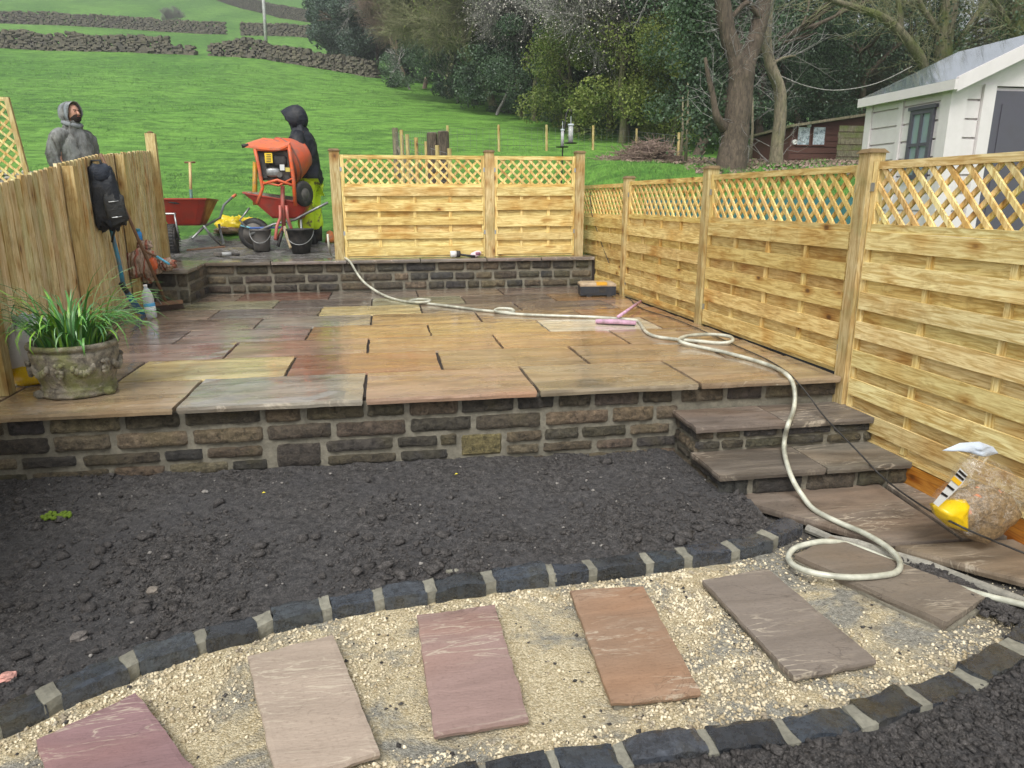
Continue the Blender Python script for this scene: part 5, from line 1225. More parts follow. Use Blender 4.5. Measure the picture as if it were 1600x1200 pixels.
m = MB(); m.blob(P(0, .14, 1.60), (.055*k, .055*k, .09*k), 1, nu=16, nv=12); m.build('face', M['skin'], root, smooth=True)
for s_ in (-1, 1):
    m = hand(P, root, P(s_*.19, .24, .975), P(s_*.12, .32, .94)-P(s_*.19, .24, .98), P(1, 0, 0)-P(0, 0, 0), None, k); m.build('glove', M['rubber'], root, smooth=True)
    m = MB(); m.blob(P(s_*.115, .045 if s_ < 0 else -.0+.04, .07), (.065*k, .15*k, .09*k), .8, nu=14, nv=9, flat=g2-.02); m.build('boot', M['rubber'], root, smooth=True)
for (s_, f_) in ((.10, -.02), (-.13, .06)): m = MB(); m.cone(P(s_, f_, .04), P(s_*.97, f_-.01, .30), .07*k, .078*k, 12); m.build('boot_shaft', M['rubber'], root, smooth=True)
m = MB(); m.tube([P(.17, .05, .84), P(0, .14, .83), P(-.17, .05, .84), P(-.14, -.1, .85), P(.14, -.1, .85), P(.17, .05, .84)], .018*k, 6); m.build('hem', M['nylon'], root, BLK, smooth=True)

# ---- cement mixer (frame points taken in its own plane, Y 5.9)
YM = 5.95; A = lambda u, v, dy=0.0: Vector(aY(340+u*.2168, 160+v*.2167, YM+dy))
ORNG = C(222, 96, 44); REDM = C(196, 82, 62)
mx = thing('cement_mixer', 'orange cement mixer with open engine box standing on a stand between the two workers', 'cement mixer', (A(470, 900).x, YM, ground(A(470, 900).x, YM)))
dc = A(482, 425, .20); m = MB(); axd = (Vector((.75, .55, .35))).normalized()
RD = (A(635, 420)-A(400, 420)).length*.74
prof = [(.0, -RD*1.0), (RD*.55, -RD*.98), (RD*.86, -RD*.6), (RD*1.0, -RD*.15), (RD*1.0, RD*.1), (RD*.82, RD*.6), (RD*.62, RD*.95), (RD*.60, RD*1.02), (RD*.56, RD*1.0), (RD*.56, RD*.9), (0, RD*.2)]
m.lathe(prof, dc, 32, 0, 0, axd); m.build('drum', plain('mixer_drum', C(212, 92, 52), .5, 0, .75, 5, C(120, 112, 104)), mx, smooth=True)
m = MB()
for t in (-.15, .1): m.lathe([(RD*1.0, RD*t-.012), (RD*1.035, RD*t), (RD*1.0, RD*t+.012)], dc, 32, 0, 0, axd)
m.build('drum_band', M['mucky'], mx, C(150, 76, 52), smooth=True)
# canopy
m = MB(); a, b, c_, d, e = A(196, 312, -.2), A(260, 276, -.15), A(340, 256, -.0), A(520, 300, -.12), A(440, 330, -.26)
top_ = [[A(180, 310, -.18), A(215, 290, -.05), A(260, 275, .1)], [A(260, 318, -.22), A(290, 280, -.04), A(330, 255, .12)], [A(350, 328, -.24), A(380, 285, -.04), A(400, 262, .12)], [A(440, 332, -.25), A(460, 292, -.05), A(470, 268, .1)], [A(515, 300, -.22), A(520, 290, -.08), A(520, 282, .05)]]
sheet(m, top_); sheet(m, [[p+Vector((0, 0, -.022)) for p in r][::-1] for r in top_]); 
bd = [r[0] for r in top_]; sheet(m, [bd, [p+Vector((0, 0, -.022)) for p in bd]]); sheet(m, [top_[-1], [p+Vector((0, 0, -.022)) for p in top_[-1]]]); sheet(m, [top_[0][::-1], [p+Vector((0, 0, -.022)) for p in top_[0]][::-1]])
m.build('canopy', M['paint'], mx, C(232, 108, 56), smooth=False)
m = MB(); m.cone(A(175, 316, -.18), A(222, 308, -.18), .022, .018, 10); m.build('handle_grip', M['rubber'], mx, smooth=True)
def rod(pts, r, name='frame_tube', col=ORNG, mat=None): m = MB(); m.tube(pts, r, 8); return m.build(name, mat or M['paint'], mx, col, smooth=True)
rod([A(268, 335, -.2), A(292, 440, -.2), A(325, 615, -.2), A(310, 660, -.2), A(285, 735, -.2)], .021)
rod([A(512, 305, -.2), A(530, 430, -.2), A(548, 560, -.2), A(560, 748, -.2)], .023)
rod([A(270, 340, -.2), A(395, 345, -.22), A(512, 330, -.2)], .016); rod([A(322, 590, -.2), A(430, 560, -.2), A(545, 600, -.2)], .018); rod([A(322, 575, -.2), A(440, 600, -.2), A(545, 545, -.2)], .012)
rod([A(272, 430, .1), A(268, 620, .1), A(272, 740, .1)], .03, 'side_post', C(206, 152, 30))
m = MB()
def ebox(u0, v0, u1, v1, y0, y1): 
    a, b = A(u0, v1, y0), A(u1, v0, y0); m.box(a.x, b.x, YM+y0, YM+y1, a.z, b.z)
ebox(295, 350, 505, 560, -.13, .06); m.build('engine_box', M['mucky'], mx, C(58, 58, 60))
m = MB(); ebox(310, 362, 345, 545, -.17, -.135); m.build('engine_cover', M['rubber'], mx)
m = MB(); m.blob(A(440, 420, -.15), (.10, .04, .07), .6, nu=14, nv=8); m.build('engine', M['rubber'], mx, smooth=True)
m = MB(); m.blob(A(400, 505, -.16), (.085, .05, .055), .6, nu=14, nv=8); m.build('engine', M['steel'], mx, smooth=True)
m = MB(); m.cone(A(445, 520, -.2), A(445, 520, -.1), .035, .035, 14); m.build('pulley', M['mucky'], mx, C(84, 82, 80))
m = MB(); m.cone(A(360, 420, -.2), A(362, 420, -.14), .045, .045, 14); m.build('pulley', M['rubber'], mx)
m = MB(); ebox(343, 365, 392, 436, -.225, -.215); m.build('warning_label', M['plastic'], mx, C(232, 196, 40))
m = MB()
for vv in (375, 388, 400, 412, 424): ebox(352, vv, 384, vv+4, -.228, -.2255)
m.build('warning_text', M['rubber'], mx)
m = MB(); ebox(450, 448, 480, 490, -.19, -.175); m.build('rating_label', M['plastic'], mx, C(216, 218, 214))
m = MB(); ebox(490, 470, 520, 500, -.19, -.175); m.build('switch_plate', M['plastic'], mx, C(206, 190, 90))
m = MB(); wc = A(622, 660, -.06); m.lathe([(.035, -.02), (.09, -.03), (.135, -.026), (.155, -.012), (.155, .012), (.135, .026), (.09, .03), (.035, .02)], wc, 28, 0, 0, (.8, -.6, 0)); m.build('wheel', M['rubber'], mx, smooth=True)
m = MB(); m.lathe([(.0, -.028), (.03, -.034), (.035, -.03), (.075, -.026), (.08, -.024)], wc, 20, 0, 0, (.8, -.6, 0)); m.lathe([(.0, .028), (.03, .034), (.035, .03), (.075, .026), (.08, .024)], wc, 20, 0, 0, (.8, -.6, 0)); m.build('wheel_rim', M['mucky'], mx, C(80, 78, 76), smooth=True)
PK = C(190, 96, 84)
rod([A(468, 600, -.1), A(470, 740, -.1), A(478, 900, -.1)], .026, 'stand_post', PK)
rod([A(450, 742, -.16), A(452, 830, -.16), A(428, 890, -.2), A(415, 990, -.3)], .019, 'stand_leg', PK); rod([A(495, 742, -.12), A(505, 830, -.12), A(530, 900, -.1), A(545, 960, -.05)], .019, 'stand_leg', PK)
rod([A(478, 890, -.1), A(500, 960, -.14), A(530, 1050, -.28)], .024, 'stand_leg', C(196, 178, 140), M['mucky'])
rod([A(478, 890, -.1), A(450, 950, .1), A(430, 985, .3)], .022, 'stand_leg', PK)

# ---- wheelbarrows
def tray(m, corners_top, corners_bot, th=.012):
    T = [Vector(p) for p in corners_top]; B = [Vector(p) for p in corners_bot]; c = sum(T, Vector())/4
    def ring(P_, k): 
        out = []
        for i in range(4):
            a, b, d = P_[i-1], P_[i], P_[(i+1) % 4]
            out += [b.lerp(a, .16)*1.0, b.lerp(a, .05).lerp(b.lerp(d, .05), .5), b.lerp(d, .16)]
        cc = sum(P_, Vector())/4; return [cc+(p-cc)*k for p in out]
    R = [ring(B, .9), ring(B, 1.0), ring(T, .985), ring(T, 1.03), ring(T, 1.03), ring(T, .955), ring(B, .93)]
    for i in (1,): R[i] = [p+Vector((0, 0, .02)) for p in R[i]]
    R[4] = [p+Vector((0, 0, .016)) for p in R[4]]; R[5] = [p+Vector((0, 0, .014)) for p in R[5]]; R[6] = [p+Vector((0, 0, .03)) for p in R[6]]
    n = 12; vs = [p for r in R for p in r]; fs = [tuple(range(n-1, -1, -1))]
    for k in range(len(R)-1): fs += [(k*n+i, k*n+(i+1) % n, (k+1)*n+(i+1) % n, (k+1)*n+i) for i in range(n)]
    fs.append(tuple((len(R)-1)*n+i for i in range(n))); m.add(vs, fs)
    return R
# barrow one, seen from its wheel end, half hidden by the left fence
YB = 6.15; B_ = lambda u, v, dy=0.0: Vector(aY(120+u*.15, 240+v*.15, YB+dy))
wb = thing('wheelbarrow', 'red wheelbarrow seen from its wheel end with a wooden handled shovel standing in it', 'wheelbarrow', (B_(1080, 1020).x, YB, ground(B_(1080, 1020).x, YB)))
m = MB(); zt = B_(1000, 478, -.15).z
xl, xr = B_(830, 478, -.15).x, B_(1365, 470, -.15).x; zb2 = B_(1000, 750, .05).z; xbl, xbr = B_(935, 750).x, B_(1290, 750).x
R1 = tray(m, [(xl, YB-.2, zt), (xr, YB-.2, zt), (xr-.03, YB+.62, zt-.02), (xl+.03, YB+.62, zt-.02)], [(xbl, YB+.0, zb2), (xbr, YB+.0, zb2), (xbr-.02, YB+.5, zb2), (xbl+.02, YB+.5, zb2)])
m.build('tray', plain('red_tray', C(172, 60, 44), .45, 0, .5, 7, C(112, 72, 62)), wb, smooth=False)
m = MB(); m.blob(((xl+xr)/2, YB+.2, zt-.03), ((xr-xl)*.44, .36, .04), .7, .3, 3, 2, 22, 8); m.build('load', M['soil'], wb, smooth=True)
wx = B_(1055, 900).x; gW = ground(wx, YB-.2); wr = (B_(1055, 735, -.2).z-gW)/2
m = MB(); wc = Vector((wx, YB-.22, gW+wr)); m.lathe([(.05, -.03), (wr*.72, -.05), (wr*.93, -.046), (wr, -.02), (wr, .02), (wr*.93, .046), (wr*.72, .05), (.05, .03)], wc, 30, 0, 0, (1, .12, 0))
for i in range(30):
    t = i/30*2*math.pi; q = wc+Vector((0, math.cos(t)*wr, math.sin(t)*wr)); m.box(q.x-.045, q.x+.045, q.y-.010, q.y+.010, q.z-.006, q.z+.006)
m.build('wheel', M['rubber'], wb)
for s_ in (-1, 1):
    m = MB(); m.tube([wc+Vector((s_*.07, 0, 0)), Vector((wx+s_*.085, YB-.3, wc.z+.10)), Vector((wx+s_*.06, YB-.25, B_(1000, 628, -.2).z)), Vector((wx+s_*.05, YB-.18, B_(1000, 624, -.2).z))], .012, 8); m.build('wheel_guard', M['steel'], wb, smooth=True)
m = MB(); m.cone(Vector((wx-.06, YB-.25, B_(1000, 626, -.2).z)), Vector((wx+.06, YB-.25, B_(1000, 626, -.2).z)), .012, .012, 8); m.cone(wc+Vector((-.12, 0, 0)), wc+Vector((.09, 0, 0)), .012, .012, 8); m.build('axle', M['steel'], wb)
for s_ in (-1, 1):
    X_ = lambda u, s_=s_: wx+s_*(B_(u, 0).x-wx)
    m = MB(); m.tube([Vector((X_(1150), YB-.2, wc.z)), Vector((X_(1230), YB+.1, zb2-.01)), Vector((X_(1330), YB+.5, zb2+.08)), Vector((X_(1345), YB+.72, B_(1370, 540, .7).z)), Vector((X_(1420), YB+.95, B_(1420, 450, .9).z))], .016, 8); m.build('handle', M['steel'], wb, smooth=True)
    m = MB(); m.cone(Vector((X_(1418), YB+.93, B_(1420, 455, .9).z)), Vector((X_(1440), YB+1.03, B_(1440, 430, .9).z)), .02, .02, 8); m.build('grip', M['paint_clean'], wb, C(214, 110, 70), smooth=True)
    lx = X_(1375); gL = ground(lx, YB+.3)
    m = MB(); m.tube([Vector((X_(1240), YB+.0, zb2)), Vector((X_(1300), YB+.06, (zb2+gL)/2)), Vector((lx-.02, YB+.2, gL+.03)), Vector((lx, YB+.25, gL+.012)), Vector((lx+.005, YB+.32, gL+.03)), Vector((X_(1335), YB+.45, (zb2+gL)/2)), Vector((X_(1310), YB+.5, zb2))], .016, 8); m.build('leg', M['steel'], wb, smooth=True)
s0 = B_(1190, 480, .1); s1 = B_(1178, 95, .25)
sv = thing('shovel', 'wooden T handled shovel with green socket standing upright in the red wheelbarrow', 'shovel', s0-Vector((0, 0, .1)))
m = MB(); m.cone(s0+(s1-s0)*.25, s1, .018, .017, 10); m.build('shaft', plain('pale_shaft', C(206, 176, 124), .5), sv, smooth=True)
m = MB(); m.cone(s0-Vector((0, 0, .1)), s0+(s1-s0)*.27, .021, .020, 10); m.build('socket', M['paint'], sv, C(54, 112, 100), smooth=True)
m = MB(); m.cone(s1+Vector((-.065, 0, .003)), s1+Vector((.065, 0, .006)), .012, .012, 8); m.build('grip', M['handle_wood'], sv, smooth=True)
m = MB(); m.hexa([s0+Vector((-.09, .0, -.16)), s0+Vector((.09, 0, -.16)), s0+Vector((.09, .02, -.16)), s0+Vector((-.09, .02, -.16)), s0+Vector((-.06, .0, -.06)), s0+Vector((.06, 0, -.06)), s0+Vector((.06, .02, -.06)), s0+Vector((-.06, .02, -.06))]); m.build('blade', M['steel'], sv)
# barrow two, side on under the mixer
wb2 = thing('wheelbarrow', 'red wheelbarrow side on under the orange mixer, crusted with mortar', 'wheelbarrow', (A(400, 990).x, YM+.1, ground(A(400, 990).x, YM)))
m = MB(); y0_, y1_ = YM-.06, YM+.52
T = [A(172, 655, -.06), A(655, 735, -.06), Vector((A(650, 735, -.06).x, y1_, A(650, 735, -.06).z)), Vector((A(200, 650, -.06).x, y1_, A(172, 650, -.06).z))]
T[0].y = T[1].y = y0_
b0_, b1_ = A(375, 835, 0), A(615, 840, 0)
tray(m, T, [Vector((b0_.x, y0_+.1, b0_.z)), Vector((b1_.x, y0_+.1, b1_.z)), Vector((b1_.x, y1_-.1, b1_.z)), Vector((b0_.x, y1_-.1, b0_.z))])
m.build('tray', plain('mucky_red_tray', C(190, 70, 56), .45, 0, .6, 8, C(128, 96, 86)), wb2, smooth=False)
m = MB(); c = (T[0]+T[1]+T[2]+T[3])/4; m.blob(c+Vector((0, 0, -.0)), (.40, .24, .05), .7, .3, 3, 2, 22, 8, Matrix.Rotation(math.radians(8), 3, 'Y')); m.build('load', M['mortar'], wb2, smooth=True)
wc = A(262, 890, .18); gW = ground(wc.x, wc.y); wr = min(.2, wc.z-gW) if wc.z-gW > .12 else .17; wc.z = gW+wr
m = MB(); m.lathe([(.05, -.03), (wr*.7, -.045), (wr*.93, -.042), (wr, -.02), (wr, .02), (wr*.93, .042), (wr*.7, .045), (.05, .03)], wc, 32, 0, 0, (.15, 1, 0)); m.build('wheel', M['rubber'], wb2, smooth=True)
m = MB(); m.lathe([(0, -.034), (.04, -.036), (wr*.62, -.03), (wr*.7, -.044)], wc, 20, 0, 0, (.15, 1, 0)); m.build('wheel_rim', M['mucky'], wb2, C(110, 106, 100), smooth=True)
for dy in (-.0, .38):
    m = MB(); m.tube([wc+Vector((-.02, -.18+dy, .0)), A(400, 880, dy), A(560, 845, dy), A(640, 800, dy-.05), A(700, 770, dy-.05), A(795, 722, dy-.08)], .016, 8); m.build('handle', M['steel'], wb2, smooth=True)
    gl_ = ground(A(590, 900, dy).x, YM+dy)
    m = MB(); m.tube([A(500, 850, dy), Vector((A(560, 900, dy).x, YM+dy, gl_+.01)), Vector((A(600, 900, dy).x, YM+dy, gl_+.01)), A(600, 840, dy)], .015, 8); m.build('leg', M['steel'], wb2, smooth=True)
m = MB(); m.tube([A(230, 760, .1), A(160, 850, .1), wc+Vector((0, -.06, 0))], .013, 8); m.build('wheel_guard', M['steel'], wb2, smooth=True)

# ---- buckets
def bucket(loc, r0, r1, h, col, mat, label, handle=True, lean=0):
    t = thing('bucket', label, 'bucket', loc); m = MB(); c = Vector(loc)
    m.lathe([(r0, 0), (r0+(r1-r0)*.5, h*.5), (r1*.985, h*.93), (r1*1.05, h*.94), (r1*1.06, h), (r1*.97, h), (r1*.95, h*.92), (r0*.95, .02), (0, .018)], c, 28); m.build('shell', mat, t, col, smooth=True)
    if handle:
        m = MB(); m.tube([c+Vector((r1*1.05*math.cos(q), -.02-r1*.9*math.sin(q)*1.0, h*.93-abs(math.sin(q))*h*.55)) for q in [math.pi*i/12 for i in range(13)]], .005, 6); m.build('handle', M['steel'], t, smooth=True)
    return t
pb = gz(410, 393, .34); bucket((pb.x, pb.y, ground(pb.x, pb.y)+.0), .095, .125, .27, C(96, 94, 92), M['mucky'], 'grey mortar splashed bucket with a blue tool lying across its rim')
pb2 = gz(471, 395, .34); bucket((pb2.x, pb2.y, ground(pb2.x, pb2.y)+.0), .105, .16, .30, C(36, 40, 42), M['rubber'], 'black rubber bucket with a wire handle in front of the mixer stand')
t0, t1 = aY(387, 344, pb.y-.0), aY(446, 353, pb.y-.06); t0 = aY(396, 357, pb.y-.02)
tl = thing('hand_tool', 'blue handled tool lying across the top of the grey mortar splashed bucket', 'hand tool', t0)
m = MB(); zr = ground(pb.x, pb.y)+.285
m.cone(Vector((t0.x-.04, pb.y-.05, zr)), Vector((t1.x, pb.y-.09, zr+.01)), .013, .014, 10); m.build('handle', M['paint'], tl, C(60, 100, 170), smooth=True)
m = MB(); m.cone(Vector((t1.x-.02, pb.y-.09, zr+.01)), Vector((t1.x-.09, pb.y-.2, zr-.22)), .018, .02, 8); m.build('grip', M['rubber'], tl, smooth=True)
m = MB(); m.cone(Vector((t0.x-.16, pb.y+.05, zr+.03)), Vector((t0.x-.02, pb.y-.02, zr)), .012, .012, 8); m.build('ferrule', M['paint'], tl, C(120, 190, 200), smooth=True)
# ---- yellow sheet, plank, cone
yc = aY(356, 352, 7.2); gy_ = ground(yc.x, 7.2)
ys_ = thing('yellow_sack', 'crumpled bright yellow builders sack on the grass between the two wheelbarrows', 'sack', (yc.x, 7.2, gy_))
m = MB(); m.blob((yc.x+.03, 7.2, gy_+.09), (.20, .15, .15), .8, .4, 2.6, 4, 28, 18, flat=gy_, ridged=.45); m.blob((yc.x+.20, 7.3, gy_+.11), (.18, .15, .12), .8, .5, 2.6, 9, 24, 16, flat=gy_, ridged=.4); m.build('sheet', M['plastic'], ys_, C(232, 206, 44), smooth=True)
m = MB(); m.blob((yc.x+.02, 7.12, gy_+.04), (.19, .12, .07), .8, .5, 2.6, 12, 24, 12, flat=gy_, ridged=.4); m.build('contents', M['sand'], ys_, smooth=True)
a, b = gz(292, 393, .35), gz(352, 388, .37); m = MB(); m.cone(a+Vector((0, 0, .01)), b+Vector((0, 0, .015)), .018, .02, 6)
tag(m.build('timber_offcut', M['handle_wood'], None), 'dark wet length of timber lying in the mud by the first wheelbarrow', 'timber')
oc = aY(516, 372, 6.6); m = MB(); go = ground(oc.x, 6.6); m.lathe([(.075, 0), (.06, .05), (.04, .14), (.0, .16)], (oc.x, 6.6, go), 16)
tag(m.build('safety_helmet', M['paint'], None, C(206, 116, 50), smooth=True), 'small orange brown object on the mud beside the left post of the back fence', 'site item')
# ================================================================== BACKGROUND
# ---- white plastic shed
M['shed'] = plain('shed_plastic', C(216, 209, 208), .45, 0, .15, 6, C(150, 146, 138)); M['shed_dark'] = plain('dark_door', C(82, 80, 90), .45, 0, .15, 8)
s = NM('shed_roof', .12); v = s.coord((1, 5, 1), rnd=False); c = s.mix(s.noise(v, 3, 4), C(70, 78, 86), C(150, 160, 170)); M['shed_roof'] = s.out(c, .05, s.bump(s.noise(v, 2, 3), .06, .006), Coat_Weight=1.0, Coat_Roughness=.05)  # pale sky sheen painted into the roof colour as streaks, with wet dirt
s = NM('window_glass', .05); M['glass'] = s.out((.22, .28, .31, 1), .05, Coat_Weight=1.0, Specular_IOR_Level=.8)
sdx, sy0, sy1, ez = 6.0, 3.83, 5.30, 2.2
sr = thing('garden_shed', 'pale grey plastic garden shed with shiny roof and dark door behind the right fence', 'shed', (7.1, 4.6, .2))
MB().box(6.05, 8.45, 3.90, 5.26, .1, 2.18).build('wall', M['shed'], sr)
z = .25; k = 0
while z < 2.12:      # moulded planks on the side wall, split by the middle post
    for (ya, yb_) in ((3.99, 4.60), (4.68, 5.18)):
        MB().box(6.022, 6.049, ya, yb_, z, min(2.13, z+.178)).build('plank', M['shed'], sr)
    z += .20
for ya, yb_ in ((3.902, 3.985), (4.605, 4.675), (5.185, 5.30)): MB().box(6.0, 6.048, ya, yb_, .1, 2.165).build('corner_trim' if ya != 4.605 else 'wall_post', M['shed'], sr)
for xa, xb in ((5.997, 6.20), (6.40, 6.55), (7.95, 8.1), (8.3, 8.5)): MB().box(xa, xb, 3.83, 3.898, .1, 2.2).build('corner_trim', M['shed'], sr)
z = .25
while z < 2.1:
    for xa, xb in ((6.205, 6.395), (8.105, 8.295)): MB().box(xa, xb, 3.865, 3.898, z, z+.178).build('plank', M['shed'], sr)
    z += .20
wn = MB(); wy0, wy1, wz0, wz1 = 4.06, 4.44, 1.20, 1.98
def yb(m, y0, y1, z0, z1, x0=5.985, x1=6.02): m.box(x0, x1, y0, y1, z0, z1)
for (a, b, c_, d) in ((wy0, wy0+.05, wz0, wz1), (wy1-.05, wy1, wz0, wz1), (wy0+.051, wy1-.051, wz0, wz0+.05), (wy0+.051, wy1-.051, wz1-.05, wz1), ((wy0+wy1)/2-.018, (wy0+wy1)/2+.018, wz0+.051, wz1-.051)): yb(wn, a, b, c_, d)
yb(wn, wy0+.051, wy1-.051, (wz0+wz1)/2-.018, (wz0+wz1)/2+.018, 5.989, 6.018); yb(wn, wy0-.03, wy1+.03, wz1, wz1+.04, 5.972)
wo = wn.build('window', M['shed_dark'], sr); g_ = MB(); yb(g_, wy0+.04, wy1-.04, wz0+.04, wz1-.04, 6.005, 6.012); g_.build('pane', M['glass'], wo)
dr = MB(); dr.box(6.56, 7.94, 3.85, 3.895, .15, 2.14); do = dr.build('door', M['shed_dark'], sr)
for xa in (6.66, 7.33): MB().box(xa, xa+.5, 3.838, 3.849, .4, 2.0).build('door_panel', M['shed_dark'], do)
# gable + roof
ax_, az = 7.25, 2.79
m = MB(); m.add([(6.02, 3.86, 2.19), (8.48, 3.86, 2.19), (ax_, 3.86, az-.06), (6.02, 5.26, 2.19), (8.48, 5.26, 2.19), (ax_, 5.26, az-.06)], [(0, 1, 2), (5, 4, 3), (0, 2, 5, 3), (1, 4, 5, 2), (0, 3, 4, 1)]); m.build('gable', M['shed'], sr)
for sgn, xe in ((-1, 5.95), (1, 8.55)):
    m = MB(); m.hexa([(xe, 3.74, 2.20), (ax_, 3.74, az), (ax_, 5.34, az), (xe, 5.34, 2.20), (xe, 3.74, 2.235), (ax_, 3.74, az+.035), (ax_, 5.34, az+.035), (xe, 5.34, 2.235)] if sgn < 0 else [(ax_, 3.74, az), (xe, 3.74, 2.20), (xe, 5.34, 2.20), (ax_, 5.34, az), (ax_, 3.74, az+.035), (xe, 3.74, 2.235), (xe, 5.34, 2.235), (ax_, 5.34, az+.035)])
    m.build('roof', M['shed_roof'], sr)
    m = MB(); k_ = (xe-ax_); m.hexa([(xe, 3.70, 2.10), (ax_, 3.70, az-.10), (ax_, 3.738, az-.10), (xe, 3.738, 2.10), (xe, 3.70, 2.25), (ax_, 3.70, az+.05), (ax_, 3.738, az+.05), (xe, 3.738, 2.25)] if sgn < 0 else [(ax_, 3.70, az-.10), (xe, 3.70, 2.10), (xe, 3.738, 2.10), (ax_, 3.738, az-.10), (ax_, 3.70, az+.05), (xe, 3.70, 2.25), (xe, 3.738, 2.25), (ax_, 3.738, az+.05)])
    m.build('barge_board', M['shed'], sr)
MB().box(5.91, 5.948, 3.70, 5.36, 2.12, 2.225).build('gutter', M['shed'], sr)
MB().box(5.95, 6.0, 3.74, 5.28, 2.166, 2.196).build('eaves', M['shed'], sr)
# ---- dark summer house further back
s = NM('creosoted_boards', .8); v = s.coord(rnd=False); wv = s.noise(s.n('ShaderNodeMapping', {'Vector': v, 'Scale': (3, 3, 30)}).outputs[0], 2, 3)
M['creosote'] = s.out(s.mix(wv, C(66, 40, 34), C(104, 68, 56)), .8)
dh = thing('old_shed', 'dark red brown timber shed with two bright window panes among the trees', 'shed', (10.8, 14, 1.6))
def a14(u, v): return aY(u, v, 14)
p0, p1 = a14(1236, 200), a14(1345, 183)
m = MB(); m.hexa([(p0.x, 14, 1.2), (p1.x+.6, 14, 1.2), (p1.x+.6, 16, 1.2), (p0.x, 16, 1.2), (p0.x, 14, p0.z), (p1.x+.6, 14, p1.z+.1), (p1.x+.6, 16, p1.z), (p0.x, 16, p0.z-.1)]); m.build('wall', M['creosote'], dh)
z = 1.5
while z < p0.z-.1: MB().box(p0.x+.02, p1.x+.6, 13.985, 13.999, z, z+.13).build('board', M['creosote'], dh); z += .15
m = MB(); m.hexa([(p0.x-.15, 13.75, p0.z), (p1.x+.75, 13.75, p1.z+.12), (p1.x+.75, 16.1, p1.z), (p0.x-.15, 16.1, p0.z-.1), (p0.x-.15, 13.75, p0.z+.06), (p1.x+.75, 13.75, p1.z+.18), (p1.x+.75, 16.1, p1.z+.06), (p0.x-.15, 16.1, p0.z-.04)]); m.build('roof', M['bark_pale'], dh)
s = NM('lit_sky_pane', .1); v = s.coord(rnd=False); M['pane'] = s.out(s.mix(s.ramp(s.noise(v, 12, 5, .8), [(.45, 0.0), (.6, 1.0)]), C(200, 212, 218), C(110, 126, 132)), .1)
for (ua, ub) in ((1244, 1265), (1268, 1289)):
    a, b = a14(ua, 226), a14(ub, 199); f_ = MB()
    for q in ((a.x-.03, a.x, a.z-.03, b.z+.03), (b.x, b.x+.03, a.z-.03, b.z+.03), (a.x, b.x, b.z, b.z+.03), (a.x, b.x, a.z-.03, a.z)): f_.box(q[0], q[1], 13.955, 13.984, q[2], q[3])
    w_ = f_.build('window', M['creosote'], dh); MB().box(a.x+.001, b.x-.001, 13.965, 13.975, a.z+.001, b.z-.001).build('pane', M['pane'], w_)
a = a14(1237, 222); m = MB(); m.cone((a.x+.06, 13.99, a.z), (a.x+.06, 13.94, a.z), .06, .06, 14); m.build('lamp', M['plastic'], dh, C(226, 226, 220))
a = a14(1262, 196); m = MB(); m.blob((a.x, 13.93, a.z), (.06, .05, .06), nu=12, nv=8); m.build('lamp', M['plastic'], dh, C(200, 206, 210), smooth=True)
a, b = aY(1306, 250, 13.3), aY(1342, 196, 13.3); MB_ = MB(); rng = random.Random(6)
wf = thing('wicker_screen', 'mossy brown hurdle screen standing in front of the dark shed', 'fence panel', (a.x, 13.3, 1.4))
for i in range(9):
    zz = 1.4+(b.z-1.4)*i/9; MB().box(a.x, a.x+1.0, 13.28+.02*(i % 2), 13.30+.02*(i % 2), zz, zz+(b.z-1.4)/9-.01).build('rail', M['bark_moss'], wf)
# ---- dark teal screen in the neighbouring garden, glimpsed through the lattice
tg = thing('garden_screen', 'low dark teal garden screen glimpsed through the lattice of the right fence', 'screen', (4.5, 5.2, .2))
s = NM('teal_netting', .7); v = s.coord(rnd=False); M['teal'] = s.out(s.mix(s.noise(v, 12, 5), C(38, 84, 84), C(70, 122, 118)), .7)
x = 3.05
while x < 5.9: MB().box(x, x+.29, 5.2+.02*math.sin(x*9), 5.23+.02*math.sin(x*9), .25, 1.0).build('panel', M['teal'], tg); x += .30
# ---- stakes and wire netting
wf = thing('wire_fence', 'round timber stakes carrying sheep netting along the bottom of the green field', 'fence', (4, 16, 2))
stk = [(617, 200, 246, 11.6, 1), (627, 203, 248, 10.9, 0), (636, 210, 250, 10.2, 0), (650, 215, 252, 9.6, 0), (666, 221, 254, 9.0, 0), (683, 227, 256, 8.5, 0), (702, 232, 257, 8.1, 0),
       (699, 196, 240, 16.2, 0), (779, 195, 237, 16.4, 0), (854, 195, 236, 16.6, 0), (927, 196, 234, 16.9, 0), (995, 201, 232, 17.2, 0), (1061, 207, 244, 14.5, 0)]
tops = []
for (u, vt, vb, Y_, old) in stk:
    a = aY(u, vt, Y_); b = aY(u, vb, Y_); zb_ = min(b.z, ground(b.x, Y_))-.15
    m = MB(); r_ = .062 if old else .036; m.cone((a.x+.01, Y_, zb_), (a.x, Y_, a.z), r_, r_*.95, 10); m.build('stake', M['bark_pale'] if old else M['post'], wf, (1.0, 1, .9, 1)); tops.append(Vector((a.x, Y_, a.z)))
m = MB()
for seq in ([tops[0]]+tops[1:7], [tops[0]]+tops[7:12]+[tops[12]]):
    for a, b in zip(seq[:-1], seq[1:]):
        L_ = (b-a).length
        for k in range(7):
            dz = -.08-.15*k; m.cone(a+Vector((0, 0, dz)), b+Vector((0, 0, dz)), .0035, .0035, 3, False)
        n_ = int(L_/.16)
        for i in range(n_): q = a.lerp(b, (i+.5)/n_); m.cone(q+Vector((0, 0, -.08)), q+Vector((0, 0, -.98)), .003, .003, 3, False)
tag(m.build('netting', M['steel'], wf), kind='stuff')
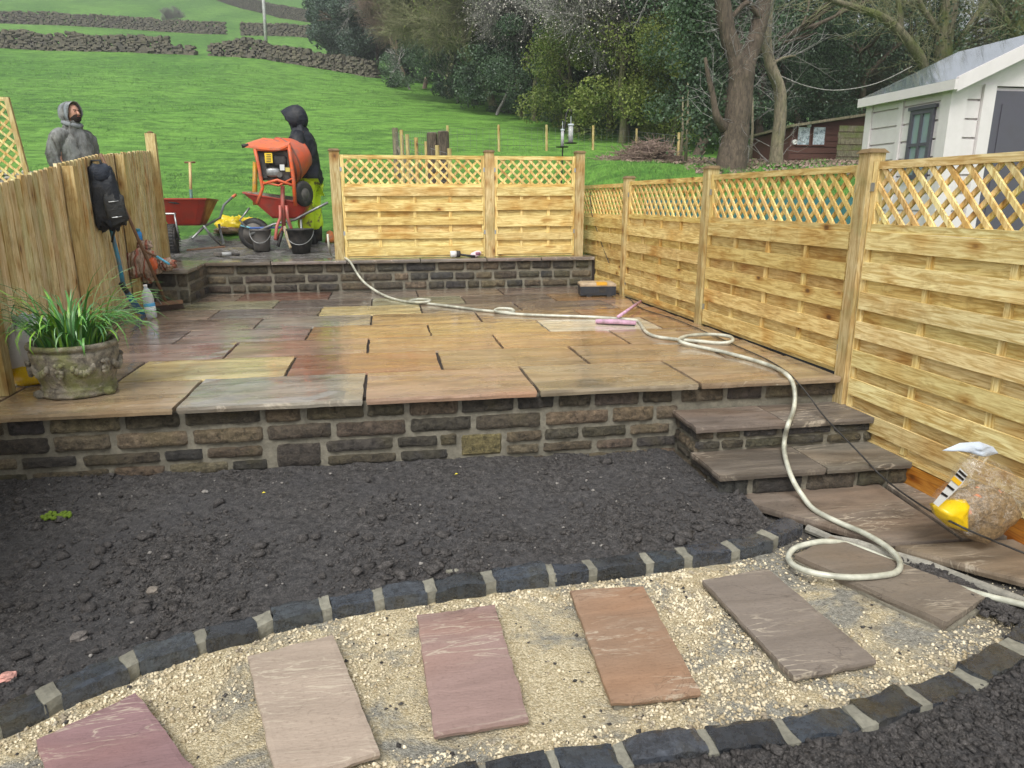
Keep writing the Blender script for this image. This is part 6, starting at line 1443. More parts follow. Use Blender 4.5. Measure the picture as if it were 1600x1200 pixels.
m = MB(); q = tops[0]; m.cone((q.x+.45, q.y-.8, q.z-1.2), q+Vector((.03, 0, -.35)), .035, .035, 8); m.build('strut', M['bark_pale'], wf)
# ---- log stumps
lg0 = aY(690, 250, 8.8); gl0 = ground(lg0.x, 8.8)
for (u0, u1, vt, Y_, lab) in ((667, 684, 208, 8.9, 'taller split log stump on the left of the pair behind the back fence'), (683, 701, 206, 8.8, 'thick dark log stump with a pale sawn top behind the back fence')):
    a, b = aY(u0, vt, Y_), aY(u1, vt, Y_); r_ = (b.x-a.x)/2; cx_ = (a.x+b.x)/2; zg = ground(cx_, Y_)-.1
    t = thing('log_stump', lab, 'log', (cx_, Y_, zg)); m = MB(); m.lathe([(r_*1.05, 0), (r_, .3), (r_*1.02, a.z-zg-.02), (r_*.96, a.z-zg)], (cx_, Y_, zg), 18, .03, u0); m.build('trunk', M['bark'], t, smooth=False)
    m = MB(); m.lathe([(r_*.9, a.z-zg+.001), (r_*.88, a.z-zg+.012), (0, a.z-zg+.012)], (cx_, Y_, zg), 16, .01, u0); m.build('cut_face', M['mortar'], t)
for (u, v_, Y_, r_, col, lab) in ((1156, 262, 10.9, .17, C(150, 148, 140), 'upright pale stone marker at the foot of the forked tree'), (1008, 242, 14.5, .14, C(120, 112, 104), 'grey stone at the foot of the brush heap')):
    a = aY(u, v_, Y_); g_ = ground(a.x, Y_); m = MB(); m.blob((a.x, Y_, g_+r_*.9), (r_, r_*.8, r_*1.3), .7, .2, 2, 3, 16, 12); tag(m.build('stone', M['dry_stone'], None, col, smooth=False), lab, 'stone')
# ---- bird feeder station
fp = aY(876, 246, 6.6); fg = ground(fp.x, 6.6); ft = aY(886, 178, 6.6)
bf = thing('bird_feeder', 'dark metal pole with two hanging tube bird feeders behind the corner of the back fence', 'bird feeder', (fp.x, 6.6, fg))
m = MB(); m.tube([(fp.x-.01, 6.6, fg-.05), (aY(880, 215, 6.6).x, 6.6, aY(880, 215, 6.6).z), (ft.x-.01, 6.6, ft.z), (ft.x+.02, 6.6, ft.z+.06), (aY(892, 178, 6.6).x, 6.6, ft.z+.05), (aY(893, 178, 6.6).x, 6.6, ft.z)], .010, 8); m.build('pole', M['rubber'], bf, smooth=True)
def tube_f(u, v0, v1, r_, col):
    a, b = aY(u, v0, 6.55), aY(u, v1, 6.55); m = MB(); m.cone((a.x, 6.55, b.z), (a.x, 6.55, a.z), r_, r_, 16); t = m.build('feeder', M['clear'], bf, smooth=True)
    m = MB(); 
    for k in range(4): zz = b.z+(a.z-b.z)*(k+.5)/4; m.blob((a.x, 6.55, zz), (r_*.8, r_*.8, (a.z-b.z)*.11), nu=12, nv=8)
    m.build('suet_ball', M['sand'], t, smooth=True)
    m = MB(); m.cone((a.x, 6.55, a.z), (a.x, 6.55, a.z+.02), r_*1.3, r_*1.2, 16); m.cone((a.x, 6.55, a.z+.02), (a.x, 6.55, a.z+.12), .004, .004, 5); m.build('lid', M['plastic'], t, C(190, 196, 200))
    m = MB(); m.cone((a.x, 6.55, b.z-.012), (a.x, 6.55, b.z), .085, .09, 18); m.build('tray', M['rubber'], t)
tube_f(892, 196, 223, .034, None); tube_f(879, 204, 229, .022, None)
# ---- wires between trees
a, b, c_ = aY(1218, 118, 10.4), aY(1310, 141, 10.2), aY(1425, 104, 10.0); m = MB(); m.tube(catmull([a, aY(1262, 135, 10.3), b, aY(1370, 130, 10.1), c_], 6), .010, 6)
tag(m.build('washing_line', M['twig_grey'], None, smooth=True), 'thin rope sagging between the second trunk and the mossy limb', 'rope')

# ================================================================== DRY STONE WALLS, POLE, FAR BUSH
def drywall(label, pts, h, seed, lump=.25, ends=True):
    """pts: (x,y) polyline; irregular coursed stones on the terrain"""
    rg = random.Random(seed); m = MB(); c0 = pts[len(pts)//2]
    for (xa, ya), (xb, yb2) in zip(pts[:-1], pts[1:]):
        L_ = math.hypot(xb-xa, yb2-ya); dx, dy = (xb-xa)/L_, (yb2-ya)/L_; u = 0
        cs = .42 if L_ > 0 else .4
        u = 0
        while u < L_:
            l = rg.uniform(.22, .5); hh = h*(1+lump*(mnoise.noise(Vector(((xa+dx*u)*.35, seed, 0)))))
            x, y = xa+dx*(u+l/2), ya+dy*(u+l/2); g = ground(x, y)-.1; z = g; c = 0
            while z < g+hh:
                t = rg.uniform(.08, .19); o_ = rg.uniform(-.09, .09); wd = .32-.12*(z-g)/max(hh, .1)+rg.uniform(-.04, .04); l2 = l*.5+rg.uniform(-.07, .05); s_ = rg.uniform(-.2, .2)
                px_, py_ = x+dx*s_+dy*o_, y+dy*s_-dx*o_; tp_ = rg.uniform(-.04, .04)
                m.hexa([(px_-dx*l2+dy*wd, py_-dy*l2-dx*wd, z), (px_+dx*l2+dy*wd, py_+dy*l2-dx*wd, z), (px_+dx*l2-dy*wd, py_+dy*l2+dx*wd, z), (px_-dx*l2-dy*wd, py_-dy*l2+dx*wd, z),
                        (px_-dx*l2*.92+dy*wd*.9, py_-dy*l2-dx*wd*.9, z+t+tp_), (px_+dx*l2*.92+dy*wd*.9, py_+dy*l2-dx*wd*.9, z+t-tp_), (px_+dx*l2*.92-dy*wd*.9, py_+dy*l2+dx*wd*.9, z+t-tp_), (px_-dx*l2*.92-dy*wd*.9, py_-dy*l2+dx*wd*.9, z+t+tp_)])
                z += t-.01
            u += l-.02
    o = m.build('dry_stone_wall', M['dry_stone'], None, C(92, 88, 76)); return tag(o, label, 'wall')
def P2(u, Y_): return (aY(u, 100, Y_).x, Y_)
drywall('nearest dry stone wall at the top left of the green field, ending in a tumbled gap', [(-62, 60.5), P2(-120, 61), P2(120, 61), P2(262, 60)], 1.25, 3)
drywall('tumbled low end of the nearest dry stone wall left of the gap', [P2(262, 60), P2(300, 59.5)], .6, 5, .6)
drywall('nearest dry stone wall to the right of the gap, running down to the trees', [P2(330, 59), P2(420, 57.5), P2(500, 55), P2(585, 51)], 1.15, 7, .4)
drywall('second dry stone wall higher up the hill, left of the field gateway', [(-110, 104), P2(0, 104), P2(200, 105), P2(354, 103)], 1.5, 9, .15)
drywall('second dry stone wall right of the field gateway', [P2(382, 101), P2(440, 99), P2(530, 95)], 1.5, 11, .15)
drywall('far dry stone wall slanting down the hill at the top of the picture', [P2(340, 175), P2(400, 150), P2(440, 138), P2(530, 125)], 2.0, 13, .15)
drywall('short far dry stone wall at the top left corner', [P2(-60, 170), P2(60, 168), P2(98, 165)], 2.0, 15, .15)
q = aY(416, 74, 66); g_ = ground(q.x, 66); pt = aY(409, -40, 66)
m = MB(); m.cone((q.x, 66, g_-.2), (pt.x, 66, pt.z), .15, .11, 10)
tag(m.build('telegraph_pole', plain('grey_pole', C(190, 192, 186), .7, dirt=.5, sc=3), None, smooth=True), 'pale grey pole standing behind the nearest dry stone wall', 'pole')

# ================================================================== TREES
def nrmz(v): return v/np.maximum(1e-9, np.linalg.norm(v, axis=-1, keepdims=True))
def tubes(S, n=4):
    """S (k,8): p0,p1,r0,r1 -> verts, faces"""
    S = np.asarray(S); p0, p1, r0, r1 = S[:, :3], S[:, 3:6], S[:, 6], S[:, 7]; d = nrmz(p1-p0)
    a = np.where(np.abs(d[:, 2:3]) > .9, np.array([[1., 0, 0]]), np.array([[0, 0, 1.]])); x = nrmz(np.cross(d, a)); y = np.cross(d, x)
    t = np.arange(n)*2*np.pi/n; c, s_ = np.cos(t), np.sin(t)
    ring = x[:, None]*c[None, :, None]+y[:, None]*s_[None, :, None]
    V = np.concatenate([p0[:, None]+ring*r0[:, None, None], p1[:, None]+ring*r1[:, None, None]], 1)
    i = np.arange(n); F = np.stack([i, (i+1) % n, n+(i+1) % n, n+i], 1)
    return V.reshape(-1, 3), (F[None]+(np.arange(len(S))*2*n)[:, None, None]).reshape(-1, 4)
def grow(seed, h, r0, depth=5, spread=.6, up_b=.15, kids=(2, 4), bare=0.15, ratio=.72, first=None, wob=.18):
    rg = random.Random(seed); S = []; tips = []
    def br(p, d, L_, r, dep):
        n = 3 if dep > 1 else 2; q = p
        for i in range(n):
            d = (d+Vector((rg.gauss(0, wob), rg.gauss(0, wob), rg.gauss(0, wob)*.6+up_b*.3))).normalized()
            q2 = q+d*(L_/n); ra = r*(1-.28*i/n); rb = r*(1-.28*(i+1)/n); S.append((*q, *q2, ra, rb)); 
            if dep <= depth-1 and dep > 0 and rg.random() < .55:
                sd_ = (d+Vector((rg.gauss(0, 1), rg.gauss(0, 1), rg.gauss(0, .5)))*spread*1.2).normalized(); br(q2, sd_, L_*ratio*.75, rb*.55, dep-1)
            q = q2
        if dep == 0: tips.append((q, d)); return
        for k in range(rg.randint(*kids)):
            nd = (d+Vector((rg.gauss(0, 1), rg.gauss(0, 1), rg.gauss(0, .6)+up_b))*spread).normalized(); br(q, nd, L_*ratio*rg.uniform(.8, 1.15), max(.006, r*.66), dep-1)
    br(Vector((0, 0, 0)), Vector((0, 0, 1)), h*.30 if first is None else first, r0, depth)
    return np.array(S), tips
def leaves(P, s0, s1, seed, asp=.6):
    rg = np.random.RandomState(seed); n = len(P); a = nrmz(rg.normal(size=(n, 3))); b = nrmz(np.cross(a, rg.normal(size=(n, 3)))); sz = rg.uniform(s0, s1, (n, 1))
    V = np.stack([P-a*sz*.5, P+b*sz*.5*asp, P+a*sz*.5, P-b*sz*.5*asp], 1); F = np.arange(4*n).reshape(n, 4); return V.reshape(-1, 3), F
def twigs(S, n_, l0, l1, r_, seed, rmax=.03, up_=.0):
    """fine straight twigs sprouting from thin segments"""
    rg = np.random.RandomState(seed); thin = S[S[:, 6] < rmax]; i = rg.randint(0, len(thin), n_); t = rg.rand(n_, 1); p = thin[i, :3]*(1-t)+thin[i, 3:6]*t
    d = nrmz(nrmz(thin[i, 3:6]-thin[i, :3])+rg.normal(size=(n_, 3))*.8+np.array([0, 0, up_])); L_ = rg.uniform(l0, l1, (n_, 1)); q = p+d*L_*.55; d2 = nrmz(d+rg.normal(size=(n_, 3))*.35+np.array([0, 0, up_])); e = q+d2*L_*.5
    A_ = np.concatenate([p, q, np.full((n_, 1), r_), np.full((n_, 1), r_*.75)], 1); B2 = np.concatenate([q, e, np.full((n_, 1), r_*.75), np.full((n_, 1), r_*.4)], 1)
    return np.concatenate([A_, B2]), e
def crown_pts(seed, n, R, zc, hz, lobes=26, skirt=True, hollow=.55):
    """leaf points on many small clumps arranged over a lumpy crown"""
    rg = np.random.RandomState(seed); d = nrmz(rg.normal(size=(lobes, 3))); d[:, 2] = np.where(skirt, d[:, 2], np.abs(d[:, 2])); rr = rg.uniform(hollow, 1.0, (lobes, 1))
    c = d*rr*np.array([R, R, hz])+np.array([0, 0, zc]); s_ = rg.uniform(.20, .42, lobes)*R
    i = rg.randint(0, lobes, n); q = nrmz(rg.normal(size=(n, 3)))*(rg.rand(n, 1)**.33)*s_[i][:, None]; q[:, 2] *= .75
    # break each lobe up in sprays
    P = c[i]+q; k = np.sin(P[:, 0]*9+seed)*np.sin(P[:, 1]*8)*np.sin(P[:, 2]*10+1); P = P[k > -.35+.3*rg.rand(len(P))]
    return P[P[:, 2] > .05]
def mk(name, V, F, mat):
    me = bpy.data.meshes.new(name); V = np.asarray(V, np.float32); k = F.shape[1]
    me.vertices.add(len(V)); me.vertices.foreach_set('co', V.reshape(-1)); me.loops.add(F.size); me.loops.foreach_set('vertex_index', F.reshape(-1).astype(np.int32))
    me.polygons.add(len(F)); me.polygons.foreach_set('loop_start', (np.arange(len(F))*k).astype(np.int32)); me.update(calc_edges=True); me.materials.append(mat); return me
VAR = {}
def bare_var(key, seed, h, r0, mat, depth, ntw, leafm=None, nl=0, ls=(.03, .06), tw=(.5, 1.1), tr=.006, **kw):
    S, tips = grow(seed, h, r0, depth, **kw); zmax = S[:, 5].max(); f = h/zmax; S[:, :6] *= f
    T, ends = twigs(S, ntw, tw[0], tw[1], tr, seed+1)
    big = S[S[:, 6] > .02]; sm = S[S[:, 6] <= .02]; sm[:, 6:] = np.maximum(sm[:, 6:], tr)
    out = [('trunk', mk('trunk', *tubes(big, 6), mat[0]))]; V1, F1 = tubes(np.concatenate([sm, T]), 3); out.append(('crown', mk('twigs', V1, F1, mat[1])))
    if leafm is not None:
        rg = np.random.RandomState(seed+4); P_ = ends[rg.randint(0, len(ends), nl)]+rg.normal(size=(nl, 3))*.10; out.append(('leaves', mk('leaves', *leaves(P_, *ls, seed), leafm)))
    VAR[key] = out
def ever_var(key, seed, h, R, n, mat, leafm, ls, lobes=30, zc=.5, trunk_r=.16):
    S, tips = grow(seed, h*.9, trunk_r, 3, spread=.5); f = h*.85/S[:, 5].max(); S[:, :6] *= f
    P_ = crown_pts(seed, n, R, h*zc, h*.5, lobes)
    VAR[key] = [('trunk', mk('trunk', *tubes(S, 5), mat)), ('crown', mk('crown', *leaves(P_, *ls, seed), leafm))]
bare_var('olive', 3, 8, .2, (M['twig_olive'], M['twig_olive']), 6, 9000, spread=.75, ratio=.74, kids=(2, 3), wob=.25, tr=.009)
bare_var('olive2', 13, 8, .2, (M['twig_olive'], M['twig_olive']), 6, 9000, M['leaf_green'], 5000, (.05, .10), spread=.85, ratio=.76, kids=(2, 3), wob=.25, tr=.008)
bare_var('red', 5, 8, .14, (M['twig_red'], M['twig_red']), 5, 8000, spread=.45, ratio=.8, up_b=.5, kids=(2, 4), first=.8, tr=.010, tw=(.7, 1.5))
bare_var('grey', 6, 9, .2, (M['twig_grey'], M['twig_grey']), 6, 8000, spread=.6, ratio=.75, kids=(2, 3), tr=.009)
bare_var('blossom', 7, 7, .13, (M['bark_moss'], M['twig_grey']), 6, 9000, M['blossom'], 13000, (.035, .065), spread=.8, ratio=.74, kids=(2, 3), wob=.25, tr=.007)
bare_var('right', 33, 8, .15, (M['bark_moss'], M['bark_moss']), 6, 7000, M['leaf_dark'], 9000, (.05, .10), spread=.75, ratio=.75, kids=(2, 3), wob=.25, tr=.0045)
ever_var('laurel', 21, 5.5, 2.6, 34000, M['bark_moss'], M['leaf_green'], (.07, .13), 34, .48)
ever_var('laurel2', 22, 6.5, 2.3, 34000, M['bark_moss'], M['leaf_dark'], (.07, .13), 34, .48)
ever_var('holly', 23, 8, 2.6, 40000, M['bark'], M['leaf_dark'], (.05, .10), 44, .52)
ever_var('conifer', 24, 9, 3.4, 36000, M['bark'], M['leaf_blue'], (.12, .24), 40, .50)
ever_var('scrub', 25, 2.2, 1.5, 12000, M['twig_grey'], M['leaf_dark'], (.05, .10), 20, .45, .06)
def tree(key, x, y, label, scale=1.0, rz=0.0, group=None, name='tree', cat='tree', sink=.1, sz=None):
    g = ground(x, y)-sink; t = thing(name, label, cat, (x, y, g), group)
    t.rotation_euler.z = rz; t.scale = (scale, scale, sz or scale)
    for nm, me in VAR[key]:
        o = bpy.data.objects.new(nm, me); COL.objects.link(o); o.parent = t
    return t
def tx(u, Y_): return aY(u, 120, Y_).x
TL = [
 ('conifer', 548, 62, 'dense blue grey tree at the left end of the wood beside the stone wall', 1.0, .3, 'tree', 'tree'),
 ('conifer', 585, 57, 'dark blue grey tree just right of the leftmost tree of the wood', .95, 1.9, 'tree', 'tree'),
 ('grey', 612, 54, 'bare grey tree between the blue grey trees and the russet trees', 1.05, 2.2, 'tree', 'tree'),
 ('red', 632, 49, 'russet bare twiggy tree, left of the pair at the field edge', 1.0, .5, 'tree', 'tree'),
 ('red', 662, 44, 'russet bare twiggy tree, right of the pair at the field edge', 1.0, 2.5, 'tree', 'tree'),
 ('scrub', 640, 42, 'low dark bush under the russet trees', 1.3, 1, 'bush', 'bush'),
 ('olive', 700, 38, 'olive twigged bare tree with low spreading limbs, farthest of its kind', .95, .2, 'tree', 'tree'),
 ('olive', 742, 33, 'olive twigged bare tree leaning over the field, middle of its kind', .95, 3.0, 'tree', 'tree'),
 ('olive2', 775, 29.5, 'olive twigged tree with a few green leaves, nearest of its kind', .95, 1.2, 'tree', 'tree'),
 ('scrub', 715, 33, 'low dark bush under the olive twigged trees', 1.2, 2.2, 'bush', 'bush'),
 ('blossom', 815, 27, 'thin grey tree dotted with pale blossom, left of the two blossom trees', 1.05, .6, 'tree', 'tree'),
 ('scrub', 775, 27.5, 'low dark bush at the foot of the blossom trees', 1.3, 4.2, 'bush', 'bush'),
 ('blossom', 880, 23, 'thin grey tree dotted with pale blossom above the bird feeder', 1.05, 2.9, 'tree', 'tree'),
 ('laurel2', 835, 25.0, 'dark green evergreen shrub behind the far stakes', .75, 1.5, 'shrub', 'shrub'),
 ('laurel', 905, 21.5, 'yellowish green evergreen shrub left of centre of the wood', .80, 1.1, 'shrub', 'shrub'),
 ('laurel', 985, 19.5, 'large yellow green evergreen shrub behind the netting and brush heap', .86, 2.7, 'shrub', 'shrub'),
 ('laurel', 1050, 18.0, 'green evergreen shrub between the brush heap and the forked tree', .70, 4.4, 'shrub', 'shrub'),
 ('laurel2', 955, 22.5, 'dark evergreen rising behind the yellow green shrubs', .95, .9, 'shrub', 'shrub'),
 ('holly', 1095, 16.2, 'tall dark ivy covered tree just left of the forked trunk', .95, .4, 'tree', 'tree'),
 ('holly', 1200, 17.5, 'tall dark evergreen behind the two pale trunks', .95, 2.0, 'tree', 'tree'),
 ('holly', 1275, 17.8, 'tall dark evergreen above the red brown shed', .9, 3.3, 'tree', 'tree'),
 ('holly', 1345, 19.0, 'dark evergreen filling the gap left of the plastic shed roof', .8, 5.0, 'tree', 'tree'),
 ('right', 1390, 20.0, 'twiggy tree above the sagging rope', .85, .9, 'tree', 'tree'),
 ('right', 1500, 22.0, 'bare tree against the sky above the plastic shed', .85, 2.1, 'tree', 'tree'),
 ('right', 1580, 17.0, 'bare tree in the top right corner against the sky', .75, 4.1, 'tree', 'tree'),
 ('blossom', 975, 18.5, 'thin grey tree dotted with pale blossom between the shrubs and the ivy tree', 1.0, 5.1, 'tree', 'tree'),
 ('laurel2', 1450, 17.5, 'dark shrub just behind the plastic shed roof', .42, 2.2, 'shrub', 'shrub'),
 ('laurel2', 1560, 15.5, 'dark shrub behind the roof ridge at the right edge', .40, 5.2, 'shrub', 'shrub'),
 ('laurel2', 1690, 15.0, 'dark shrub beyond the right edge of the shed', .40, 1.2, 'shrub', 'shrub'),
]
for (key, u, Y_, lab, sc, rz, nm, cat) in TL: tree(key, tx(u, Y_), Y_, lab, sc, rz, None, nm, cat)
tree('grey', aY(258, 42, 104).x, 107, 'lone bare bush behind the second dry stone wall', .36, 1, None, 'bush', 'bush', sz=.34)
tree('scrub', tx(55, 165), 172, 'faint bush at the top left corner of the hill', 1.4, 1, None, 'bush', 'bush')
# woodland filling in behind the edge trees (one mass nobody could count)
rg = np.random.RandomState(77); VV, FF, off = [], [], 0
def addm(V, F):
    global off
    VV.append(V); FF.append(F+off); off += len(V)
LF = []
cols = [(560, 75), (600, 68), (640, 60), (680, 54), (720, 48), (760, 42), (800, 38), (840, 34), (880, 31), (920, 29), (960, 27), (1000, 26), (1040, 25), (1090, 24), (1140, 23), (1190, 23), (1240, 24), (1290, 25), (1340, 26), (1400, 28), (1480, 32), (1560, 34), (1650, 34), (1750, 34)]
for i, (u, Y_) in enumerate(cols):
    x = tx(u, Y_); g = ground(x, Y_); hh = 8.5 if u < 1380 else 2.6
    P_ = crown_pts(200+i, 8500, 3.2*(Y_/36)**.35, hh*.5, hh*.5, 30)+np.array([x, Y_, g-.2]); k = .10+.004*Y_
    V, F = leaves(P_, k*.8, k*1.7, 300+i); addm(V, F)
wd = npmesh('woodland', np.concatenate(VV), np.concatenate(FF), M['leaf_dark']); tag(wd, 'dark mass of woodland foliage behind the edge trees', 'woodland', kind='stuff')

# ---- the two near trunks, the mossy leaning limb tree, right edge trunk
def trunk_tree(label, Y_, limbs, mat, root_uv, twig=900, seed=1, leaf=None, nl=0, tmat=None, lr=(.5, 1.0), cl=None):
    b = aY(*root_uv, Y_); g = ground(b.x, Y_); t = thing('tree', label, 'tree', (b.x, Y_, g))
    m = MB(); segs = []
    for pts in limbs:
        P_ = [Vector(aY(u, v, Y_+dy)) for (u, v, w_, dy) in pts]; R = [w_/F_PX*(Y_+3.6)/2 for (u, v, w_, dy) in pts]
        if pts[0][1] >= root_uv[1]-3: P_[0].z = g-.15
        n_ = 5; C_ = catmull(P_, n_); RR = []
        for i in range(len(R)-1): RR += [R[i]+(R[i+1]-R[i])*k/n_ for k in range(n_)]
        RR.append(R[-1]); RR = [r*(1+.10*mnoise.noise(Vector((seed, i*.6, 0)))) for i, r in enumerate(RR)]
        m.tube(C_, RR, 14)
        for a_, b_, r_ in zip(C_[:-1], C_[1:], RR): segs.append((*a_, *b_, min(r_, .02), min(r_, .02)))
    for i, q in enumerate(m.v):
        k = .016*mnoise.noise(Vector((q[0]*9, q[1]*9, q[2]*2.2))); m.v[i] = (q[0]+k, q[1]+k, q[2])
    m.build('trunk', mat, t, smooth=True)
    S = np.array(segs); S2, e = twigs(S, twig, *lr, .007, seed, .1, .1)
    S3, e2 = twigs(S2, twig*3, .15, .45, .0045, seed+5, .1)
    npm = np.concatenate([S2, S3]); V, F = tubes(npm, 3); o = mk('crown', V-np.array(tuple(t.location)), F, tmat or M['twig_grey']); ob = bpy.data.objects.new('crown', o); COL.objects.link(ob); ob.parent = t
    if leaf is not None:
        rg = np.random.RandomState(seed); Pn = np.array([tuple(aY(u, v, Y_+dy)) for (u, v, dy) in cl]) if cl else e
        i = rg.randint(0, len(Pn)-1 if cl else len(Pn), nl); tt2 = rg.rand(nl, 1) if cl else 0
        base = Pn[i]*(1-tt2)+Pn[(i+1) % len(Pn)]*tt2 if cl else Pn[i]
        P_ = base+rg.normal(size=(nl, 3))*np.array([.22, .22, .28]) if cl else base+rg.normal(size=(nl, 3))*.08
        V, F = leaves(P_, .035, .075, seed, .9); o = mk('leaves', V-np.array(tuple(t.location)), F, leaf); ob = bpy.data.objects.new('leaves', o); COL.objects.link(ob); ob.parent = t
    return t
trunk_tree('thick brown tree forking into two limbs behind the right fence', 9.4,
           [[(1141, 262, 52, 0), (1145, 240, 46, 0), (1150, 200, 41, 0), (1156, 150, 40, 0), (1158, 112, 40, 0), (1150, 90, 27, 0), (1138, 55, 25, 0), (1130, 10, 24, 0), (1126, -40, 22, 0), (1130, -120, 16, 0)],
            [(1158, 125, 36, 0), (1168, 95, 28, .1), (1180, 60, 26, .15), (1190, 20, 24, .2), (1197, -30, 22, .2), (1215, -120, 16, .2)],
            [(1132, 200, 18, 0), (1120, 182, 12, -.1), (1114, 150, 9, -.1), (1108, 125, 8, -.1), (1102, 90, 5, -.1)],
            [(1141, 30, 8, 0), (1165, 5, 7, 0), (1180, 10, 5, .1)], [(1190, 30, 8, .1), (1150, -10, 7, 0), (1080, -30, 5, -.2), (1000, -20, 4, -.3)]],
           M['bark'], (1141, 262), 110, 3, M['leaf_dark'], 9500, None, (.3, .8), [(1098, 200, .5), (1108, 150, .5), (1100, 100, .5), (1085, 50, .6), (1090, 0, .6), (1075, -30, .6)])
trunk_tree('slender pale barked tree with a kinked trunk right of the forked tree', 10.4,
           [[(1212, 258, 24, 0), (1214, 230, 20, 0), (1219, 180, 19, 0), (1218, 140, 18, 0), (1205, 105, 17, 0), (1198, 70, 15, 0), (1200, 30, 13, 0), (1204, -30, 12, 0), (1200, -100, 9, 0)], [(1210, 98, 5, 0), (1225, 90, 4, 0), (1243, 87, 3, 0)]],
           M['bark_pale'], (1212, 258), 60, 9)
trunk_tree('tree with a long mossy limb arching left above the plastic shed', 12.5,
           [[(1478, 240, 34, 0), (1478, 150, 30, 0), (1474, 80, 27, 0), (1482, 20, 26, 0), (1490, -60, 22, 0)], [(1455, 150, 16, 0), (1440, 95, 15, -.2), (1408, 52, 14, -.3), (1375, 25, 12, -.3), (1330, 10, 9, -.3), (1280, -6, 7, -.3), (1210, -20, 5, -.3)],
            [(1408, 52, 9, -.2), (1405, 10, 8, -.2), (1395, -40, 6, -.2)], [(1475, 60, 10, 0), (1440, 10, 8, 0), (1420, -40, 6, 0)], [(1480, 90, 8, 0), (1520, 30, 7, 0), (1560, -20, 5, 0)]],
           M['bark_moss'], (1478, 240), 320, 15, M['leaf_dark'], 4500, M['twig_olive'], (.5, 1.2), [(1470, 110, .2), (1475, 60, .2), (1480, 0, .2)])
trunk_tree('dark ivy trunk at the top right corner behind the shed roof', 11.0,
           [[(1590, 240, 30, 0), (1590, 100, 27, 0), (1592, 30, 25, 0), (1596, -60, 22, 0)], [(1590, 60, 9, 0), (1560, 10, 7, 0), (1530, -40, 5, 0)]],
           M['bark_moss'], (1590, 240), 250, 25, M['leaf_dark'], 3000, M['twig_olive'], (.4, 1.0), [(1590, 90, .1), (1592, 40, .1), (1594, 0, .1)])
for (u, Y_, w_, v0, lab) in ((1071, 12.6, 5, 110, 'thin pale sapling left of the forked tree'), (1063, 13.2, 5, 150, 'thinner sapling beside the pale one left of the forked tree'), (1172, 12.0, 4, 150, 'thin dark sapling between the forked tree and the pale trunk')):
    a, b = aY(u, 255, Y_), aY(u+4, v0, Y_); g = ground(a.x, Y_); m = MB(); m.tube([(a.x, Y_, g-.1), ((a.x+b.x)/2+.03, Y_, (g+b.z)/2), tuple(b)], [.04, .03, .015], 7); tag(m.build('sapling', M['bark_pale'], None, smooth=True), lab, 'sapling')
# brush heap
a = aY(1015, 245, 13.8); rg = np.random.RandomState(9); n_ = 900
c0 = np.stack([rg.normal(a.x, .42, n_), rg.normal(13.8, .3, n_), np.zeros(n_)], 1); c0[:, 2] = [ground(p[0], p[1]) for p in c0]; hh = np.clip(.5-np.abs(c0[:, 0]-a.x)*.5, .03, .6); c0[:, 2] += rg.rand(n_)*hh
d = rg.normal(size=(n_, 3))*np.array([1, .6, .28]); d = nrmz(d)*rg.uniform(.12, .4, (n_, 1)); S = np.concatenate([c0-d, c0+d, np.full((n_, 1), .009), np.full((n_, 1), .005)], 1); V, F = tubes(S, 3)
tag(npmesh('brush_heap', V, F, M['twig_red'], loc=(a.x, 13.8, ground(a.x, 13.8))), 'heap of brown cut brush and dead leaves at the edge of the wood', 'brush heap')
# leaf litter strip under the near trees
n_ = 7000; x = rg.uniform(5.3, 12, n_); y = rg.uniform(8.6, 15.5, n_); z = Hn(x, y)+fbm(x, y, .35, 3, 3)*.16*sst((y-6.5)/6)+fbm(x, y, 1.6, 5, 3)*.07*sst((y-5.5)/3); V, F = leaves(np.stack([x, y, z+.02], 1), .05, .10, 4, .8)
V[:, 2] = np.maximum(V[:, 2], np.repeat(z, 4)+.002); tag(npmesh('leaf_litter', V, F, M['twig_red']), 'brown fallen leaves under the near trees', 'leaf litter', kind='stuff')

# ---- grass blades in tufts on the field
rg = np.random.RandomState(5)
def field_z(x, y): return Hn(x, y)+fbm(x, y, .35, 3, 3)*.16*sst((y-6.5)/6)+fbm(x, y, 1.6, 5, 3)*.07*sst((y-5.5)/3)+fbm(x, y, .03, 8, 2)*2.0*sst((y-30)/60)
n_ = 130000; y = 5.2+45*rg.rand(n_)**2.2; ang = rg.uniform(-.62, .78, n_); x = CAM.x+np.tan(ang)*(y-CAM.y)
k = fbm(x, y, .8, 61, 3)+fbm(x, y, 4, 62, 2)*.8; inmud = np.hypot((x+2.1)*.34, (y-5.6)*.40)+fbm(x, y, 1.8, 9, 3)*.5 < 1.02
ok = (k > -.12) & ~inmud; x, y, k = x[ok], y[ok], k[ok]; z = field_z(x, y); hgt = (.014+.04*np.clip(k+.1, 0, .5)*1.4)*(.7+.6*rg.rand(len(x)))*(1+(y/60)); wd_ = .0028+.0006*y
an = rg.uniform(0, 6.28, len(x)); dx, dy = np.cos(an)*wd_, np.sin(an)*wd_; lx_, ly_ = rg.normal(0, .5, len(x))*hgt, rg.normal(0, .5, len(x))*hgt
V = np.stack([np.stack([x-dx, y-dy, z-.01], 1), np.stack([x+dx, y+dy, z-.01], 1), np.stack([x+lx_, y+ly_, z+hgt], 1)], 1).reshape(-1, 3)
tag(npmesh('grass', V, np.arange(len(V)).reshape(-1, 3), M['blades']), 'green grass blades of the sloping field', 'grass', kind='stuff')
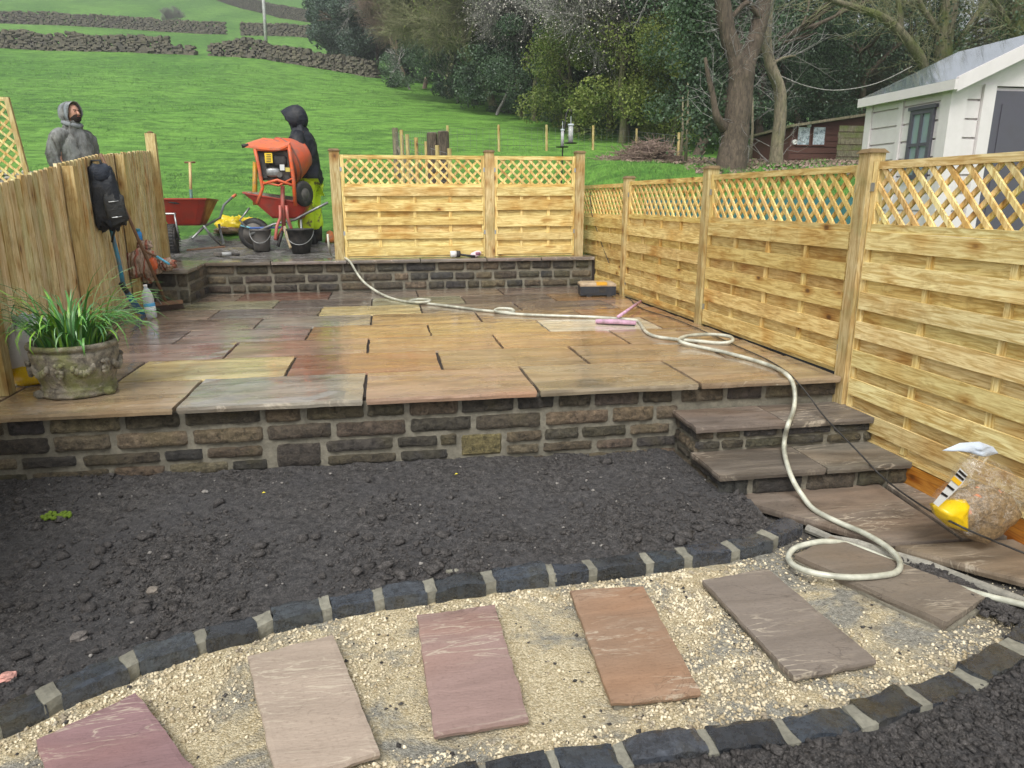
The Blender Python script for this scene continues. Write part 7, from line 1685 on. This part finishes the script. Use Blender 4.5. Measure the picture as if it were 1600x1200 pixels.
# longer grass on the verge beyond the back fence, right
n_ = 26000; x = rg.uniform(2.2, 9, n_); y = rg.uniform(4.9, 11, n_); k = fbm(x, y, 1.1, 71, 3); ok = k > -.1; x, y, k = x[ok], y[ok], k[ok]; z = field_z(x, y); h_ = (.05+.16*np.clip(k, 0, 1))*(.6+.8*rg.rand(len(x))); an = rg.uniform(0, 6.28, len(x)); dx, dy = np.cos(an)*.006, np.sin(an)*.006
V = np.stack([np.stack([x-dx, y-dy, z-.01], 1), np.stack([x+dx, y+dy, z-.01], 1), np.stack([x+rg.normal(0, .4, len(x))*h_, y+rg.normal(0, .4, len(x))*h_, z+h_], 1)], 1).reshape(-1, 3)
tag(npmesh('grass', V, np.arange(len(V)).reshape(-1, 3), M['blades']), 'longer tussocky grass beyond the fence corner', 'grass', kind='stuff')

# ---- leaning trellis panel at the far left, with rubble behind the fence
tp_ = thing('trellis', 'loose lattice panel leaning in the field at the left edge of the picture', 'trellis', (-4.6, 5.6, .3))
YT = 5.6; a, b = aY(45, 268, YT), aY(14, 152, YT)
U = (a-b); Wl = 1.6
def TP(u, n, z):  # u left of the right stile, z 0..1 down the stile
    q = b+U*(1-z); return (q.x-u, q.y+n, q.z)
MB().fbox(TP, 0, .05, -.02, .02, -.3, 1.0).build('stile', M['post'], tp_); MB().fbox(TP, .051, Wl, -.02, .02, .95, 1.0).build('top_rail', M['wood_x'], tp_)
for lay in (0, 1):
    for k in range(-9, 16):
        u0 = k*.125; s_ = 1 if lay else -1; P_ = clip_poly([(u0-.018, -.3), (u0+.018, -.3), (u0+s_*1.0+.018, .95), (u0+s_*1.0-.018, .95)], .05, Wl)
        if len(P_) >= 3: slat(TP, P_, .004-.016*lay, .014-.016*lay).build('lattice_slat', M['wood_z'], tp_, jit((1, .97, .85, 1), rng, .1))
a = aY(15, 262, 6.5); m = MB(); rng = random.Random(12)
for k in range(60): m.blob((a.x+rng.uniform(-.8, .45), 6.5+rng.uniform(-.3, .3), a.z-.10+rng.uniform(-.25, .06)), (.06, .05, .045), .9, .6, 3, k, 7, 5)
tag(m.build('rubble_heap', M['dry_stone'], None, C(140, 140, 134)), 'grey heap of rubble and netting behind the left fence', 'rubble')

# ---- drizzle haze
hz = MB(); hz.box(-320, 320, -30, 715, -2.5, 190); ho = hz.build('haze', M['mortar'], None, loc=(0, 300, -2)); tag(ho, kind='stuff')
hm = bpy.data.materials.new('haze'); hm.use_nodes = True; hn = hm.node_tree; hn.nodes.remove(hn.nodes['Principled BSDF']); pv = hn.nodes.new('ShaderNodeVolumePrincipled'); pv.inputs['Density'].default_value = .0016; pv.inputs['Color'].default_value = (.93, .96, .97, 1); pv.inputs['Anisotropy'].default_value = .2
hn.links.new(pv.outputs[0], hn.nodes['Material Output'].inputs['Volume']); ho.data.materials.clear(); ho.data.materials.append(hm)
